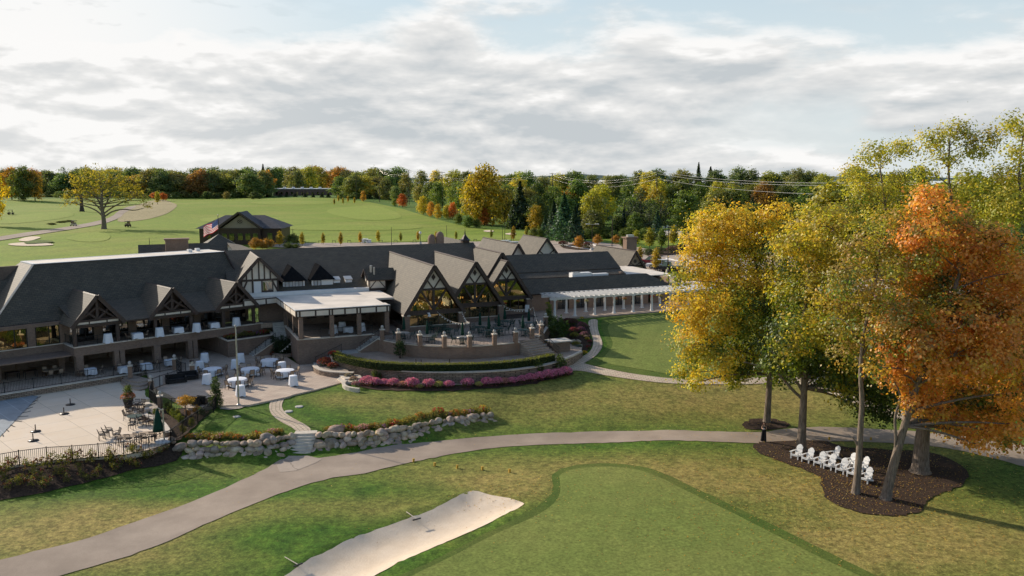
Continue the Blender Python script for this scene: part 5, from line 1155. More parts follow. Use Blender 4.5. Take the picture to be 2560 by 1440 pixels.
# ---- adirondack chairs under the trees
def adirondack(lab, loc, rz, group):
    t = thing('adirondack_chair', lab, 'chair', loc, rz, group); w = M['white']
    def bp(n, f): mb = MB(); f(mb); return mb.build(n, w, t)
    for s in (-1, 1):
        bp('front_leg', lambda mb: mb.box(s * .3 - .03, s * .3 + .03, -.4, -.27, 0, .56))
        bp('rear_leg', lambda mb: mb.bar((s * .25, -.4, .36), (s * .25, .62, .04), .04, .12))
        bp('armrest', lambda mb: mb.add([(s * .25, -.46, .56), (s * .41, -.46, .56), (s * .39, .1, .56), (s * .32, .38, .56), (s * .25, .38, .56)] + [(s * .25, -.46, .59), (s * .41, -.46, .59), (s * .39, .1, .59), (s * .32, .38, .59), (s * .25, .38, .59)], [(0, 1, 2, 3, 4), (9, 8, 7, 6, 5)] + [(i, (i + 1) % 5, 5 + (i + 1) % 5, 5 + i) for i in range(5)]))
        bp('arm_brace', lambda mb: mb.box(s * .27 - .02, s * .27 + .02, .26, .34, .1, .56))
    def seat(mb):
        for i in range(6): y = -.42 + i * .115; mb.bar((-.27, y, .40 - i * .036), (.27, y, .40 - i * .036), .1, .022)
        mb.box(-.28, .28, -.44, -.41, .28, .4)
    bp('seat', seat)
    def back(mb):
        for i in range(7):
            x0 = (i - 3) * .068; x1 = (i - 3) * .08; top = 1.06 - .018 * (i - 3) ** 2; zt = top; yt = .22 + (zt - .22) * .42
            mb.bar((x0, .2, .2), (x1, yt, zt), .064, .02, 0, (0, 1, .4))
        mb.bar((-.26, .30, .5), (.26, .30, .5), .03, .07); mb.bar((-.22, .4, .75), (.22, .4, .75), .03, .06)
    bp('backrest', back); return t
A0, A1 = W(1976, 1145.5), W(1995.8, 1151); dA = (A1 - A0).normalized(); HA = math.atan2(dA.y, dA.x)
AC = [(255,480,345,505,'first adirondack chair in the front row, beside the second trunk'),(378,518,470,545,'second adirondack chair from the left in the front row'),(515,565,610,590,'third adirondack chair from the left in the front row'),(628,598,722,625,'fourth adirondack chair from the left in the front row'),(768,640,858,672,'fifth adirondack chair in the front row, left of the knotty trunk'),(898,688,985,712,'adirondack chair partly hidden behind the knotty trunk'),(1046,752,1130,778,'last adirondack chair of the row, right of the knotty trunk'),(655,482,752,508,'rear adirondack chair standing alone behind the front row'),(850,568,935,595,'rear adirondack chair left behind the knotty trunk'),(1000,612,1078,640,'rear adirondack chair right behind the knotty trunk')]
aproto = None
for i, (a, b, c, d, l) in enumerate(AC):
    p = (W(1920 + a / 4.55, 1040 + b / 4.55, .05) + W(1920 + c / 4.55, 1040 + d / 4.55, .05)) / 2; rz = HA + (-.25 if i >= 7 else 0) + R.uniform(-.06, .06); p = p + Matrix.Rotation(rz, 3, 'Z') @ Vector((0, .34, 0)); p.z = h(p.x, p.y) + .055
    if aproto is None: aproto = adirondack(l, p, rz, 'white adirondack chairs on the mulch')
    else: o = copy_tree(aproto); o.location = p; o.rotation_euler = (0, 0, rz); o['label'] = l
for k, (a, b, rz) in enumerate(((2022,952,1.9),(2036,958,1.2),(2046,962,.6),(2060,966,2.4),(2040,948,.2),(2070,958,-.4),(2085,966,.8),(2052,950,-.9))):
    o = copy_tree(aproto); p = G(a, b, .06); o.location = p; o.rotation_euler = (0, 0, rz); o['label'] = 'white adirondack chair in the far cluster on the paver walk'; o['group'] = 'far adirondack chairs on the paver walk'
# tee markers
for i, (a, b, l) in enumerate(((1034,1155,'leftmost yellow tee marker by the cart path'),(1087,1165,'second yellow tee marker from the left'),(1143,1171,'middle yellow tee marker in the rough'),(1206,1175,'fourth yellow tee marker from the left'),(1274,1181,'rightmost yellow tee marker above the bunker'))):
    t = thing('tee_marker', l, 'tee marker', G(a, b, -.02), .4); mb = MB(); mb.box(-.07, .07, -.07, .07, 0, .24); mb.box(-.085, .085, -.085, .085, .24, .3); mb.build('block', M['marker'] if 'marker' in M else M.setdefault('marker', mottled('yellow_marker', (.55, .33, .05), .1, 5, .6)), t)
for a, b, l in ((2073,1100,'small orange stake beside the path, left one'),(2177,1101,'small orange stake beside the path, right one')):
    t = thing('path_stake', l, 'stake', G(a, b, -.02)); mb = MB(); mb.box(-.06, .06, -.06, .06, 0, .3); mb.build('block', M['marker'], t)
for i, (a, b, rz, l) in enumerate(((1030,1294,2.2,'wooden bunker rake lying on the left lip, upper one'),(730,1408,2.4,'wooden bunker rake lying in the grass, lower left'))):
    t = thing('bunker_rake', l, 'rake', G(a, b, .12), rz); mb = MB(); mb.tube([(-.6, 0, 0), (.75, 0, .04)], .025, 5); mb.build('handle', M['cap'], t); mb = MB(); mb.box(-.68, -.6, -.3, .3, -.05, .02); mb.build('head', M['black'], t)
# ------------------------------------------------------------------ the woman on the cart path
def skin(name, verts, edges, rads, mat, parent, lev=2, root=0):
    me = bpy.data.meshes.new(name); me.from_pydata(verts, edges, []); o = bpy.data.objects.new(name, me); COL.objects.link(o)
    md = o.modifiers.new('skin', 'SKIN'); md.use_smooth_shade = True
    for i, r in enumerate(rads): me.skin_vertices[0].data[i].radius = (r, r) if not hasattr(r, '__len__') else r; me.skin_vertices[0].data[i].use_root = i == root
    sb = o.modifiers.new('sub', 'SUBSURF'); sb.levels = lev; sb.render_levels = lev
    dg = bpy.context.evaluated_depsgraph_get(); m2 = bpy.data.meshes.new_from_object(o.evaluated_get(dg)); bpy.data.objects.remove(o)
    m2.materials.clear(); m2.materials.append(mat); m2.name = name; m2.polygons.foreach_set('use_smooth', [True] * len(m2.polygons)); return link(name, m2, parent)
SK = mottled('skin', (.52, .32, .22), .05, 6, .55); HAIR = mottled('dark_red_hair', (.075, .022, .012), .35, 20, .5); BLK = mottled('black_dress_cloth', (.012, .012, .014), .3, 9, .8); LIP = mottled('lips', (.4, .12, .1), .05, 5, .5); EYE = mottled('eye_dark', (.02, .015, .012), .1, 5, .3)
wm = thing('person', 'woman with long red hair and long black outfit, arms crossed, on the cart path', 'person', on(*W(1909, 1103, .04)[:2], .035), rad(-28))
# front is -y; the body is one surface: pelvis, chest, neck, head, arms folded, legs, feet
V = [(0,0,.93),(0,.01,1.08),(0,.0,1.24),(0,.01,1.36),(0,.01,1.44),(0,-.01,1.52),(0,-.015,1.60),(0,-.005,1.66),
     (.09,0,.88),(.095,-.01,.5),(.09,.01,.1),(.095,-.10,.04),(-.09,0,.88),(-.10,-.03,.5),(-.11,.0,.1),(-.12,-.11,.04),
     (.15,.01,1.36),(.20,-.03,1.12),(.06,-.19,1.10),(-.03,-.20,1.13),(-.15,.01,1.36),(-.20,-.03,1.12),(-.06,-.165,1.16),(.04,-.19,1.19)]
E_ = [(0,1),(1,2),(2,3),(3,4),(4,5),(5,6),(6,7),(0,8),(8,9),(9,10),(10,11),(0,12),(12,13),(13,14),(14,15),(3,16),(16,17),(17,18),(18,19),(3,20),(20,21),(21,22),(22,23)]
RD = [(.15,.11),(.115,.085),(.145,.10),(.12,.075),(.048,.05),(.07,.08),(.078,.095),(.055,.07),.085,.058,.04,.032,.085,.058,.04,.032,.05,.04,.032,.024,.05,.04,.032,.024]
skin('body', V, E_, RD, SK, wm)
for s, c in ((1, (-.03, -.2, 1.13)), (-1, (.04, -.19, 1.19))):           # five fingers laid over the other arm, thumb from the palm side
    for k in range(4):
        z = .028 - k * .019; L_ = (.06, .07, .066, .052)[k]; a = Vector(c) + Vector((0, -.004, z)); skin('finger', [a, a + Vector((-s * L_ * .5, -.012, .0)), a + Vector((-s * L_, .006, -.004))], [(0, 1), (1, 2)], [.0095, .0085, .007], SK, wm, 1)
    a = Vector(c) + Vector((s * .02, 0, .02)); skin('thumb', [a, a + Vector((-s * .015, -.012, .03)), a + Vector((-s * .035, -.01, .045))], [(0, 1), (1, 2)], [.011, .0095, .008], SK, wm, 1)
skin('hair', [(0,.02,1.70),(0,.07,1.62),(0,.10,1.50),(.03,.11,1.36),(.04,.10,1.22),(.075,.0,1.64),(.095,-.01,1.5),(.11,-.07,1.36),(-.075,0,1.64),(-.095,-.01,1.5),(-.11,-.06,1.36),(-.10,-.07,1.26),(0,-.04,1.70)], [(0,1),(1,2),(2,3),(3,4),(0,5),(5,6),(6,7),(0,8),(8,9),(9,10),(10,11),(0,12)], [.075,.085,.09,.085,.05,.045,.045,.03,.045,.05,.04,.025,.05], HAIR, wm)
mb = MB(); mb.ball((0, -.105, 1.575), .014, 6, 0, 1.4); mb.build('nose', SK, wm); mb = MB(); mb.ball((0, -.098, 1.543), .018, 6, 0, .4); mb.build('mouth', LIP, wm)
for s in (-1, 1): mb = MB(); mb.ball((s * .032, -.098, 1.60), .010, 6, 0, .8); mb.build('eye', EYE, wm); mb = MB(); mb.ball((s * .083, .0, 1.585), .022, 6, 0, 1.4); mb.build('ear', SK, wm)
def tube_cloth(name, rings, mat):
    mb = MB(); n = 20; vs = []
    for (cx_, cy_, z, rx, ry) in rings:
        for j in range(n): a = 2 * math.pi * j / n; w_ = 1 + (.06 * math.sin(a * 5 + z * 3) if z < .7 else .01); vs.append((cx_ + rx * math.cos(a) * w_, cy_ + ry * math.sin(a) * w_, z))
    m = len(rings); mb.add(vs, [(i * n + j, i * n + (j + 1) % n, (i + 1) * n + (j + 1) % n, (i + 1) * n + j) for i in range(m - 1) for j in range(n)], 0, True); mb.add(vs[:n], [tuple(reversed(range(n)))]); return mb.build(name, mat, wm)
tube_cloth('dress_top', [(0,0,.92,.185,.14),(0,.01,1.06,.145,.115),(0,0,1.2,.175,.135),(0,.005,1.30,.165,.11),(0,.01,1.335,.14,.09)], BLK)
tube_cloth('trouser_leg', [(.11,-.02,.05,.125,.13),(.10,-.01,.45,.115,.12),(.085,0,.8,.11,.13),(.08,0,.98,.11,.13)], BLK); tube_cloth('trouser_leg', [(-.14,-.03,.05,.135,.14),(-.11,-.02,.45,.12,.12),(-.085,0,.8,.11,.13),(-.08,0,.98,.11,.13)], BLK)
mb = MB(); mb.bar((-.02, -.215, 1.14), (.07, -.215, 1.20), .012, .10); mb.build('white_clutch', M['white'], wm)
# ------------------------------------------------------------------ foliage
def leaf_mesh(name, C, S, colr, mat, aspect=.62, up=0.0, out=None):
    n = len(C); nrm = NR.normal(size=(n, 3)); nrm[:, 2] += up
    if out is not None: nrm = nrm * .75 + out * 1.3
    nrm /= np.linalg.norm(nrm, axis=1)[:, None] + 1e-9
    t = np.cross(nrm, NR.normal(size=(n, 3))); t /= np.linalg.norm(t, axis=1)[:, None] + 1e-9; b = np.cross(nrm, t)
    S = np.asarray(S)[:, None]
    V = np.stack([C - t * S * .5, C + b * S * .5 * aspect, C + t * S * .5, C - b * S * .5 * aspect], 1).reshape(-1, 3).astype(np.float32)
    me = bpy.data.meshes.new(name); me.vertices.add(4 * n); me.vertices.foreach_set('co', V.ravel())
    me.loops.add(4 * n); me.loops.foreach_set('vertex_index', np.arange(4 * n, dtype=np.int32))
    me.polygons.add(n); me.polygons.foreach_set('loop_start', np.arange(0, 4 * n, 4, dtype=np.int32)); me.polygons.foreach_set('loop_total', np.full(n, 4, np.int32))
    me.update()
    a = me.attributes.new('col', 'FLOAT_COLOR', 'POINT')
    cc = np.concatenate([np.clip(colr, 0.003, 1), np.ones((n, 1))], 1)
    a.data.foreach_set('color', np.repeat(cc, 4, 0).astype(np.float32).ravel()); me.materials.append(mat)
    return me
def rdir(n):
    v = NR.normal(size=(n, 3)); return v / np.linalg.norm(v, axis=1)[:, None]
def clumps(blobs, per_m2, clump_r, leaves, inner=.5, flat=.75):
    """clump centres over blobs (cx,cy,cz,rx,rz), then leaf centres and the clump each belongs to"""
    cs = []; bi = []
    for i, (x, y, z, rx, rz) in enumerate(blobs):
        k = max(3, int(per_m2 * 4 * rx * (rx + 2 * rz) / 3)); d = rdir(k) * (inner + (1 - inner) * np.sqrt(NR.rand(k, 1)))
        cs.append(np.array([x, y, z]) + d * np.array([rx, rx, rz])); bi += [i] * k
    cs = np.concatenate(cs); bi = np.array(bi); k = len(cs)
    off = NR.normal(size=(k, leaves, 3)) * clump_r * np.array([1, 1, flat]) * NR.uniform(.6, 1.3, (k, 1, 1))
    return cs, bi, (cs[:, None] + off).reshape(-1, 3), np.repeat(np.arange(k), leaves)
def pal(cols, w, n):
    c = np.array(cols); i = NR.choice(len(c), size=n, p=np.array(w) / sum(w)); return c[i]
# ---- the big maples of the foreground
def big_tree(label, base, trunk, limbs, blobs, colfn, group=None, per=.55, cr=.44, leaves=44, size=(.15, .32), r0=.45, twigs=True, inner=.45, flat=.7):
    base = Vector(base); t = thing('maple_tree' if 'locust' not in label else 'locust_tree', label, 'tree', base, 0, group)
    o = np.array(base)
    mb = MB(IDENT); P = smooth_line([Vector(p) for p in trunk], 2); n = len(P)
    rs = [r0 * (1 - .72 * i / (n - 1)) * (1 + .5 * math.exp(-i / (n * .05))) for i in range(n)]
    mb.tube(P, rs, 12); L = []
    for l in limbs: q = smooth_line([Vector(p) for p in l], 2); m = len(q); mb.tube(q, [r0 * .36 * (1 - .75 * i / (m - 1)) for i in range(m)], 8)
    B = np.array(blobs); cs, bi, lc, ci = clumps(blobs, per, cr, leaves, inner, flat)
    TP = np.array([tuple(p) for p in P]); up0 = int(n * .45)
    for b in blobs:                                                   # boughs from the trunk into every part of the crown
        c = np.array(b[:3]); j = up0 + int(np.argmin(np.abs(TP[up0:, 2] - (c[2] - b[3] * 1.1)) + .15 * np.linalg.norm(TP[up0:] - c, axis=1))); a = Vector(TP[j]); c = Vector(c)
        mid = a.lerp(c, .5) + Vector((R.uniform(-.4, .4), R.uniform(-.4, .4), .35)); q = smooth_line([a, mid, c], 2); m = len(q)
        mb.tube(q, [max(.03, min(rs[j] * .55, .05 + .022 * (c - a).length) * (1 - .8 * i / (m - 1))) for i in range(m)], 6)
    if twigs:
        for i in range(0, len(cs), 9): c = B[bi[i]][:3]; mb.tube([Vector(c), Vector(c).lerp(Vector(cs[i]), .5) + Vector((0, 0, .12)), Vector(cs[i])], [.05, .03, .012], 4, cap=False)
    mb.build('trunk', M['bark'], t, False)
    ck = colfn(cs, bi); col = ck[ci] * NR.uniform(.8, 1.2, (len(lc), 1)) * NR.uniform(.93, 1.07, (len(lc), 3))
    ov = lc - B[bi[ci]][:, :3]; ov /= np.linalg.norm(ov, axis=1)[:, None] + 1e-6; ov[:, 2] += .5
    me = leaf_mesh('crown', lc - o, size[0] + (size[1] - size[0]) * NR.rand(len(lc)) ** 1.6, col, M['leaf'], .8, .25, ov)
    link('crown', me, t); return t
def blobs_px(L, Y, spread=3.0, zs=.9):
    out = []
    for px, py, r in L:
        y = Y + R.uniform(-spread, spread); p = WY(px, py, y); rm = r * y * .93 / FPX; out.append((p.x, p.y, p.z, rm, rm * zs))
    return out
def path_px(L, Y, base=None):
    P = [WY(a, b, Y + (c[0] if c else 0)) for a, b, *c in L]
    if base is not None: P[0] = Vector(base) - Vector((0, 0, .1))
    return P
GOLD, AMBER, YGR, MGR, DGR = (.78, .59, .07), (.74, .48, .06), (.50, .48, .055), (.20, .27, .035), (.075, .12, .022)
ORG, RUST, RED, OLV, BRN = (.92, .45, .10), (.78, .34, .085), (.5, .12, .025), (.38, .31, .065), (.50, .33, .09)
def vnoise(P, s): return np.sin(P[:, 0] * s + 1.3 * np.sin(P[:, 2] * s * .8)) * np.cos(P[:, 1] * s * .9 + P[:, 2] * s * 1.1)
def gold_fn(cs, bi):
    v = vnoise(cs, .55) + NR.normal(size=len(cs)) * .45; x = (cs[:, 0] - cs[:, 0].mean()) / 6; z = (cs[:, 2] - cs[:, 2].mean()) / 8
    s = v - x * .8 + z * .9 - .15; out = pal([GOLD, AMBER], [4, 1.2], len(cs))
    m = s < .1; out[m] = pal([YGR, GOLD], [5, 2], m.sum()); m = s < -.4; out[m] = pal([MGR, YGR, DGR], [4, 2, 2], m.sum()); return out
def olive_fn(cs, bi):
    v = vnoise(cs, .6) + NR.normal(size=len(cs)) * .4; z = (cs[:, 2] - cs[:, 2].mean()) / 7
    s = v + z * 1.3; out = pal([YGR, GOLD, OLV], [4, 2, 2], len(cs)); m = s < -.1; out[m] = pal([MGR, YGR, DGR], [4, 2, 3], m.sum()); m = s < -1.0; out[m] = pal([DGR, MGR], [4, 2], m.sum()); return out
def brown_fn(cs, bi):
    v = vnoise(cs, .6) + NR.normal(size=len(cs)) * .4; out = pal([OLV, BRN, YGR], [4, 4, 2], len(cs)); m = v < -.5; out[m] = pal([MGR, OLV], [2, 2], m.sum()); return out
def orange_fn(cs, bi):
    v = vnoise(cs, .5) + NR.normal(size=len(cs)) * .42; z = (cs[:, 2] - cs[:, 2].mean()) / 7
    out = pal([ORG, AMBER, RUST], [6, 3, 3], len(cs)); m = v < -.45; out[m] = pal([RUST, BRN, OLV], [3, 2, 2], m.sum()); m = v < -.8; out[m] = pal([MGR, DGR, OLV], [2, 2, 2], m.sum()); return out
def dark_fn(cs, bi):
    v = vnoise(cs, .5) + NR.normal(size=len(cs)) * .4; out = pal([MGR, DGR], [3, 4], len(cs)); m = v > .6; out[m] = pal([YGR, BRN, MGR], [2, 2, 2], m.sum()); return out
def locust_fn(cs, bi):
    v = vnoise(cs, .5) + NR.normal(size=len(cs)) * .4; out = pal([(.52, .50, .06), (.40, .42, .06), (.62, .52, .07)], [4, 3, 3], len(cs)); m = v < -.6; out[m] = pal([MGR, OLV], [2, 2], m.sum()); return out
b1 = G(1917, 1055); Y1 = b1.y
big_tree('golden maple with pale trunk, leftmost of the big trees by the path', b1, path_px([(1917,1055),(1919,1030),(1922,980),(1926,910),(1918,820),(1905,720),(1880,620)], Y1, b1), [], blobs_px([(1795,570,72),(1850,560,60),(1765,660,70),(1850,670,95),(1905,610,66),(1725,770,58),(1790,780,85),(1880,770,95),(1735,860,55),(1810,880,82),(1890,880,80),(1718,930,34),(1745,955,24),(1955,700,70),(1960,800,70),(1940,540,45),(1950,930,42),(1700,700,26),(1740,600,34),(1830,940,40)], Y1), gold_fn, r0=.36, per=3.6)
b2 = W(2003, 1123, .05); Y2 = b2.y
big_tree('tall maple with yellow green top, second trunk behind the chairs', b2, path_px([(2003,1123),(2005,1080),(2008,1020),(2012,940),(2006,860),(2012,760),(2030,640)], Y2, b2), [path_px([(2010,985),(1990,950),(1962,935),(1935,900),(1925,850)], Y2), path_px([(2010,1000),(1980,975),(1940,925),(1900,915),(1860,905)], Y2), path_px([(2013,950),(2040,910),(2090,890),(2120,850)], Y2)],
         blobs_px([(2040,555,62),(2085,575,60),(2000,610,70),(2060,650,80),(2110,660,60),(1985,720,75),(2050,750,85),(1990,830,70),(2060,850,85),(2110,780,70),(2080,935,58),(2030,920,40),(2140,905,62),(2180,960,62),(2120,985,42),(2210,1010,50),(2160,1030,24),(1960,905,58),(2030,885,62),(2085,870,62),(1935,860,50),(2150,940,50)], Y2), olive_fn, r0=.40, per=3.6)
b3 = W(2139, 1234, .05); Y3 = b3.y
big_tree('slender knotty maple with thin brown olive leaves, in front of the chairs', b3, path_px([(2139,1234),(2143,1200),(2147,1150),(2149,1115),(2152,1060),(2156,1000),(2150,930),(2160,830),(2185,720),(2200,620)], Y3, b3), [path_px([(2147,1120),(2136,1098),(2130,1093)], Y3)],
         blobs_px([(2150,620,60),(2215,590,66),(2265,560,54),(2120,700,62),(2190,700,80),(2260,670,76),(2110,800,60),(2180,810,80),(2250,790,78),(2125,880,52),(2210,890,60),(2300,640,60),(2310,740,56),(2090,740,44)], Y3), brown_fn, per=3.2, r0=.29, size=(.13, .27), leaves=42)
b4 = W(2214, 1247, .05); Y4 = b4.y
big_tree('leaning maple ablaze with orange leaves at the right', b4, path_px([(2214,1247),(2222,1210),(2240,1140),(2258,1075),(2280,1000),(2315,900),(2360,800),(2400,680)], Y4, b4), [path_px([(2238,1150),(2240,1090),(2236,1040),(2252,1000),(2246,970),(2232,950)], Y4)],
         blobs_px([(2325,515,55),(2300,585,60),(2370,565,66),(2440,610,72),(2330,660,72),(2420,700,90),(2500,690,75),(2320,760,72),(2400,800,90),(2490,790,85),(2240,860,42),(2300,850,72),(2380,890,85),(2470,890,90),(2545,870,80),(2310,940,56),(2290,1005,36),(2400,980,72),(2490,980,85),(2560,980,70),(2400,1055,42),(2465,1075,46),(2440,1110,26),(2515,1100,40),(2530,1060,40),(2300,1010,40),(2335,1035,44),(2370,1050,40),(2270,960,44),(2260,900,44),(2210,930,34),(2180,920,26),(2425,1085,36),(2480,1030,60),(2545,760,62),(2560,680,56),(2500,610,56),(2230,800,40),(2250,730,36)], Y4, 2.5), orange_fn, r0=.38, per=3.6)
b5 = W(2300, 1178, .03); Y5 = b5.y
big_tree('massive grey trunked maple with dark green crown, rear right', b5, path_px([(2300,1178),(2303,1130),(2308,1070),(2318,1000),(2345,900),(2400,800),(2450,700)], Y5, b5), [],
         blobs_px([(2260,930,60),(2240,985,44),(2330,990,56),(2400,930,90),(2480,840,100),(2560,760,90),(2380,780,90),(2300,700,80),(2470,640,80),(2560,620,80),(2600,900,110),(2580,1020,60),(2440,1010,60),(2350,1040,34)], Y5 + 3), dark_fn, r0=.66, per=2.8)
lt = [((2235, 905), 97, [(2235,905),(2228,700),(2215,520),(2200,420)], [(2140,430,36),(2190,385,42),(2160,480,50),(2230,460,50),(2260,370,34),(2120,540,44),(2210,540,60),(2290,520,50)], 'tall sparse locust with yellow green sprays, left of three'),
      ((2375, 900), 92, [(2375,900),(2385,700),(2380,520),(2370,430),(2375,350)], [(2330,350,40),(2395,330,40),(2360,400,30),(2440,370,42),(2480,345,30),(2310,430,30),(2420,450,34),(2350,500,55),(2440,520,60),(2390,590,60)], 'tall sparse locust with open fan of branches, middle of three'),
      ((2570, 900), 88, [(2570,900),(2560,700),(2555,520),(2545,420),(2560,330)], [(2530,310,30),(2575,330,36),(2540,380,30),(2500,440,44),(2570,430,50),(2520,510,60),(2590,520,60),(2540,590,66),(2490,560,40)], 'tall sparse locust at the right edge of the photograph')]
for (bx, by), Y, tr, bl, lab in lt:
    q = WY(bx, by, Y); b = on(q.x, q.y, -.05)
    big_tree(lab, b, [b] + path_px(tr, Y)[1:], [], blobs_px(bl, Y, 2.0, .75), locust_fn, 'tall locusts behind the maples', per=3.0, cr=.6, leaves=36, size=(.17, .34), r0=.24, inner=.35)
# more of the wood behind, closing the view on the right
# ---- shrubs, flowers, hedges
def plant(name, lab, cat, loc, group, blobs, cols, w, per=6, cr=.08, leaves=14, size=(.05, .1), mat='leaf', stem=True, flowers=None, inner=.5):
    t = thing(name, lab, cat, loc, R.uniform(0, 6.28), group)
    cs, bi, lc, ci = clumps(blobs, per, cr, leaves, inner)
    lc[:, 2] = np.maximum(lc[:, 2], .02); col = pal(cols, w, len(cs))[ci] * NR.uniform(.75, 1.2, (len(lc), 1))
    link('foliage', leaf_mesh('foliage', lc, NR.uniform(size[0], size[1], len(lc)), col, M[mat], .7, .3), t)
    if stem:
        mb = MB(); zc = max(b[2] for b in blobs)
        for i in range(4): a = i * 1.6 + .3; b = blobs[i % len(blobs)]; mb.tube([(0.04 * math.cos(a), .04 * math.sin(a), -.05), (b[0] * .6, b[1] * .6, b[2] * .5), (b[0], b[1], b[2])], [.025, .018, .01], 5)
        mb.build('stem', M['barkfar'], t, False)
    if flowers:
        fc, fw, fn, fs = flowers; n = fn; d = rdir(n); d[:, 2] = np.abs(d[:, 2]); B = np.array([blobs[i] for i in NR.choice(len(blobs), n)])
        c = B[:, :3] + d * np.stack([B[:, 3], B[:, 3], B[:, 4]], 1) * 1.02
        c = np.repeat(c, 5, 0) + NR.normal(size=(n * 5, 3)) * fs * .4; link('flower', leaf_mesh('flower', c, NR.uniform(fs * .6, fs * 1.1, n * 5), np.repeat(pal(fc, fw, n), 5, 0), M['petal'], .9, .6), t)
    return t
def again(o, loc, lab, rz=None, s=1.0, group=None, color=None):
    c = copy_tree(o); c.location = loc; c.rotation_euler = (0, 0, R.uniform(0, 6.28) if rz is None else rz); c.scale = (s, s, s * R.uniform(.9, 1.1)); c['label'] = lab
    if group: c['group'] = group
    if color:
        fl = [ch for ch in c.children if ch.name.startswith('flower')] or c.children
        for ch in fl: ch.color = tuple(color) + (1,)
    return c
GREENS = [(.07, .115, .02), (.11, .15, .03), (.05, .085, .016)]
# clipped hedge on the stone wall
hp = [v for v in smooth_line([Vector((p[0], p[1], 0)) for p in [(3.0,3.4),(3.2,5.6),(5.6,10.3),(8.8,12.7),(12.7,14.5),(16.9,15.6),(20.5,15.6),(23.5,14.6),(24.4,14.1)]], 2)]
hc = []; L = [Vector(FC((v.x, v.y, 3.0))) for v in hp]; acc = 0
for a, b in zip(L, L[1:]):
    d = b - a; nn = Vector((-d.y, d.x, 0)).normalized(); k = int(d.length * 330)
    s = NR.rand(k, 1); u = NR.uniform(-.42, .42, (k, 1)); v = NR.uniform(.05, .78, (k, 1)); side = NR.rand(k, 1)
    u = np.where(side < .55, np.sign(u) * (.42 + NR.normal(size=(k, 1)) * .03), u); v = np.where(side >= .55, .78 + NR.normal(size=(k, 1)) * .035, v)
    hc.append(np.array(a) + s * np.array(d) + u * np.array(nn) + np.concatenate([np.zeros((k, 2)), v], 1))
hc = np.concatenate(hc); t = thing('clipped_hedge', 'long low clipped green hedge curving along the stone wall', 'hedge', L[0])
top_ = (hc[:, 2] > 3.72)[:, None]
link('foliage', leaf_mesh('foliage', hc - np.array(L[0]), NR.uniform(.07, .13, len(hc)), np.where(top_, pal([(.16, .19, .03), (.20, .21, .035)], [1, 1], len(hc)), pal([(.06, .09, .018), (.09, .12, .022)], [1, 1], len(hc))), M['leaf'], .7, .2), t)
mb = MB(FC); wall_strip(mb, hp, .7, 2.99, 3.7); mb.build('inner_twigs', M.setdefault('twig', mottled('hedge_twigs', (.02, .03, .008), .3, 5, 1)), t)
# pink mounds in the flower bed, with small green shrubs behind
PK = [(.80, .25, .47), (.86, .38, .56), (.64, .14, .32), (.66, .36, .42)]
mum = plant('pink_mum', 'mounded pink chrysanthemum at the left end of the flower bed', 'flowers', G(917, 962), 'pink mums along the lower walk', [(0, 0, .38, .72, .45), (.2, .1, .45, .5, .4)], [(.14, .13, .04), (.40, .12, .20)], [1, 1.4], 26, .09, 14, (.06, .11), flowers=(PK, [4, 3, 2, 1], 420, .085))
MX = [(934,965,1.0,0),(960,964,.9,0),(982,966,1,0),(1004,968,.8,1),(1030,969,1.05,0),(1072,969,1,0),(1096,970,.75,2),(1122,969,1,0),(1168,967,1.05,0),(1198,967,.7,2),(1219,965,1,0),(1243,963,.95,0),(1262,961,.8,1),(1282,959,.9,0),(1305,956,1.0,0),(1328,953,1.05,0),(1350,950,1.1,0),(1372,946,1.1,0),(1393,942,1.15,0),(1414,937,1.1,0),(1050,972,.6,2)]
WM = plant('garden_mum', 'cream mum behind the small round planter', 'flowers', G(872, 947, .1), None, [(0, 0, .38, .72, .45), (.2, .1, .45, .5, .4)], GREENS, [2, 2, 1], 28, .09, 14, (.06, .11), flowers=([(1, 1, 1), (.75, .75, .75)], [2, 1], 330, .085)); WM.scale = (.6, .6, .6)
for ch in WM.children:
    if ch.name.startswith('flower'): ch.color = (.6, .5, .4, 1)
tint = [(1, 1, 1), (.85, 1.2, .6), (.75, 1.9, .35)]; cn = ['pink', 'dusky coral', 'fading golden']
for i, (a, b, s, k) in enumerate(MX): again(mum, G(a, b, .03), '%s mounded mum in the flower bed below the stone wall' % cn[k], None, s * R.uniform(.78, .98), '%s mums along the lower walk' % cn[k], tint[k])
shr = plant('round_shrub', 'small bright green shrub behind the pink mums, leftmost', 'shrub', G(942, 954), None, [(0, 0, .6, .45, .5), (.15, .1, .9, .3, .3)], GREENS, [2, 3, 1], 45, .1, 14, (.08, .14))
for a, b, l, s in ((1009,955,'second small green shrub behind the mums',1.0),(1097,956,'third small green shrub behind the mums',1.0),(1196,954,'fourth small green shrub behind the mums',1.0),(1345,938,'green shrub above the pink drift near the right end',1.05),(1403,930,'last green shrub at the right tip of the flower bed',1.1)): again(shr, G(a, b, .03), l, None, s * 1.25)
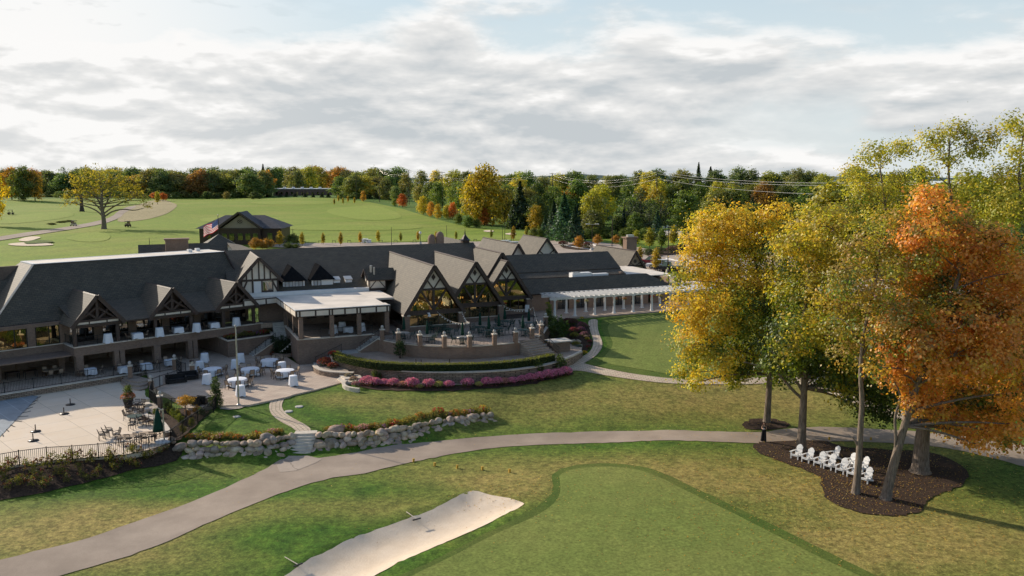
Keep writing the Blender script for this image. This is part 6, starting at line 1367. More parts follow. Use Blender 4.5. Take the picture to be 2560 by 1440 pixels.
# boulder retaining walls
def boulder_mesh(seed):
    rs = np.random.RandomState(seed); bm = bmesh.new(); bmesh.ops.create_icosphere(bm, subdivisions=3, radius=.5)
    dirs = rs.normal(size=(14, 3)); dirs /= np.linalg.norm(dirs, axis=1)[:, None]; cut = rs.uniform(.34, .47, 14)
    sc = Vector((rs.uniform(.95, 1.25), rs.uniform(.8, 1.0), rs.uniform(.65, .85)))
    for v in bm.verts:
        c = np.array(v.co)
        for d, k in zip(dirs, cut):
            e = c.dot(d)
            if e > k: c = c - d * (e - k) * .8
        c += .015 * np.sin(c * 17 + seed); v.co = Vector(c) * 1.1; v.co = Vector((v.co.x * sc.x, v.co.y * sc.y, v.co.z * sc.z))
    me = bpy.data.meshes.new('boulder'); bm.to_mesh(me); bm.free(); me.polygons.foreach_set('use_smooth', [True] * len(me.polygons)); me.materials.append(M['rock']); return me
BM = [boulder_mesh(s) for s in range(9)]
def boulder(p, s, lab, grp):
    o = link('boulder', R.choice(BM)); o.location = p; o.scale = (s * R.uniform(.85, 1.25), s * R.uniform(.85, 1.1), s * R.uniform(.8, 1.1)); o.rotation_euler = (R.uniform(-.3, .3), R.uniform(-.3, .3), R.uniform(0, 6.28))
    k = R.uniform(.75, 1.5); o.color = (k * R.uniform(.97, 1.12), k, k * R.uniform(.82, 1.02), 1); tag(o, lab, 'boulder', grp)
def boulder_wall(bot, top, rows, step, lab, grp):
    bot = smooth_line([W(a, b, .1) for a, b in bot], 1); top = smooth_line([W(a, b, z) for a, b, z in top], 1)
    def at(L, s):
        acc = [0]
        for p, q in zip(L, L[1:]): acc.append(acc[-1] + (q - p).length)
        x = s * acc[-1]
        for i in range(len(L) - 1):
            if x <= acc[i + 1] + 1e-6: return L[i].lerp(L[i + 1], (x - acc[i]) / max(1e-6, acc[i + 1] - acc[i]))
        return L[-1]
    ln = sum((q - p).length for p, q in zip(bot, bot[1:]))
    for r in range(rows):
        n = int(ln / (step * (1.0 - .08 * r)))
        for i in range(n):
            s = min(1, max(0, (i + .5 * (r % 2) + R.uniform(.15, .85)) / n)); f = (r + .15) / (rows - .5)
            p = at(bot, s).lerp(at(top, s), min(1, f)); hgt = at(top, s).z - .1
            sz = step * R.uniform(.85, 1.4) * (1.0 if hgt > 1 else .9); p = p + Vector((R.uniform(-.1, .1), R.uniform(-.12, .12), R.uniform(-.06, .1) - .05 + (.1 if r == rows - 1 else 0)))
            boulder(p, sz, lab % ['lowest', 'second', 'third', 'top', 'top'][r if r < rows - 1 else 3], grp + ', %s course' % ['lowest', 'second', 'third', 'top'][r if r < rows - 1 else 3])
boulder_wall([(462,1147),(520,1150),(580,1151),(640,1151),(690,1147),(722,1140)], [(470,1108,1.2),(520,1107,1.25),(580,1107,1.25),(640,1107,1.25),(690,1098,1.25),(734,1086,1.25)], 4, .6, 'grey field boulder in the %s course of the wall left of the stone steps', 'boulders of the left wall')
boulder_wall([(768,1132),(820,1128),(908,1122),(996,1114),(1083,1092),(1171,1070),(1236,1056)], [(788,1086,1.25),(829,1083,1.25),(900,1086,1.2),(1004,1071,1.1),(1085,1053,1.0),(1171,1044,.85),(1226,1038,.7)], 4, .62, 'grey field boulder in the %s course of the wall right of the stone steps', 'boulders of the right wall')
for a, b, z, s, l in ((667,1096,1.35,1.25,'large pale boulder standing above the left wall'),(838,1075,1.3,1.1,'grey boulder standing behind the top of the right wall'),(430,1100,1.3,.7,'dark boulder at the corner of the iron fence'),(449,1118,.9,.8,'boulder at the left end of the wall by the mulch bed')): boulder(W(a, b, z), s, l, None)
t = thing('boulder_steps', 'curved flight of pale stone steps between the two boulder walls', 'steps', W(745, 1140, .05))
for k in range(8):
    f = k / 7; c = W(744, 1141, .08).lerp(W(764, 1085, 1.27), f); d = (W(764, 1085, 0) - W(744, 1141, 0)).normalized(); nn = Vector((-d.y, d.x, 0))
    mb = MB(IDENT); mb.prism([(c + nn * .95)[:2], (c + nn * .5 - d * .12)[:2], (c - nn * .5 - d * .12)[:2], (c - nn * .95)[:2], (c - nn * .9 + d * .7)[:2], (c + nn * .9 + d * .7)[:2]], c.z - .5, c.z + .08); mb.build('step', M['cap'], t)
# flowers along the top of the boulder walls
FK = dict(orange=([(.62, .19, .04), (.55, .13, .03)], 'orange'), purple=([(.35, .1, .4), (.45, .2, .45)], 'purple'), red=([(.5, .02, .03), (.6, .04, .05)], 'deep red'), pink=([(.65, .3, .35), (.7, .4, .4)], 'pale pink'), yellow=([(.6, .4, .04), (.5, .36, .05)], 'yellow'), none=([(.1, .12, .03)], 'leafy green'))
FP = {}
def flower(kind, p, s=1.0, where='above the boulder wall'):
    cols, nm = FK[kind]; lab = 'low %s flower clump %s' % (nm, where); grp = '%s flowers %s' % (nm, where)
    if kind not in FP: FP[kind] = plant('flower_clump', lab, 'flowers', p, grp, [(0, 0, .22, .34, .24), (.25, .1, .2, .25, .2), (-.2, -.15, .24, .26, .2)], [(.22, .22, .045), (.30, .24, .06), (.12, .16, .03)], [2, 2, 1], 30, .08, 10, (.07, .13), flowers=None if kind == 'none' else (cols, [1] * len(cols), 26, .10)); return FP[kind]
    return again(FP[kind], p, lab, None, s, grp)
ks = ['orange', 'none', 'purple', 'none', 'none', 'none', 'red', 'yellow', 'none', 'pink', 'none', 'orange', 'none', 'none']
line = [(475,1098),(500,1100),(525,1099),(550,1100),(575,1099),(600,1100),(625,1099),(648,1094),(690,1090),(705,1084)]
n = 0
for L, wz in ((line, 'above the left boulder wall'), ([(815,1078),(842,1078),(868,1081),(890,1080),(912,1076),(935,1073),(960,1070),(985,1066),(1005,1062),(1030,1054),(1055,1048),(1080,1044),(1103,1041),(1128,1040),(1150,1037),(1172,1036),(1195,1034),(1216,1030)], 'above the right boulder wall')):
    for (a, b), (c, d) in zip(L, L[1:]):
        for k in range(3):
            f = (k + R.random() * .6) / 3; x, y = a + (c - a) * f, b + (d - b) * f - R.uniform(-3, 5); flower(ks[n % len(ks)] if R.random() < .8 else R.choice(ks), G(x, y, .0), R.uniform(.75, 1.35), wz); n += 1
# hydrangeas and perennials in the bed below the pool
hyd = plant('hydrangea', 'leggy hydrangea with dry rusty heads by the pool fence', 'shrub', G(10, 1190), 'hydrangeas in the bed below the pool fence', [(0, 0, .55, .55, .45), (.35, .1, .7, .35, .3), (-.3, .2, .75, .3, .3)], [(.20, .20, .03), (.13, .15, .025), (.26, .22, .04)], [3, 2, 1], 12, .12, 12, (.08, .17), flowers=([(.12, .05, .03), (.25, .10, .05), (.4, .2, .08)], [3, 2, 1], 9, .17))
for a, b in ((75,1185),(120,1172),(165,1172),(185,1158),(225,1160),(272,1152),(335,1140),(30,1170),(-10,1200)): again(hyd, G(a, b, .02), 'leggy hydrangea with dry rusty heads by the pool fence', None, R.uniform(.75, 1.1))
for a, b in ((10,1205),(50,1218),(95,1200),(110,1225),(160,1190),(200,1175),(205,1195),(240,1195),(280,1160),(290,1180),(330,1165),(345,1172),(380,1145),(350,1138),(20,1225),(78,1218),(118,1214),(165,1208),(222,1204),(-20,1230),(300,1165),(365,1150),(400,1135),(415,1128),(140,1190),(60,1205),(250,1180)): again(hyd, G(a, b, .02), 'low yellowing perennial clump in the mulch bed by the grass', None, R.uniform(.5, .75), 'yellowing perennials low in the mulch bed', (R.uniform(.7, 1.1), R.uniform(.7, 1.0), .8))
# rock garden bed by the patio
rg = [(384,1008),(402,1018),(430,1022),(470,1022),(498,1026),(524,1030),(500,1052),(470,1076),(452,1092),(432,1098),(416,1082),(400,1055),(376,1038)]
drape('rock_garden_soil', [W(a, b, 1.5)[:2] for a, b in rg], M['mulch'], .0, .6, zf=lambda x, y: max(h(x, y) + .12, 1.32))
drape('river_gravel', [W(a, b, 1.5)[:2] for a, b in ((372,1004),(392,1006),(404,1020),(398,1034),(384,1036),(372,1022))], M['gravel'], .05, .5, zf=lambda x, y: max(h(x, y) + .12, 1.32))
for i, (a, b, s) in enumerate(((420,1030,.8),(428,1036,.7),(434,1042,.7),(440,1046,.7),(446,1052,.65),(452,1058,.6),(390,1040,.6))): again(shr, W(a, b, 1.4), 'small yellow green shrub in the diagonal row of the rock garden', None, s, 'yellow green shrubs in a row', (1.5, 1.25, .8))
for a, b, s, c, l in ((470,1040,.5,(2.2,.7,.6),'reddish low shrub in the middle of the rock garden'),(490,1034,.6,(1.9,.8,.6),'rusty low shrub near the patio fence'),(480,1066,.6,(1.6,1.2,.6),'golden shrub beside the climbing iron fence'),(458,1082,.6,(1.7,1.2,.5),'golden shrub low by the climbing fence'),(505,1040,.6,(1,1,1),'green shrub beneath the tall evergreen')): again(shr, W(a, b, 1.45), l, None, s, None, c)
t = plant('small_tree', 'small round orange ornamental tree in the rock garden', 'tree', W(466, 1044, 1.5), None, [(0, 0, 1.55, .8, .36), (.3, .1, 1.7, .5, .3), (-.35, 0, 1.62, .5, .3)], [(.46, .24, .04), (.40, .26, .04), (.26, .2, .04)], [3, 2, 1], 26, .12, 14, (.09, .15))
mb = MB(); mb.tube([(0, 0, -.1), (.02, 0, .7), (0, 0, 1.5)], [.05, .04, .03], 6); mb.build('trunk', M['bark'], t, False)
evg = plant('evergreen', 'narrow dark evergreen at the corner of the patio fence', 'shrub', W(541, 1020, 1.65), None, [(0, 0, .6, .55, .6), (0, 0, 1.3, .46, .6), (0, 0, 2.0, .33, .5), (0, 0, 2.6, .18, .45)], [(.05, .09, .022), (.085, .13, .028)], [2, 1], 60, .12, 14, (.08, .16))
for a, b, l in ((684,885,'first of the dark arborvitae beside the stairs'),(695,887,'second of the dark arborvitae beside the stairs'),(706,889,'middle arborvitae beside the stairs'),(718,889,'fourth of the dark arborvitae beside the stairs'),(730,887,'last arborvitae, by the pavilion wall')): again(evg, W(a, b, 1.8), l, None, .82, None, (.55, .62, .6))
for a, b, c, s, l in ((680,890,(2.4,.4,.5),.5,'red low plant at the left of the dark evergreens'),(733,891,(2.6,.4,.5),.55,'red low plant at the right of the dark evergreens')): again(shr, W(a, b, 1.8), l, None, s, None, c)
# mums in the curved planter, planter flowers, pot
for a, b, z, s, l in ((812,915,2.2,1.15,'large red mum in the curved stone planter'),(832,921,2.2,.8,'smaller russet mum in the curved stone planter')): again(WM, W(a, b, z), l, None, s, None, (.42, .09, .06))
t = thing('urn_pedestal', 'tan pedestal urn holding a bright red plant', 'urn', W(833, 915, 2.2)); mb = MB(); mb.lathe([(.28, 0), (.22, .15), (.2, .8), (.3, .95), (.34, 1.15)], n=12); mb.build('urn', M['cap'], t)
again(WM, W(833, 915, 2.2) + Vector((0, 0, 1.1)), 'bright red mum standing in the pedestal urn', None, .68, None, (.5, .05, .04))
for a, b, z, s, c, l in ((885,955,1.95,.7,(.6,.42,.36),'pale mum at the left end of the flower bed'),(890,965,1.9,.6,(.6,.3,.36),'pinkish mum in the small round planter')): again(WM, W(a, b, z), l, None, s, None, c)
again(WM, W(655, 824, 3.75), 'round dark red mum in the tall planter', None, .85, None, (.2, .03, .045))
for i in range(14): x = -7.2 + i * .38; flower(R.choice(['pink', 'purple', 'none', 'red', 'none']), Vector(FC((x, -8.6 - .03 * i + R.uniform(-.9, .5) - .1 * i, 3.76))), R.uniform(.8, 1.1), 'in the tall planter under the balcony')
pp_ = W(321, 1018, DECK)
again(WM, pp_ + Vector((0, 0, .62)), 'ring of orange flowers in the tall black pot', None, .85, None, (.62, .24, .12)); again(shr, pp_ + Vector((0, 0, .9)), 'round leafy shrub in the middle of the pot', None, .95)
again(WM, W(481, 940, 1.8) + Vector((0, 0, 1.45)), 'dark red plant on the urn pier', None, .3, None, (.15, .04, .04)); again(WM, W(450, 948, 1.8), 'rusty potted plant behind the dark sofas', None, .7, None, (.25, .1, .06))
again(shr, FC((9.6, 6.4, 3.0)), 'dark spreading juniper at the foot of the terrace wall', None, 1.5, None, (.5, .6, .75))
# garden beside the terrace steps
gb = [(1368,850),(1376,822),(1392,806),(1420,803),(1462,806),(1474,822),(1478,842),(1482,858),(1472,876),(1450,888),(1420,882),(1402,876),(1390,866)]
drape('garden_bed', smooth_poly([G(a, b)[:2] for a, b in gb], 1), M['mulch'], .09, .6)
GP = [(1420,815,1.0,(.14,.03,.045),'dark burgundy shrub at the top of the garden'),(1432,812,.9,(.13,.03,.05),'second burgundy shrub by the pergola'),(1452,832,.8,(.32,.12,.19),'mauve grassy mound beside the path'),(1456,822,.85,(.24,.08,.13),'plum mound higher beside the path'),(1460,842,.7,(.36,.15,.22),'mauve mound lower beside the path'),(1417,835,.7,(.60,.07,.10),'bright red flowering plant in the garden'),(1435,834,.75,(.40,.07,.09),'red plant right of the bright one'),(1454,800,.4,(.75,.52,.04),'small yellow mum at the top of the path'),(1464,846,.35,(.7,.5,.48),'pale pink mum beside the path'),(1468,852,.4,(.72,.54,.05),'yellow mum beside the path edge'),(1461,887,.5,(.75,.55,.04),'yellow mum at the lower tip of the garden'),(1436,845,.75,(.36,.34,.05),'large yellow green mound in the garden'),(1440,868,.7,(.30,.28,.05),'olive yellow mound lower in the garden'),(1447,874,.6,(.22,.26,.22),'grey green mound near the path'),(1404,874,.4,(.65,.58,.25),'small pale yellow flower behind the brick block'),(1474,858,.4,(.40,.07,.09),'small red flower by the path edge'),(1471,872,.4,(.34,.05,.06),'small dark red flower near the lower path')]
for a, b, s, c, l in GP: again(WM, G(a, b, .08), l, None, s, None, c)
for a, b, s, l in ((1392,855,2.0,'tall leafy shrub behind the brick block'),(1402,846,2.2,'tall dark shrub in the left of the garden'),(1380,838,1.8,'leafy shrub beside the shaded terrace pier')): again(shr, G(a, b, .06), l, None, s, None, (.6, .75, .6))
again(evg, G(1373, 815, .05), 'feathery pale green ornamental tree by the pergola end', None, 1.0, None, (2.2, 1.7, 1.2))
for a, b, l in ((1433,858,'white boulder set among the yellow mounds'),(1446,857,'small grey stone beside the white boulder')): boulder(G(a, b, .15), .8 if 'white' in l else .4, l, None); 
# hanging baskets of the pergola
for i in range(8):
    x = 33.3 + 2.95 * i + (1.5 if i % 2 else 0) ; c = FC((x + .0, -6.0, 5.75)); t = again(WM, c, 'hanging basket under the pergola, number shown by its %s flowers' % 'x', None, .42)
    nm = ['lime', 'rust', 'cream', 'coral', 'orange', 'scarlet', 'yellow', 'peach'][i]; t['label'] = 'hanging basket of %s flowers under the pergola' % nm; t['category'] = 'hanging basket'; t.name = 'hanging_basket'
    for ch in t.children: ch.color = [(.5, .5, .06, 1), (.3, .12, .06, 1), (.7, .62, .4, 1), (.5, .2, .14, 1), (.6, .28, .06, 1), (.5, .08, .05, 1), (.65, .5, .06, 1), (.6, .4, .25, 1)][i] if ch.name.startswith('flower') else (1, 1, 1, 1)
    mb = MB(); mb.tube([(0, 0, .3), (0, 0, 2.25)], .02, 4); mb.build('wire', M['black'], t, False)
# fallen leaves under the maples
def litter(name, centres, cols, w, kind='stuff'):
    P = []
    for (px, py, rx, ry, n) in centres:
        c = W(px, py, .1)
        for _ in range(n):
            x, y = c.x + R.gauss(0, rx), c.y + R.gauss(0, ry); P.append((x, y, h(x, y) + .085))
    P = np.array(P); o = link(name, leaf_mesh(name, P, NR.uniform(.05, .13, len(P)), pal(cols, w, len(P)), M['petal'], .8, 6.0)); o['kind'] = kind
litter('fallen_leaves', [(2150,1150,6,4,1500),(2050,1200,7,4,900),(2300,1260,8,4,900),(1850,1230,9,6,420),(2050,1340,8,4,500),(1900,1060,7,5,500),(2300,1330,8,4,700),(1600,1150,10,7,200),(1290,1240,2.2,1.6,260),(1000,1200,12,5,120),(1700,1350,9,4,60),(1500,1260,14,5,50),(1400,1010,14,6,150),(2100,1215,2.5,2,500)], [(.55, .36, .05), (.48, .22, .04), (.36, .22, .08), (.6, .45, .16)], [4, 3, 2, 2])
# ------------------------------------------------------------------ the course beyond, the wood, the car park
def P2(L): return [G(a, b)[:2] for a, b in L]
drape('fairway', smooth_poly(P2([(-160,505),(100,497),(400,492),(690,494),(900,500),(985,516),(1060,540),(1134,560),(1200,572),(1258,574),(1330,580),(1350,592),(1350,606),(1000,612),(700,618),(640,648),(480,650),(300,655),(120,668),(-60,690),(-200,690)]), 1), M['fairway'], .06, 7)
for i, L in enumerate(([(700,606),(790,596),(1000,590),(1200,588),(1330,590),(1345,600),(1100,604),(900,607),(720,612)], [(190,588),(230,581),(270,583),(279,592),(268,603),(220,607),(180,602),(160,596)], [(820,522),(930,512),(960,518),(1010,540),(990,550),(900,552),(840,540),(815,530)],
                       [(500,545),(640,536),(700,545),(690,556),(560,560),(500,553)], [(60,560),(200,540),(160,528),(20,540),(-60,560)], [(620,505),(760,501),(850,506),(780,513),(640,512)], [(720,565),(900,558),(1060,562),(1050,575),(820,578),(700,574)])):
    drape('short_grass', smooth_poly(P2(L), 2), M['fairpatch'], .14, 5)
drape('fescue_knoll', smooth_poly(P2([(287,556),(305,536),(330,515),(370,502),(415,498),(448,512),(430,530),(385,546),(330,555)]), 2), M['straw'], .16, 4)
drape('cart_track', smooth_poly(P2([(-60,602),(0,593),(60,583),(160,570),(240,555),(280,543),(296,528),(330,515),(345,517),(312,532),(300,546),(255,562),(165,577),(65,592),(0,603),(-60,612)]), 1), M['path'], .2, 4)
for L in ([(40,602),(75,592),(108,594),(84,602),(62,606)], [(12,612),(60,607),(138,611),(128,616),(40,617)], [(432,603),(452,598),(470,602),(460,607),(440,607)], [(1204,579),(1222,576),(1238,579),(1224,582)], [(1258,586),(1280,583),(1294,586),(1276,589)]):
    drape('far_bunker', smooth_poly(P2(L), 2), M['sand'], .22, 2)
drape('rough_mound', smooth_poly(P2([(58,609),(85,602),(125,604),(140,608),(100,611),(66,613)]), 2), M['collar'], .35, 2)
drape('terrace_road', P2([(640,615),(700,610),(1000,608),(1300,604),(1420,610),(1330,618),(1000,619),(720,622)]), M['lot'], .2, 5)
drape('car_park', P2([(1240,614),(1330,607),(1400,600),(1440,601),(1560,613),(1640,628),(1800,626),(2300,650),(2650,670),(2650,760),(2200,735),(1900,720),(1740,722),(1690,738),(1640,735),(1605,700),(1560,660),(1480,638),(1330,636)]), M['lot'], .12, 4)
for L in ([(1400,616),(1440,611),(1478,620),(1480,626),(1440,626),(1408,622)], [(1600,636),(1660,622),(1740,617),(1800,622),(1760,632),(1690,638),(1630,642)], [(1648,668),(1680,668),(1740,690),(1720,704),(1690,694),(1655,680)]): drape('planted_island', P2(L), M['mulch'], .22, 2)
drape('lot_verge', P2([(1420,588),(1560,588),(1760,598),(1800,608),(1740,612),(1640,616),(1560,606),(1470,598)]), M['fairway'], .12, 4)
drape('road', P2([(1640,586),(1660,578),(1780,566),(1900,570),(1900,600),(1760,602),(1700,596)]), M['road'], .25, 5)
t = thing('guard_rail', 'pale guard rail along the road beyond the car park', 'rail', G(1640, 580)); mb = MB(IDENT); L = [G(a, b, .7) for a, b in ((1636,580),(1662,573),(1780,561),(1900,566))]
for a, b in zip(L, L[1:]): mb.bar(a, b, .1, .9)
mb.build('rail', M['white'], t)
def kerb(L, lab):
    t = thing('kerb', lab, 'kerb', G(*L[0])); mb = MB(IDENT)
    for a, b in zip(L, L[1:]): mb.bar(G(*a, .18), G(*b, .18), .35, .22)
    mb.build('kerb_stone', M['white'], t)
kerb([(1632,681),(1660,688),(1716,701),(1760,712)], 'long white kerb before the planted island'); kerb([(1396,611),(1420,617),(1450,622),(1482,627)], 'white kerb around the shrub island beyond the gables'); kerb([(1420,600),(1480,613),(1500,618)], 'white kerb curving along the far lot entrance'); kerb([(1666,648),(1690,653),(1720,658)], 'short white kerb behind the parked cars')
# ---- trees of the wood: prototypes, then individual copies
TP = {}
def proto_tree(key, blobs, zt, tr, cols, w, per, cr, leaves, size, cone=False):
    mb = MB(); mb.tube([(0, 0, -.5), (.05, 0, zt * .4), (0, 0, zt)], [tr, tr * .7, tr * .25], 8)
    if not cone:
        for b in blobs[::2]: mb.tube([(0, 0, zt * .35), (b[0] * .5, b[1] * .5, b[2] * .7), (b[0], b[1], b[2])], [tr * .35, tr * .22, tr * .06], 5)
    tm = mb.build('trunk', M['barkfar'], None, False); me_t = tm.data; bpy.data.objects.remove(tm)
    if cone:
        C = []; ci = []
        H = cone; k = 0
        for i in range(int(leaves)):
            z = .06 * H + H * .94 * NR.rand() ** 1.3; lay = round(z / (H / 16)) * (H / 16); r = (1 - (z / H) ** 1.15) * tr * 11 * (1.15 - .35 * ((z - lay) / (H / 16) + .5)); a = NR.rand() * 6.283; q = r * NR.rand() ** .35 * (1 + .25 * math.sin(a * 5 + lay))
            C.append((q * math.cos(a), q * math.sin(a), z - .25 * q)); ci.append(int(lay * 3 + a * 2) % 60)
        lc = np.array(C); ci = np.array(ci); ck = pal(cols, w, 60)
    else:
        cs, bi, lc, ci = clumps(blobs, per, cr, leaves, .55, .7); ck = pal(cols, w, len(cs)); ck = ck * (1 + .25 * vnoise(cs, .9))[:, None]
    ov = lc - np.array([0, 0, lc[:, 2].mean()]) if cone else lc - np.array(blobs)[bi[ci]][:, :3]; ov = ov / (np.linalg.norm(ov, axis=1)[:, None] + 1e-6); ov[:, 2] += .5
    me = leaf_mesh('crown', lc, NR.uniform(size[0], size[1], len(lc)), ck[ci] * NR.uniform(.8, 1.2, (len(lc), 1)), M['leaf'], .8, .2, ov); TP[key] = (me_t, me)
BASEC = [(.29, .29, .06), (.35, .31, .07), (.21, .24, .055)]
def dome(n, rx, z0, z1, rb, seed):
    rs = np.random.RandomState(seed); out = []
    for i in range(n):
        a = i * 2.4 + rs.rand(); f = rs.rand(); z = z0 + (z1 - z0) * ((i + .5) / n); k = math.sin(math.pi * min(.97, .18 + .8 * (i + .5) / n)); r = rx * k * rs.uniform(.45, .95)
        out.append((r * math.cos(a), r * math.sin(a), z, rb * rs.uniform(.75, 1.2), rb * rs.uniform(.65, 1.0)))
    return out
for i, (n, rx, z0, rb) in enumerate(((18, 5.4, 2.6, 2.7), (16, 4.8, 3.0, 2.5), (20, 6.5, 2.6, 2.8), (15, 4.4, 2.2, 2.4), (18, 5.8, 3.4, 2.5))):
    proto_tree('broad%d' % i, dome(n, rx, z0, 16.0, rb, i + 3), 14, .32, BASEC, [3, 2, 2], 1.3, .7, 9, (.45, .9))
proto_tree('small', dome(9, 1.6, 1.6, 4.6, 1.0, 40), 4, .09, BASEC, [3, 2, 1], 9.0, .3, 9, (.2, .4))
proto_tree('column', [(0, 0, 1.6, .42, .6), (.05, 0, 2.4, .55, .7), (0, .05, 3.3, .48, .7), (0, 0, 4.2, .26, .6)], 4.4, .06, BASEC, [2, 2, 1], 45, .2, 9, (.13, .28))
for i in range(3): proto_tree('spruce%d' % i, [], 15, .34 + .05 * i, [(.07, .105, .05), (.10, .14, .065), (.05, .08, .036)], [3, 2, 2], 0, 0, 2600, (.55, 1.0), cone=17)
proto_tree('pine', [(r * math.cos(a), r * math.sin(a), z, s, s * .42) for r, a, z, s in [(2.2, 0, 6, 2.2), (2.4, 2, 7.5, 2.2), (2.2, 4, 9, 2.3), (2.0, 1, 10.5, 2.1), (1.8, 3, 12, 2.0), (1.5, 5, 13.5, 1.7), (.8, 2, 15, 1.4), (0, 0, 16.3, .9), (2.6, 5.2, 6.5, 2), (2.3, 3.2, 8.3, 2)]], 16, .3, [(.08, .11, .045), (.11, .15, .055), (.06, .08, .035)], [3, 2, 2], 1.1, .7, 10, (.4, .8))
NAMES = dict(broad='broadleaf_tree', small='small_tree', column='columnar_tree', spruce='spruce_tree', pine='pine_tree')
def tree_at(key, loc, sc, color, lab, grp=None, wide=1.0):
    kind = key.rstrip('0123456789'); t = thing(NAMES[kind], lab, 'tree', loc, R.uniform(0, 6.28), grp); t.scale = (sc * wide, sc * wide, sc)
    mt, mc = TP[key]; a = link('trunk', mt, t); c = link('crown', mc, t); c.color = tuple(color) + (1,); return t
def bg(key, px, base, top, color, lab, grp=None, wide=1.0, hh=None):
    p = G(px, base); H0 = {'broad': 17.6, 'small': 5.5, 'column': 4.8, 'spruce': 16.6, 'pine': 17.0}[key.rstrip('0123456789')]
    dep = p.y * _cp + (CAMH - p.z) * _sp; H_ = (base - top) * dep / FPX
    return tree_at(key, p - Vector((0, 0, .1)), H_ / H0, color, lab, grp, wide * (H0 / H_ * hh if hh else 1))
CG = {'olive': (.95, .95, .8), 'green': (.62, .88, .7), 'dark': (.55, .70, .56), 'yellow': (1.6, 1.55, .7), 'gold': (1.8, 1.4, .55), 'orange': (1.75, .95, .5), 'red': (2.0, .65, .5), 'russet': (1.5, .85, .55), 'pale': (1.8, 1.7, .95), 'blue': (.95, 1.2, 1.5), 'pinedark': (.85, .9, .8)}
NMC = {'olive': 'olive green', 'green': 'mid green', 'dark': 'dark green', 'yellow': 'yellow green', 'gold': 'golden', 'orange': 'orange', 'red': 'red', 'russet': 'russet brown', 'pale': 'pale yellow', 'blue': 'blue green', 'pinedark': 'dark'}
def jit(c): k = R.uniform(.8, 1.2); return tuple(v * k * R.uniform(.92, 1.08) for v in c)
def wood(x0, x1, n, base, top, mixc, where, kinds=None, wide=1.0, jx=.5, jt=8):
    for i in range(n):
        x = x0 + (x1 - x0) * (i + .5 + R.uniform(-jx, jx)) / n
        if 672 < x < 842 and base[0] > 486.5 and x0 < 600: continue
        c = R.choices(list(mixc), list(mixc.values()))[0]
        if c in ('blue', 'pinedark'): key = R.choice(['spruce0', 'spruce1', 'spruce2'] if c == 'blue' else ['pine', 'pine', 'pine', 'spruce1'])
        else: key = 'broad%d' % R.randrange(5)
        f = (x - x0) / (x1 - x0); b = base[0] + (base[1] - base[0]) * f + R.uniform(-1.5, 1.5); tp = top[0] + (top[1] - top[0]) * f + R.uniform(-jt, jt)
        kd = {'spruce': 'spruce', 'pine': 'pine', 'broad': 'broadleaf tree'}[key.rstrip('0123456789')]
        bg(key, x, b, tp, tuple(v * m for v, m in zip(jit(CG[c]), (1.12, 1.12, 1.9) if b < 512 else (1, 1, 1.15))), '%s %s in the %s' % (NMC[c], kd, where), '%s %ss in the %s' % (NMC[c], kd, where), wide * R.uniform(.9, 1.25))  # distance haze put into the crown colour: far rows lighter and bluer
FARM = {'olive': 6, 'green': 4, 'dark': 4, 'yellow': 3, 'orange': 1.0, 'russet': 1.4, 'pinedark': 1, 'pale': .5}
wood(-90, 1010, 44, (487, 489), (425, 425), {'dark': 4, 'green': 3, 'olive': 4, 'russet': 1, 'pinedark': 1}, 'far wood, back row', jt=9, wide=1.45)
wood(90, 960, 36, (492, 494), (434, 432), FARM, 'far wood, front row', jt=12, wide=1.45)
wood(480, 700, 6, (491, 492), (426, 424), {'olive': 3, 'orange': 1, 'russet': 2, 'green': 2}, 'tall clump by the brick building', wide=1.0, jt=5)
wood(670, 860, 14, (485, 485.5), (422, 424), {'olive': 3, 'russet': 2, 'yellow': 3, 'green': 2}, 'wood behind the brick building', jt=8, wide=1.1)
wood(120, 980, 52, (494, 498), (478, 482), {'dark': 5, 'green': 3, 'olive': 2, 'russet': .6}, 'undergrowth along the far wood', jt=4, wide=2.0)
wood(940, 1330, 13, (489, 520), (436, 428), {'olive': 4, 'yellow': 3, 'green': 3, 'pale': 2, 'dark': 2}, 'wood behind the range, back row', jt=9)
wood(960, 1330, 14, (499, 556), (456, 464), {'dark': 3, 'green': 4, 'olive': 3, 'yellow': 2, 'pinedark': 3}, 'wood behind the range, front row', jt=10)
wood(1290, 2300, 32, (508, 512), (434, 424), {'dark': 4, 'green': 3, 'olive': 4, 'yellow': 2, 'pinedark': 1, 'russet': 1}, 'right hand wood, topmost row', jt=9, wide=1.1)
wood(1290, 2300, 28, (540, 548), (458, 452), {'dark': 4, 'green': 4, 'olive': 4, 'yellow': 2.5, 'gold': .6, 'pinedark': 2, 'russet': 1}, 'right hand wood, middle row', jt=12)
wood(1300, 2300, 24, (572, 584), (500, 486), {'dark': 5, 'green': 4, 'pinedark': 4, 'blue': 2, 'yellow': 1.5, 'olive': 1}, 'right hand wood, lower row', jt=16)
wood(1350, 1640, 9, (590, 596), (530, 520), {'dark': 3, 'pinedark': 5, 'blue': 3, 'green': 1}, 'right hand wood, foremost row', jt=16)
wood(1760, 2600, 12, (596, 620), (480, 460), {'dark': 4, 'green': 4, 'olive': 3, 'pinedark': 2}, 'wood behind the big maples', jt=18)
wood(2050, 2700, 8, (640, 680), (520, 500), {'green': 3, 'olive': 3, 'yellow': 3}, 'trees along the far side of the car park', jt=20)
wood(2060, 2680, 12, (680, 700), (470, 440), {'yellow': 5, 'pale': 2, 'olive': 2}, 'pale trees behind the big maples', jt=18)
wood(1330, 1640, 16, (593, 600), (572, 570), {'dark': 5, 'green': 2, 'russet': .5}, 'undergrowth of the right hand wood', jt=5, wide=1.6)
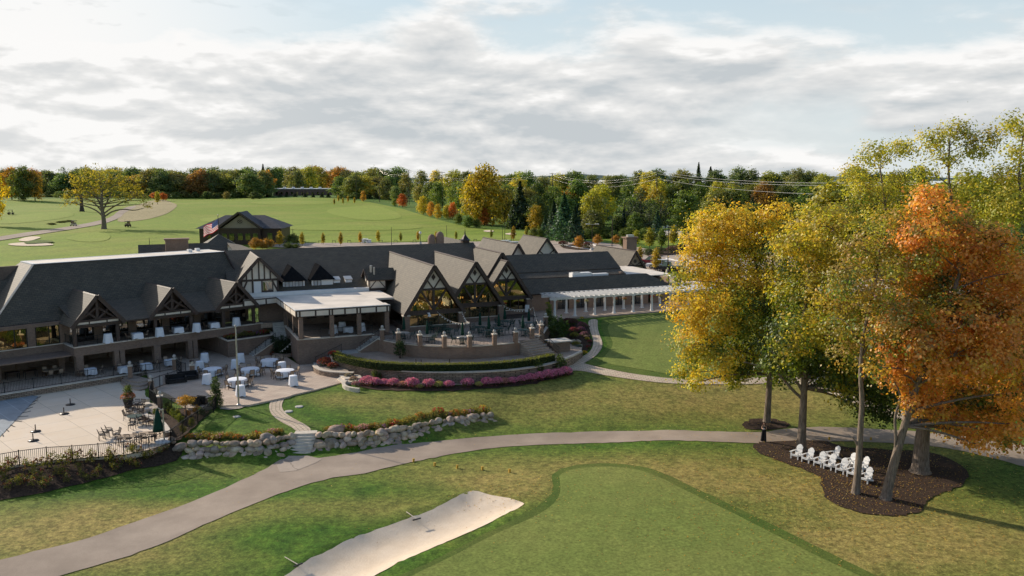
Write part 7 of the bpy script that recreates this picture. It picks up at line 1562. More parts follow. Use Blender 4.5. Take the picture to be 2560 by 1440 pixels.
TL = [('broad2',1211,562,414,'gold','great golden tree standing out above the range treeline',.92),('broad1',1180,560,440,'yellow','yellow green tree leaning on the great golden one',.8),('broad0',1262,560,470,'olive','dim olive tree right of the great golden one',1),('broad3',1211,564,518,'red','small red orange tree before the great golden tree',1.2),('broad3',1340,576,512,'gold','round golden tree at the right of the range',1.15),('broad1',1006,518,484,'red','red tree on the range slope',1.3),('broad3',986,516,497,'green','green bushy tree left of the red one',1.4),('broad1',1058,537,490,'gold','golden tree at the bend of the range treeline',1.1),('broad3',1078,542,503,'orange','orange tree right of the bend',1.0),('broad3',1095,547,509,'gold','amber tree next along the range',1.0),('broad0',1117,547,512,'yellow','yellow tree beside the reddish one',1.0),('broad1',1132,548,505,'red','reddish tree below the golden giant',.9),('broad3',1147,560,533,'dark','dark bush below the golden giant',1.8),('broad3',1172,569,540,'green','low dark evergreen bush at the range corner',2.0),('broad3',1192,570,545,'dark','second low evergreen bush at the range corner',1.8),('broad3',939,494,481,'red','tiny red tree at the end of the fairway',1.4),('broad3',909,504,476,'orange','orange tree beside the fairway saplings',.9),('spruce1',1300,572,455,'pinedark','tall dark spruce behind the round golden tree',1.1),('spruce0',1283,572,500,'pinedark','dark spruce left of the round golden tree',1.2),('spruce2',1410,602,486,'blue','wide blue spruce behind the lamp posts',1.25),('spruce1',1437,606,515,'blue','blue spruce right of the widest one',1.2),('spruce0',1384,598,500,'blue','blue spruce left of the widest one',1.1),('pine',1600,592,470,'pinedark','big spreading pine above the car park',1.35),('pine',1560,590,488,'pinedark','second spreading pine, left of the biggest',1.2),('pine',1650,590,486,'pinedark','third spreading pine, right of the biggest',1.3),('spruce2',1642,600,527,'blue','small blue spruce among the columnar trees',1.1),('broad0',1480,590,480,'yellow','bright yellow green tree behind the blue spruces',1.0),('broad2',1640,560,470,'gold','amber tree behind the utility pole',.9),('broad1',1712,590,476,'green','bright green tree by the road',1.2),('broad2',1500,560,462,'yellow','yellow tree on the rising wood',1.0),('spruce0',1745,480,408,'pinedark','pointed spruce tallest on the right skyline',.85),('spruce1',1775,480,418,'pinedark','ragged spruce on the right skyline',1.2),('spruce2',660,486,412,'pinedark','pointed spruce tallest on the left skyline',.8),('broad2',60,502,416,'dark','big dark tree at the far left',1.0),('broad4',30,500,418,'russet','big russet tree at the far left edge',.9),('broad1',88,502,428,'russet','dull brown tree right of the big dark one',.9)]
for k, x, b, tp, c, l, wd in TL: bg(k, x, b, tp, jit(CG[c]), l, None, wd)
bg('broad4', -12, 566, 420, (2.2, 1.75, .5), 'yellow tree cut off by the left edge', None, .62)
for i, (x, b, tp) in enumerate([(756,617,579),(808,613,581),(852,616,580),(901,611,579),(946,608,575),(1002,606,580),(1045,604,578),(1090,602,578),(1140,601,577),(1228,597,573),(1283,604,566),(1316,594,565),(1346,591,564),(1369,589,563)]): bg('column', x, b, tp, jit(R.choice([(1.0, 1.1, .5), (1.5, 1.3, .5), (1.7, 1.2, .4)])), 'slim columnar sapling in the row along the driving range', 'columnar saplings along the driving range', 1.15)
for i, (x, b, tp, c, l) in enumerate([(1557,622,587,'green','first'),(1591,618,575,'yellow','second'),(1624,624,570,'yellow','third'),(1654,623,569,'green','fourth'),(1683,618,564,'yellow','fifth'),(1710,613,571,'yellow','sixth')]): bg('column', x, b, tp, jit(CG[c]), l + ' tall columnar tree from the left beyond the car park', None, 1.7)
for x, b, tp, l in ((1599,658,616,'thin golden sapling by the right gable chimney'),(1639,680,620,'thin golden sapling in front of the parked cars')): bg('column', x, b, tp, CG['gold'], l, None, 1.3)
for x, b, tp, c, l in ((1447,623,587,'orange','rusty round tree on the shrub island'),(1493,613,584,'russet','rusty round tree beyond the lamp post'),(1540,612,585,'russet','sparse brown tree by the tall light pole'),(1655,740,692,'green','small dark tree at the end of the pergola roof')): bg('small', x, b, tp, CG[c], l, None, 1.1)
# the old oak and its neighbours on the course
ob_ = G(260, 573); Yo = ob_.y
t_oak = big_tree('broad old oak with bare spreading limbs alone on the fairway', ob_, path_px([(260,573),(260,560),(259,545),(256,530),(254,510),(255,480),(250,450)], Yo, ob_), [path_px([(257,540),(240,525),(215,515),(180,508),(160,500)], Yo), path_px([(261,542),(280,528),(310,522),(335,527),(360,520)], Yo), path_px([(258,535),(285,515),(320,500),(350,490)], Yo), path_px([(256,530),(235,505),(200,490),(175,478)], Yo), path_px([(258,525),(275,490),(290,460),(300,440)], Yo), path_px([(255,520),(235,480),(220,450)], Yo)],
         blobs_px([(190,460,18),(215,440,20),(245,430,22),(275,435,22),(305,440,20),(330,455,18),(175,485,16),(205,475,20),(240,460,24),(275,460,24),(310,470,22),(345,480,18),(170,505,12),(195,500,13),(225,490,16),(320,495,16),(355,500,14),(370,512,9),(160,495,9),(255,480,18),(290,490,15),(180,440,12),(345,450,12),(225,424,12)], Yo, 6), lambda cs, bi: pal([(.34, .31, .05), (.46, .37, .05), (.24, .24, .045)], [3, 3, 2], len(cs)), per=.8, cr=.7, leaves=13, size=(.35, .75), r0=.85, inner=.3)
t_oak.name = 'oak_tree'
for x, b, tp, c, l in ((394,512,478,'yellow','thin yellow young tree on the fescue knoll'),(386,500,480,'red','small red tree on the knoll'),(407,503,481,'red','second small red tree on the knoll'),(196,499,495,'green','tiny shrub beneath the oak')): bg('column' if 'yellow' in l else 'small', x, b, tp, CG[c], l, None, 1.4)
q = G(205, 529); t = thing('tree_stump', 'thick bare trunk standing behind the old oak', 'tree', q); mb = MB(); mb.tube([(0, 0, -.2), (0, 0, 2), (.1, 0, 8)], [1.2, .8, .6], 10); mb.build('trunk', M['barkfar'], t)
for i, (a, b) in enumerate(((836,513),(858,511),(886,510),(870,507),(846,505))): bg('column', a, b, b - 17, jit(CG['gold']), 'tiny golden sapling on the fairway in the group before the wood', 'golden saplings on the fairway', 1.2)
for i in range(14): x = 655 + i * 21 + R.uniform(-4, 4); bg('spruce%d' % (i % 3), x, 491.5 + i * .3, 482, CG['pinedark'], 'small clipped conifer in the row before the brick building', 'small conifers before the brick building', 2.4)
# hills at the horizon
mb = MB(IDENT); n = 120; vs = []; fs = []
for i in range(n + 1):
    a = -0.62 + 1.24 * i / n; r = 2450; zt = 9 + 4 * math.sin(i * .21) + 3 * math.sin(i * .57 + 1) + .8 * math.sin(i * 2.7); vs += [(r * math.sin(a), r * math.cos(a), 5), (r * math.sin(a) * 1.02, r * math.cos(a) * 1.02, zt * .8), (r * math.sin(a) * 1.12, r * math.cos(a) * 1.12, zt + 6)]
for i in range(n): fs += [(3 * i, 3 * i + 3, 3 * i + 4, 3 * i + 1), (3 * i + 1, 3 * i + 4, 3 * i + 5, 3 * i + 2)]
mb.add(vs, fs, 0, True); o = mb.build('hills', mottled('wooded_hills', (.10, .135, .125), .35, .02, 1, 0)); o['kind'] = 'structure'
# ---- pro shop with hipped roof and gable
ps = thing('pro_shop', 'dark brown pro shop with grey hipped roof and a wide front gable', 'building', G(600, 612), rad(3))
def ppart(n, f, m, par=ps): mb = MB(); f(mb); return mb.build(n, m, par)
hw, dp, ze, zr = 11.0, 12.0, 4.2, 7.2
ppart('wall', lambda mb: (mb.box(-hw + .8, hw - .8, .8, dp, -.3, ze), mb.box(-4.6, 5.3, -.5, 1, -.3, ze)), M['brownframe'])
ppart('roof', lambda mb: mb.add([(-hw, 0, ze - .1), (hw, 0, ze - .1), (hw, dp + .8, ze - .1), (-hw, dp + .8, ze - .1), (-hw + 6, 6.3, zr), (hw - 6, 6.3, zr)], [(0, 1, 5, 4), (1, 2, 5), (2, 3, 4, 5), (3, 0, 4)]), mottled('grey_shingle', (.10, .095, .10), .2, 2, .85))
gb_ = ppart('gable', lambda mb: [mb.slab([(.35 + s * 5.6, -1.6, ze + .1), (.35, -1.6, 8.3), (.35, 7, 8.3), (.35 + s * 5.6, 3, ze + .1)], .25, 0, 1) for s in (-1, 1)], [bpy.data.materials['grey_shingle'], M['timber']])
ppart('cream_panel', lambda mb: mb.add([(.35 - 4.6, -.55, ze), (.35 + 4.6, -.55, ze), (.35, -.55, 7.5)], [(0, 1, 2)]), mottled('tan_stucco', (.33, .27, .21), .06, 2, .9), gb_)
def psf(mb):
    for s in (-1, 1): mb.bar((.35 + s * 5.65, -1.63, ze - .05), (.35, -1.63, 8.2), .12, .5)
    mb.box(.35 - 5.2, .35 + 5.2, -.7, -.5, ze - .25, ze + .1)
    for s in (-1, 1): mb.bar((.35 - .6, -.6, 5.9 + s * .45), (.35 + .6, -.6, 5.9 - s * .45), .1, .1); mb.bar((.35 - .65, -.6, 5.9), (.35, -.6, 5.9 + s * .5), .08, .1); mb.bar((.35 + .65, -.6, 5.9), (.35, -.6, 5.9 + s * .5), .08, .1)
ppart('timber_frame', psf, M['timber'], gb_)
for x in (-3.6, -1.8, 0.3, 2.2, 4.0, 7.4): w_ = ppart('window', lambda mb: mb.box(x - .6, x + .6, -.56 if x < 5 else .74, -.52 if x < 5 else .78, 1.2, 2.9), M['glass'])
for x, b, tp, c, l in ((526,612,588,'yellow','yellow columnar shrub left of the pro shop gable'),(587,612,585,'gold','golden columnar shrub under the pro shop gable'),(700,618,578,'gold','golden columnar tree at the right corner of the pro shop'),(733,612,581,'dark','dark round tree right of the pro shop')): bg('column' if 'column' in l else 'small', x, b, tp, CG[c], l, None, 1.5)
for x, b, tp, wd, l in ((640,625,592,1.5,'rusty spreading maple shrub before the pro shop, left'),(668,625,594,1.7,'rusty spreading maple shrub before the pro shop, right'),(720,622,606,2.4,'dark low bush at the end of the pro shop'),(740,622,608,2.2,'second dark low bush by the road')): bg('small', x, b, tp, CG['russet'] if 'rusty' in l else CG['dark'], l, None, wd)
def flag_mat(name, c):
    n = N(name); d = n.new('ShaderNodeBsdfDiffuse'); t = n.new('ShaderNodeBsdfTranslucent'); m = n.new('ShaderNodeMixShader'); m.inputs[0].default_value = .5; f = n.noise(n.co(), 3.0, 3); col = n.ramp(f, [(.3, [x * .92 for x in c]), (.7, c)])
    n.l(col, d.inputs['Color']); n.l(col, t.inputs['Color']); n.l(d.outputs[0], m.inputs[1]); n.l(t.outputs[0], m.inputs[2]); n.l(m.outputs[0], n.out.inputs['Surface']); n.t.nodes.remove(n.b); return n.m
# flag of the United States on its pole
fb = WY(547.5, 600, 150); fz = h(fb.x, 150); ft = WY(546.5, 539, 150)
t = thing('flagpole', 'dark flagpole rising behind the clubhouse roof', 'flagpole', (fb.x, 150, fz)); mb = MB(); mb.tube([(0, 0, 0), (0, 0, ft.z - fz)], [.08, .05], 8); mb.build('pole', M['bronze'], t); mb = MB(); mb.ball((0, 0, ft.z - fz + .08), .1, 6); mb.build('ball', M['steel'], t)
nx_, nz_ = 26, 26; V = []; F = []; K = []
for i in range(nx_ + 1):
    for j in range(nz_ + 1):
        u, v = i / nx_, j / nz_; V.append((-.06 - 2.75 * u, .22 * math.sin(u * 7.5 + v * 1.5) * u ** .5, -.62 - 1.75 * v - 1.35 * u ** .9 + .10 * math.sin(u * 9 + 1)))
for i in range(nx_):
    for j in range(nz_): F.append((i * (nz_ + 1) + j, (i + 1) * (nz_ + 1) + j, (i + 1) * (nz_ + 1) + j + 1, i * (nz_ + 1) + j + 1)); K.append(2 if (i < nx_ * .4 and j < 14) else (j // 2) % 2)
mb = MB(); mb.add(V, F, 0, True); mb.k = K; Vv = Vector
def fpos(u, v): return (-.06 - 2.75 * u, .22 * math.sin(u * 7.5 + v * 1.5) * u ** .5 - .03, -.62 - 1.75 * v - 1.35 * u ** .9 + .10 * math.sin(u * 9 + 1))
for r in range(9):
    for c in range(6 if r % 2 == 0 else 5):
        p = Vv(fpos((c + (.5 if r % 2 == 0 else 1)) * .4 / 6, (r + .7) * .538 / 10)); st = [(p.x + (.06 if k % 2 == 0 else .025) * math.sin(k * math.pi / 5), p.y, p.z + (.06 if k % 2 == 0 else .025) * math.cos(k * math.pi / 5)) for k in range(10)]; mb.add(st, [tuple(range(10))], 1); mb.add([(a, b + .06, c_) for a, b, c_ in st], [tuple(range(10))], 1)
o = mb.build('flag', [flag_mat('flag_red', (.60, .045, .06)), flag_mat('flag_white', (.85, .83, .82)), flag_mat('flag_blue', (.05, .08, .24))]); o.location = (ft.x, 150, ft.z); tag(o, 'American flag with stars and stripes hanging slack from the dark pole', 'flag')
# ---- long low brick building far behind the fairway
bb_ = G(756, 489); t = thing('brick_building', 'long low flat roofed brick building before the far wood', 'building', bb_, rad(-4))
k = bb_.y / FPX; w_, h_ = 148 * k, 16 * k
mb = MB(); mb.box(-w_ / 2, w_ / 2, 0, 16, -.5, h_); mb.build('wall', mottled('far_brick', (.19, .12, .10), .15, .5, .9), t); mb = MB(); mb.box(-w_ / 2 - .4, w_ / 2 + .4, -.4, 16.4, h_, h_ + .5); mb.build('roof', M['white'], t)
for i in range(11): x = -w_ / 2 + 3 + i * (w_ - 6) / 10; mb = MB(); mb.box(x - .8, x + .8, -.06, .02, .8, 3.0); mb.build('window', M['glass'], t)
for i in range(5): x = -w_ / 2 + 8 + i * 7.5; mb = MB(); mb.box(x - 1, x + 1, 4, 6, h_ + .5, h_ + 1.7); mb.build('rooftop_unit', M['white'], t)
# ---- poles, lamp posts, wires
def pole(px, base, top, lab, r=.14, arms=0, name='utility_pole', cat='utility pole', mat=None, lamp=None):
    p = G(px, base); dep = p.y * _cp + (CAMH - p.z) * _sp; H_ = (base - top) * dep / FPX; t = thing(name, lab, cat, p); mb = MB(); mb.tube([(0, 0, -.3), (0, 0, H_)], [r, r * .75], 7); mb.build('pole', mat or M['barkfar'], t)
    for i in range(arms): mb = MB(); mb.bar((-1.5, 0, H_ - .5 - 1.6 * i), (1.5, 0, H_ - .5 - 1.6 * i), .18); [mb.bar((x, 0, H_ - .45 - 1.6 * i), (x, 0, H_ - .1 - 1.6 * i), .14) for x in (-1.4, -.7, .7, 1.4)]; mb.build('crossarm', mat or M['barkfar'], t)
    if lamp == 'twin':
        mb = MB(); mb.bar((-1.1, 0, H_), (1.1, 0, H_), .08); mb.build('arm', M['steel'], t)
        for s in (-1, 1): mb = MB(); mb.box(s * 1.1 - .45, s * 1.1 + .45, -.35, .35, H_ - .05, H_ + .2); mb.build('lamp_head', M['steel'], t)
    if lamp == 'single': mb = MB(); mb.box(-.2, .5, -.2, .2, H_, H_ + .2); mb.build('lamp_head', M['bronze'], t)
    if lamp == 'globe': mb = MB(); mb.ball((0, 0, H_), .35, 8); mb.build('lamp_head', M['white'], t)
    if lamp: mb = MB(); mb.lathe([(.35, -.2), (.35, .7), (.3, .75)], n=10); mb.build('footing', M['concrete'], t)
    return p + Vector((0, 0, H_))
pole(891, 500, 427, 'utility pole leftmost on the skyline beyond the range', .2, 1); u2 = pole(949, 505, 424.5, 'utility pole with crossarm, second on the skyline', .2, 1); u3 = pole(1023, 512, 426, 'utility pole with crossarm above the range bend', .2, 1); u4 = pole(1106, 520, 430, 'utility pole half hidden in the wood', .2, 1); u5 = pole(1381, 525, 433, 'utility pole with crossarm right of centre', .22, 2); u6 = pole(1640, 560, 427, 'tallest utility pole above the right hand wood', .24, 2)
def wire(p, q, sag, lab):
    t = thing('power_line', lab, 'power line', p); P = []
    for i in range(17): s = i / 16; c = p.lerp(q, s); c.z -= sag * 4 * s * (1 - s); P.append(c)
    mb = MB(IDENT); mb.tube(P, .042, 4); mb.build('cable', M['steel'], t, False)
for k, dz in enumerate((0, -.9, -2.6)):
    up_ = ['upper', 'middle', 'lower'][k]; e = WY(2290, 455 + (0, 6, 34)[k], 150)
    wire(u6 + Vector((0, 0, dz - .3)), e, 1.6, up_ + ' power line from the tallest pole to the right'); wire(u5 + Vector((0, 0, dz - .3)), u6 + Vector((0, 0, dz - .6)), 3.5, up_ + ' power line between the two right hand poles')
    if k < 2: wire(u3 + Vector((0, 0, dz - .3)), u5 + Vector((0, 0, dz - .3)), 4, up_ + ' power line from the range bend to the centre pole'); wire(u2 + Vector((0, 0, dz)), u3 + Vector((0, 0, dz)), 3, up_ + ' power line between skyline poles')
pole(1530, 617, 546, 'tall brown light pole on the lawn beyond the car park', .12, 0, 'light_pole', 'light pole'); pole(1480, 627, 561, 'lamp post with twin bright heads behind the gables', .1, 0, 'lamp_post', 'lamp post', M['bronze'], 'twin'); pole(1669, 684, 570, 'tall lamp post in the planted island by the cars', .1, 0, 'lamp_post', 'lamp post', M['bronze'], 'single'); pole(1393, 602, 553, 'slim lamp post before the blue spruces', .1, 0, 'lamp_post', 'lamp post', M['bronze'], 'single'); pole(1051, 612, 582, 'short globe lamp by the round chimneys', .08, 0, 'lamp_post', 'lamp post', M['black'], 'globe')
for i, (a, b, c) in enumerate(((979,617,568),(1117,602,563),(1256,604,562),(1262,606,566),(1278,604,564),(733,612,573),(374,614,595))): pole(a, b, c, ['thin net pole on the range, leftmost', 'thin net pole on the range, middle', 'thin net pole left of the close pair', 'thin net pole right of the close pair', 'thin pole among the range saplings', 'thin pole right of the pro shop', 'short dark pole behind the left wing roof'][i], .07, 0, 'range_pole', 'pole', M['black'])
for i in range(16):
    x = 722 + i * 39 + R.uniform(-6, 6); p = G(x, 611.5 - i * .45); t = thing('range_bag_stand', 'small dark bag stand at the driving range tee line', 'bag stand', p, 0, 'bag stands along the range tee'); mb = MB(); mb.bar((-.5, 0, 0), (-.35, 0, .9), .08); mb.bar((.5, 0, 0), (.35, 0, .9), .08); mb.bar((-.45, 0, .85), (.45, 0, .85), .1); mb.build('frame', M['black'], t, False)
for i, (a, b) in enumerate(((905,608),(914,606),(922,609))): p = G(a, b); t = thing('white_crate', 'white crate at the driving range, one of three', 'crate', p, 0, 'white crates at the range'); mb = MB(); mb.box(-.6, .6, -.4, .4, 0, .95); mb.box(-.65, .65, -.45, .45, .95, 1.05); mb.build('crate_box', M['white'], t)
# ---- golf carts
def cart(px, py, rz, lab, mcol):
    t = thing('golf_cart', lab, 'golf cart', G(px, py, .1), rz)
    def p(n, f, m): mb = MB(); f(mb); return mb.build(n, m, t)
    p('body', lambda mb: (mb.box(-1.15, 1.15, -.55, .55, .28, .5), mb.prism([(.55,-.55),(1.2,-.45),(1.2,.45),(.55,.55)], .5, .85), mb.box(-1.2, -.35, -.58, .58, .5, .8)), mcol); p('seat', lambda mb: (mb.box(-.5, .05, -.52, .52, .78, .92), mb.box(-.62, -.48, -.52, .52, .8, 1.3)), M['tan'])
    p('canopy', lambda mb: (mb.box(-1.1, .75, -.6, .6, 1.85, 1.93), mb.box(-1.0, .65, -.5, .5, 1.93, 1.97)), M['black'])
    for x, y in ((-.95, -.52), (-.95, .52), (.6, -.52), (.6, .52)): p('canopy_post', lambda mb: mb.bar((x, y, .6), (x * .9, y, 1.86), .045), M['black'])
    p('windscreen', lambda mb: mb.bar((.72, 0, .9), (.62, 0, 1.8), 1.0, .02), M['glass'])
    for x, y in ((-.75, -.5), (-.75, .5), (.8, -.5), (.8, .5)): p('wheel', lambda mb: mb.tube([(x, y - .09, .24), (x, y + .09, .24)], .24, 12), M['rubber'])
cart(184, 566, 2.6, 'golf cart parked on the track left of the oak', M['steel']); cart(320, 568, 1.5, 'golf cart parked in the grass right of the oak', M['brownframe']); cart(27, 537, .3, 'small golf cart far out on the left fairway', M['bronze'])
for i, (a, b) in enumerate(((129,562),(153,557),(172,555))): bg('small', a, b, b - 6, (.5, .6, .4), 'low flat dark shrub beside the cart track', 'low dark shrubs by the cart track', 5.5)
# ---- parked cars
def car(px, py, rz, lab, col, kind='car'):
    t = thing('parked_car', lab, 'car', G(px, py, .13), rz); body = M.get('car_' + lab[:9]) or mottled('car_paint', col, .04, 2, .25, .6); L, Wd, H1, H2 = (4.7, 1.85, .95, 1.68) if kind != 'truck' else (5.6, 1.95, 1.05, 1.85)
    def p(n, f, m, par=t): mb = MB(); f(mb); return mb.build(n, m, par)
    prof = [(-L / 2, .35), (-L / 2, .8), (-L / 2 + .15, H1), (L / 2 - 1.2, H1), (L / 2 - .15, H1 - .12), (L / 2, .65), (L / 2, .35)]
    def ext(mb, pr, w0, w1=None, k=0):
        n = len(pr); w1 = w1 or w0; zs = [z for _, z in pr]; zm, zM = min(zs), max(zs); ww = [w0 + (w1 - w0) * ((z - zm) / max(.01, zM - zm)) for z in zs]
        mb.add([(x, -w / 2, z) for (x, z), w in zip(pr, ww)] + [(x, w / 2, z) for (x, z), w in zip(pr, ww)], [tuple(range(n)), tuple(range(2 * n - 1, n - 1, -1))] + [(i, n + i, n + (i + 1) % n, (i + 1) % n) for i in range(n)], k)
    p('body', lambda mb: ext(mb, prof, Wd), body)
    cab = [(-L / 2 + .25, H1), (-L / 2 + .55, H2), (.35, H2), (1.15, H1)] if kind == 'car' else [(-.6, H1), (-.5, H2), (.75, H2), (1.45, H1)]
    p('cabin', lambda mb: ext(mb, cab, Wd - .08, Wd - .4), M['glassrefl']); p('roof', lambda mb: mb.box(cab[1][0] - .05, cab[2][0] + .05, -Wd / 2 + .2, Wd / 2 - .2, H2 - .02, H2 + .05), body)
    p('pillar', lambda mb: [mb.bar((x, s * (Wd / 2 - .05), H1), (x, s * (Wd / 2 - .2), H2), .1) for s in (-1, 1) for x in ((cab[0][0] + cab[3][0]) / 2 - .2,)], body)
    for x in (-L / 2 + .9, L / 2 - .95):
        for s in (-1, 1): w = p('wheel', lambda mb: mb.tube([(x, s * (Wd / 2 - .2), .34), (x, s * (Wd / 2 + .02), .34)], .34, 14), M['rubber']); p('rim', lambda mb: mb.tube([(x, s * (Wd / 2 + .0), .34), (x, s * (Wd / 2 + .035), .34)], .2, 10), M['steel'], w)
    for s in (-1, 1): p('headlight', lambda mb: mb.box(L / 2 - .06, L / 2 + .02, s * .65 - .18, s * .65 + .18, .65, .8), M['white']); p('tail_light', lambda mb: mb.box(-L / 2 - .02, -L / 2 + .05, s * .7 - .12, s * .7 + .12, .7, .95), bpy.data.materials['flag_red'])
    return t
car(1627, 662, 2.85, 'dark red car parked furthest back by the right gable', (.25, .02, .04)); car(1646, 672, 2.9, 'white car parked beside the dark red one', (.75, .75, .76)); car(1672, 680, 2.9, 'black pickup parked at the planted island', (.02, .022, .025), 'truck'); car(1705, 690, -.6, 'black off road car half behind the golden maple', (.015, .015, .016)); car(1955, 688, 2.6, 'red car glimpsed through the maple leaves', (.4, .02, .02)); car(1270, 619, .4, 'white car left of the far gable pair', (.75, .75, .75)); car(1290, 623, .4, 'silver car between the far gables', (.5, .52, .55)); car(1345, 618, .3, 'pale car in the lot behind the gables', (.6, .6, .62))
for i, (a, b) in enumerate(((2110,745),(2200,752),(2290,770),(2380,790),(2480,800),(2150,790))): car(a, b, .5 + .1 * i, ['white', 'grey', 'silver', 'white estate', 'black', 'blue'][i] + ' car seen in pieces through the big maples', [(.75,.75,.75),(.2,.2,.21),(.5,.5,.52),(.7,.7,.7),(.02,.02,.02),(.05,.1,.25)][i])
for a, b, s, c, l in ((1408,617,1.6,(.20,.06,.06),'dark red shrub on the shrub island, left'),(1470,621,1.5,(.20,.06,.06),'dark red shrub on the shrub island, right'),(1680,634,1.8,(.26,.13,.12),'mauve shrub in the long bed beyond the cars'),(1700,630,1.8,(.24,.16,.08),'brownish shrub in the long bed beyond the cars'),(1650,636,1.8,(.12,.15,.05),'green shrub at the left of the long bed'),(1725,627,1.8,(.26,.13,.12),'mauve shrub at the right of the long bed'),(1620,640,1.6,(.12,.15,.05),'green shrub before the right gable chimney'),(1690,697,1.0,(.2,.2,.08),'small shrub in the island at the lamp post'),(1725,700,1.1,(.28,.13,.07),'rusty shrub in the island right of the lamp post')): again(WM, G(a, b, .2), l, None, s, None, c)
# ------------------------------------------------------------------ camera, sun, sky
cam = bpy.data.cameras.new('camera'); co_ = bpy.data.objects.new('camera', cam); COL.objects.link(co_)
co_.location = (0, 0, CAMH); co_.rotation_euler = (math.pi / 2 - PITCH, 0, 0)
cam.sensor_width = 36; cam.lens = FPX / 2560 * 36; cam.clip_start = 0.5; cam.clip_end = 6000
scene.camera = co_
SUN_EL, SUN_AZ = rad(23.8), rad(-55.0)
sd = Vector((math.sin(SUN_AZ) * math.cos(SUN_EL), math.cos(SUN_AZ) * math.cos(SUN_EL), math.sin(SUN_EL)))
sl = bpy.data.lights.new('sun', 'SUN'); sl.energy = 5.0; sl.angle = rad(0.5); sl.color = (1.0, 0.89, 0.74)
so = bpy.data.objects.new('sun', sl); COL.objects.link(so); so.rotation_euler = sd.to_track_quat('Z', 'Y').to_euler()
so.location = sd * 300
w = bpy.data.worlds.new('World'); scene.world = w; w.use_nodes = True
nt = w.node_tree
w.cycles.sampling_method = 'MANUAL'; w.cycles.sample_map_resolution = 256
for n in list(nt.nodes): nt.nodes.remove(n)
class WN(N):
    def __init__(s, t): s.t = t
n = WN(nt)
out = n.new('ShaderNodeOutputWorld')
sky = n.new('ShaderNodeTexSky', sky_type='NISHITA', sun_disc=False)
sky.sun_elevation = SUN_EL; sky.sun_rotation = SUN_AZ % (2 * math.pi); sky.air_density = 1.0; sky.dust_density = 1.5; sky.ozone_density = 1.5
bs = n.new('ShaderNodeBackground'); bs.inputs['Strength'].default_value = 0.15
n.l(sky.outputs['Color'], bs.inputs['Color'])
d = n.new('ShaderNodeTexCoord').outputs['Generated']
sx = n.new('ShaderNodeSeparateXYZ'); n.l(d, sx.inputs[0]); X, Y, Z = sx.outputs
az = n.math('ARCTAN2', X, Y); el = n.math('ARCSINE', Z)
def vec(a, b, c=0.0):
    v = n.new('ShaderNodeCombineXYZ')
    for i, q in enumerate((a, b, c)):
        if hasattr(q, 'is_output'): n.l(q, v.inputs[i])
        else: v.inputs[i].default_value = q
    return v.outputs[0]
def mr(v, a, b, c=0.0, e=1.0, smooth=True):
    m = n.new('ShaderNodeMapRange', interpolation_type='SMOOTHSTEP' if smooth else 'LINEAR'); n.l(v, m.inputs[0])
    for i, q in enumerate((a, b, c, e)): m.inputs[i + 1].default_value = q
    return m.outputs[0]
# cloud deck: flattened layers that thin out towards the zenith; lit tops, grey undersides
def cl(dy, sc, det, seed):
    e2 = n.math('ADD', el, dy)
    return n.noise(vec(n.math('MULTIPLY', az, 1.0), n.math('MULTIPLY', e2, 3.0), seed), sc, det, 0.55, 0.12)
base = cl(0.0, 4.6, 7, 3.4); up = cl(0.010, 4.6, 5, 3.4)
fine = n.noise(vec(az, n.math('MULTIPLY', el, 5.0), 1.7), 7.0, 6, 0.55, 0.15)
top_el = n.math('ADD', 0.146, n.math('MULTIPLY', az, -0.02))           # cloud top sinks to the right
cov = n.math('SUBTRACT', top_el, el)
dens = n.math('ADD', n.math('MULTIPLY', cov, 24.0), n.math('MULTIPLY', n.math('SUBTRACT', base, 0.5), 7.0))
mask = mr(dens, -0.6, 0.7)
wisp = mr(n.noise(vec(az, n.math('MULTIPLY', el, 3.0), 9.0), 7.0, 5, 0.55, 0.2), 0.55, 0.85, 0.0, 0.35)
haze_l = n.math('MULTIPLY', mr(az, -0.12, -0.5), mr(el, 0.5, 0.1))
gap = n.math('MULTIPLY', n.math('MULTIPLY', mr(az, 0.12, 0.4), mr(el, 0.10, 0.055)), mr(base, 0.56, 0.44))   # blue gap low on the right
mask = n.math('MULTIPLY', mask, n.math('SUBTRACT', 1.0, n.math('MULTIPLY', gap, 0.85)))
mask = n.math('MAXIMUM', mask, n.math('MAXIMUM', wisp, haze_l))
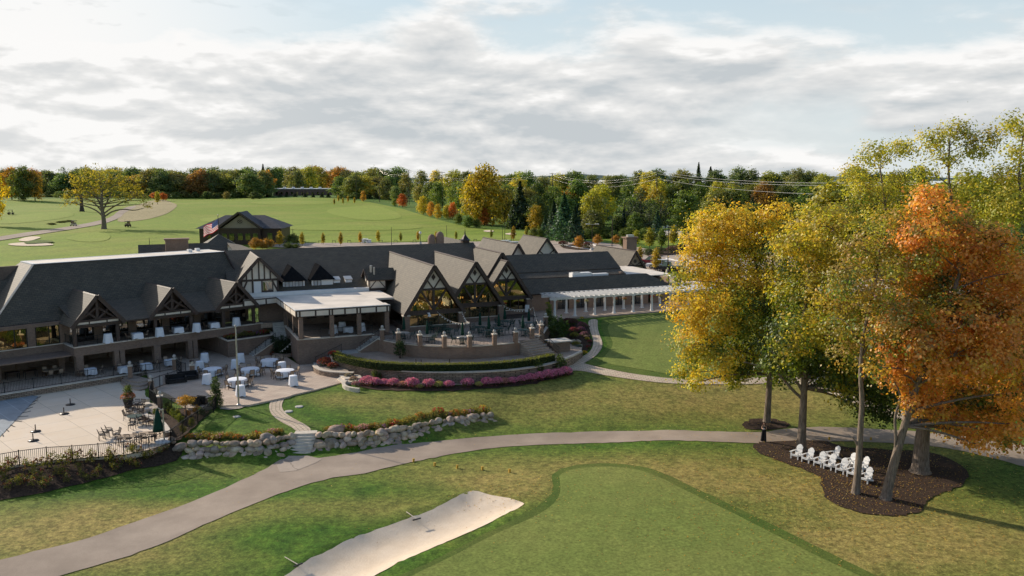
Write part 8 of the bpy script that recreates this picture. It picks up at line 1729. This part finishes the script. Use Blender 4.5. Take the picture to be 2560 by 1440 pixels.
band = n.math('MULTIPLY', mr(el, 0.62, 0.18), mr(Y, -0.5, 0.1))                        # the deck lies ahead; overhead and behind is clear
mask = n.math('MULTIPLY', mask, band)
lit = n.math('ADD', n.math('MULTIPLY', n.math('SUBTRACT', base, up), 6.0), n.math('MULTIPLY', n.math('SUBTRACT', fine, 0.5), 1.1))
edge = mr(dens, 1.5, 0.0)
lit = n.math('ADD', n.math('ADD', lit, 0.42), n.math('MULTIPLY', edge, 0.5), True)
lit = n.math('ADD', lit, n.math('MULTIPLY', haze_l, 0.45), True)
ccol = n.ramp(lit, [(0.0, (0.56, 0.60, 0.625)), (0.4, (0.70, 0.715, 0.72)), (0.75, (0.82, 0.82, 0.81)), (1.0, (0.97, 0.96, 0.945))])
bc = n.new('ShaderNodeBackground'); n.l(ccol, bc.inputs['Color']); bc.inputs['Strength'].default_value = 1.0
# thin bright veil towards the horizon
blue = n.mix(mr(el, 0.0, 0.28), (0.74, 0.81, 0.83), (0.60, 0.73, 0.80))
bb = n.new('ShaderNodeBackground'); n.l(blue, bb.inputs['Color']); bb.inputs['Strength'].default_value = 1.0
veil = n.new('ShaderNodeMixShader'); n.l(n.math('MULTIPLY', mr(el, 0.45, 0.12, 0.0, 0.92), mr(Y, -0.5, 0.2)), veil.inputs[0]); n.l(bs.outputs[0], veil.inputs[1]); n.l(bb.outputs[0], veil.inputs[2])
mx = n.new('ShaderNodeMixShader'); n.l(mask, mx.inputs[0]); n.l(veil.outputs[0], mx.inputs[1]); n.l(bc.outputs[0], mx.inputs[2])
n.l(mx.outputs[0], out.inputs['Surface'])
vs = scene.view_settings; vs.view_transform = 'Standard'; vs.look = 'None'; vs.exposure = 0.0; vs.gamma = 1.0
scene.render.engine = 'CYCLES'
cy = scene.cycles; cy.max_bounces = 5; cy.transparent_max_bounces = 10; cy.diffuse_bounces = 2; cy.glossy_bounces = 2; cy.transmission_bounces = 2
cy.use_adaptive_sampling = True; cy.adaptive_threshold = 0.02; cy.adaptive_min_samples = 24; cy.use_denoising = True; cy.time_limit = 700; cy.caustics_reflective = False; cy.caustics_refractive = False
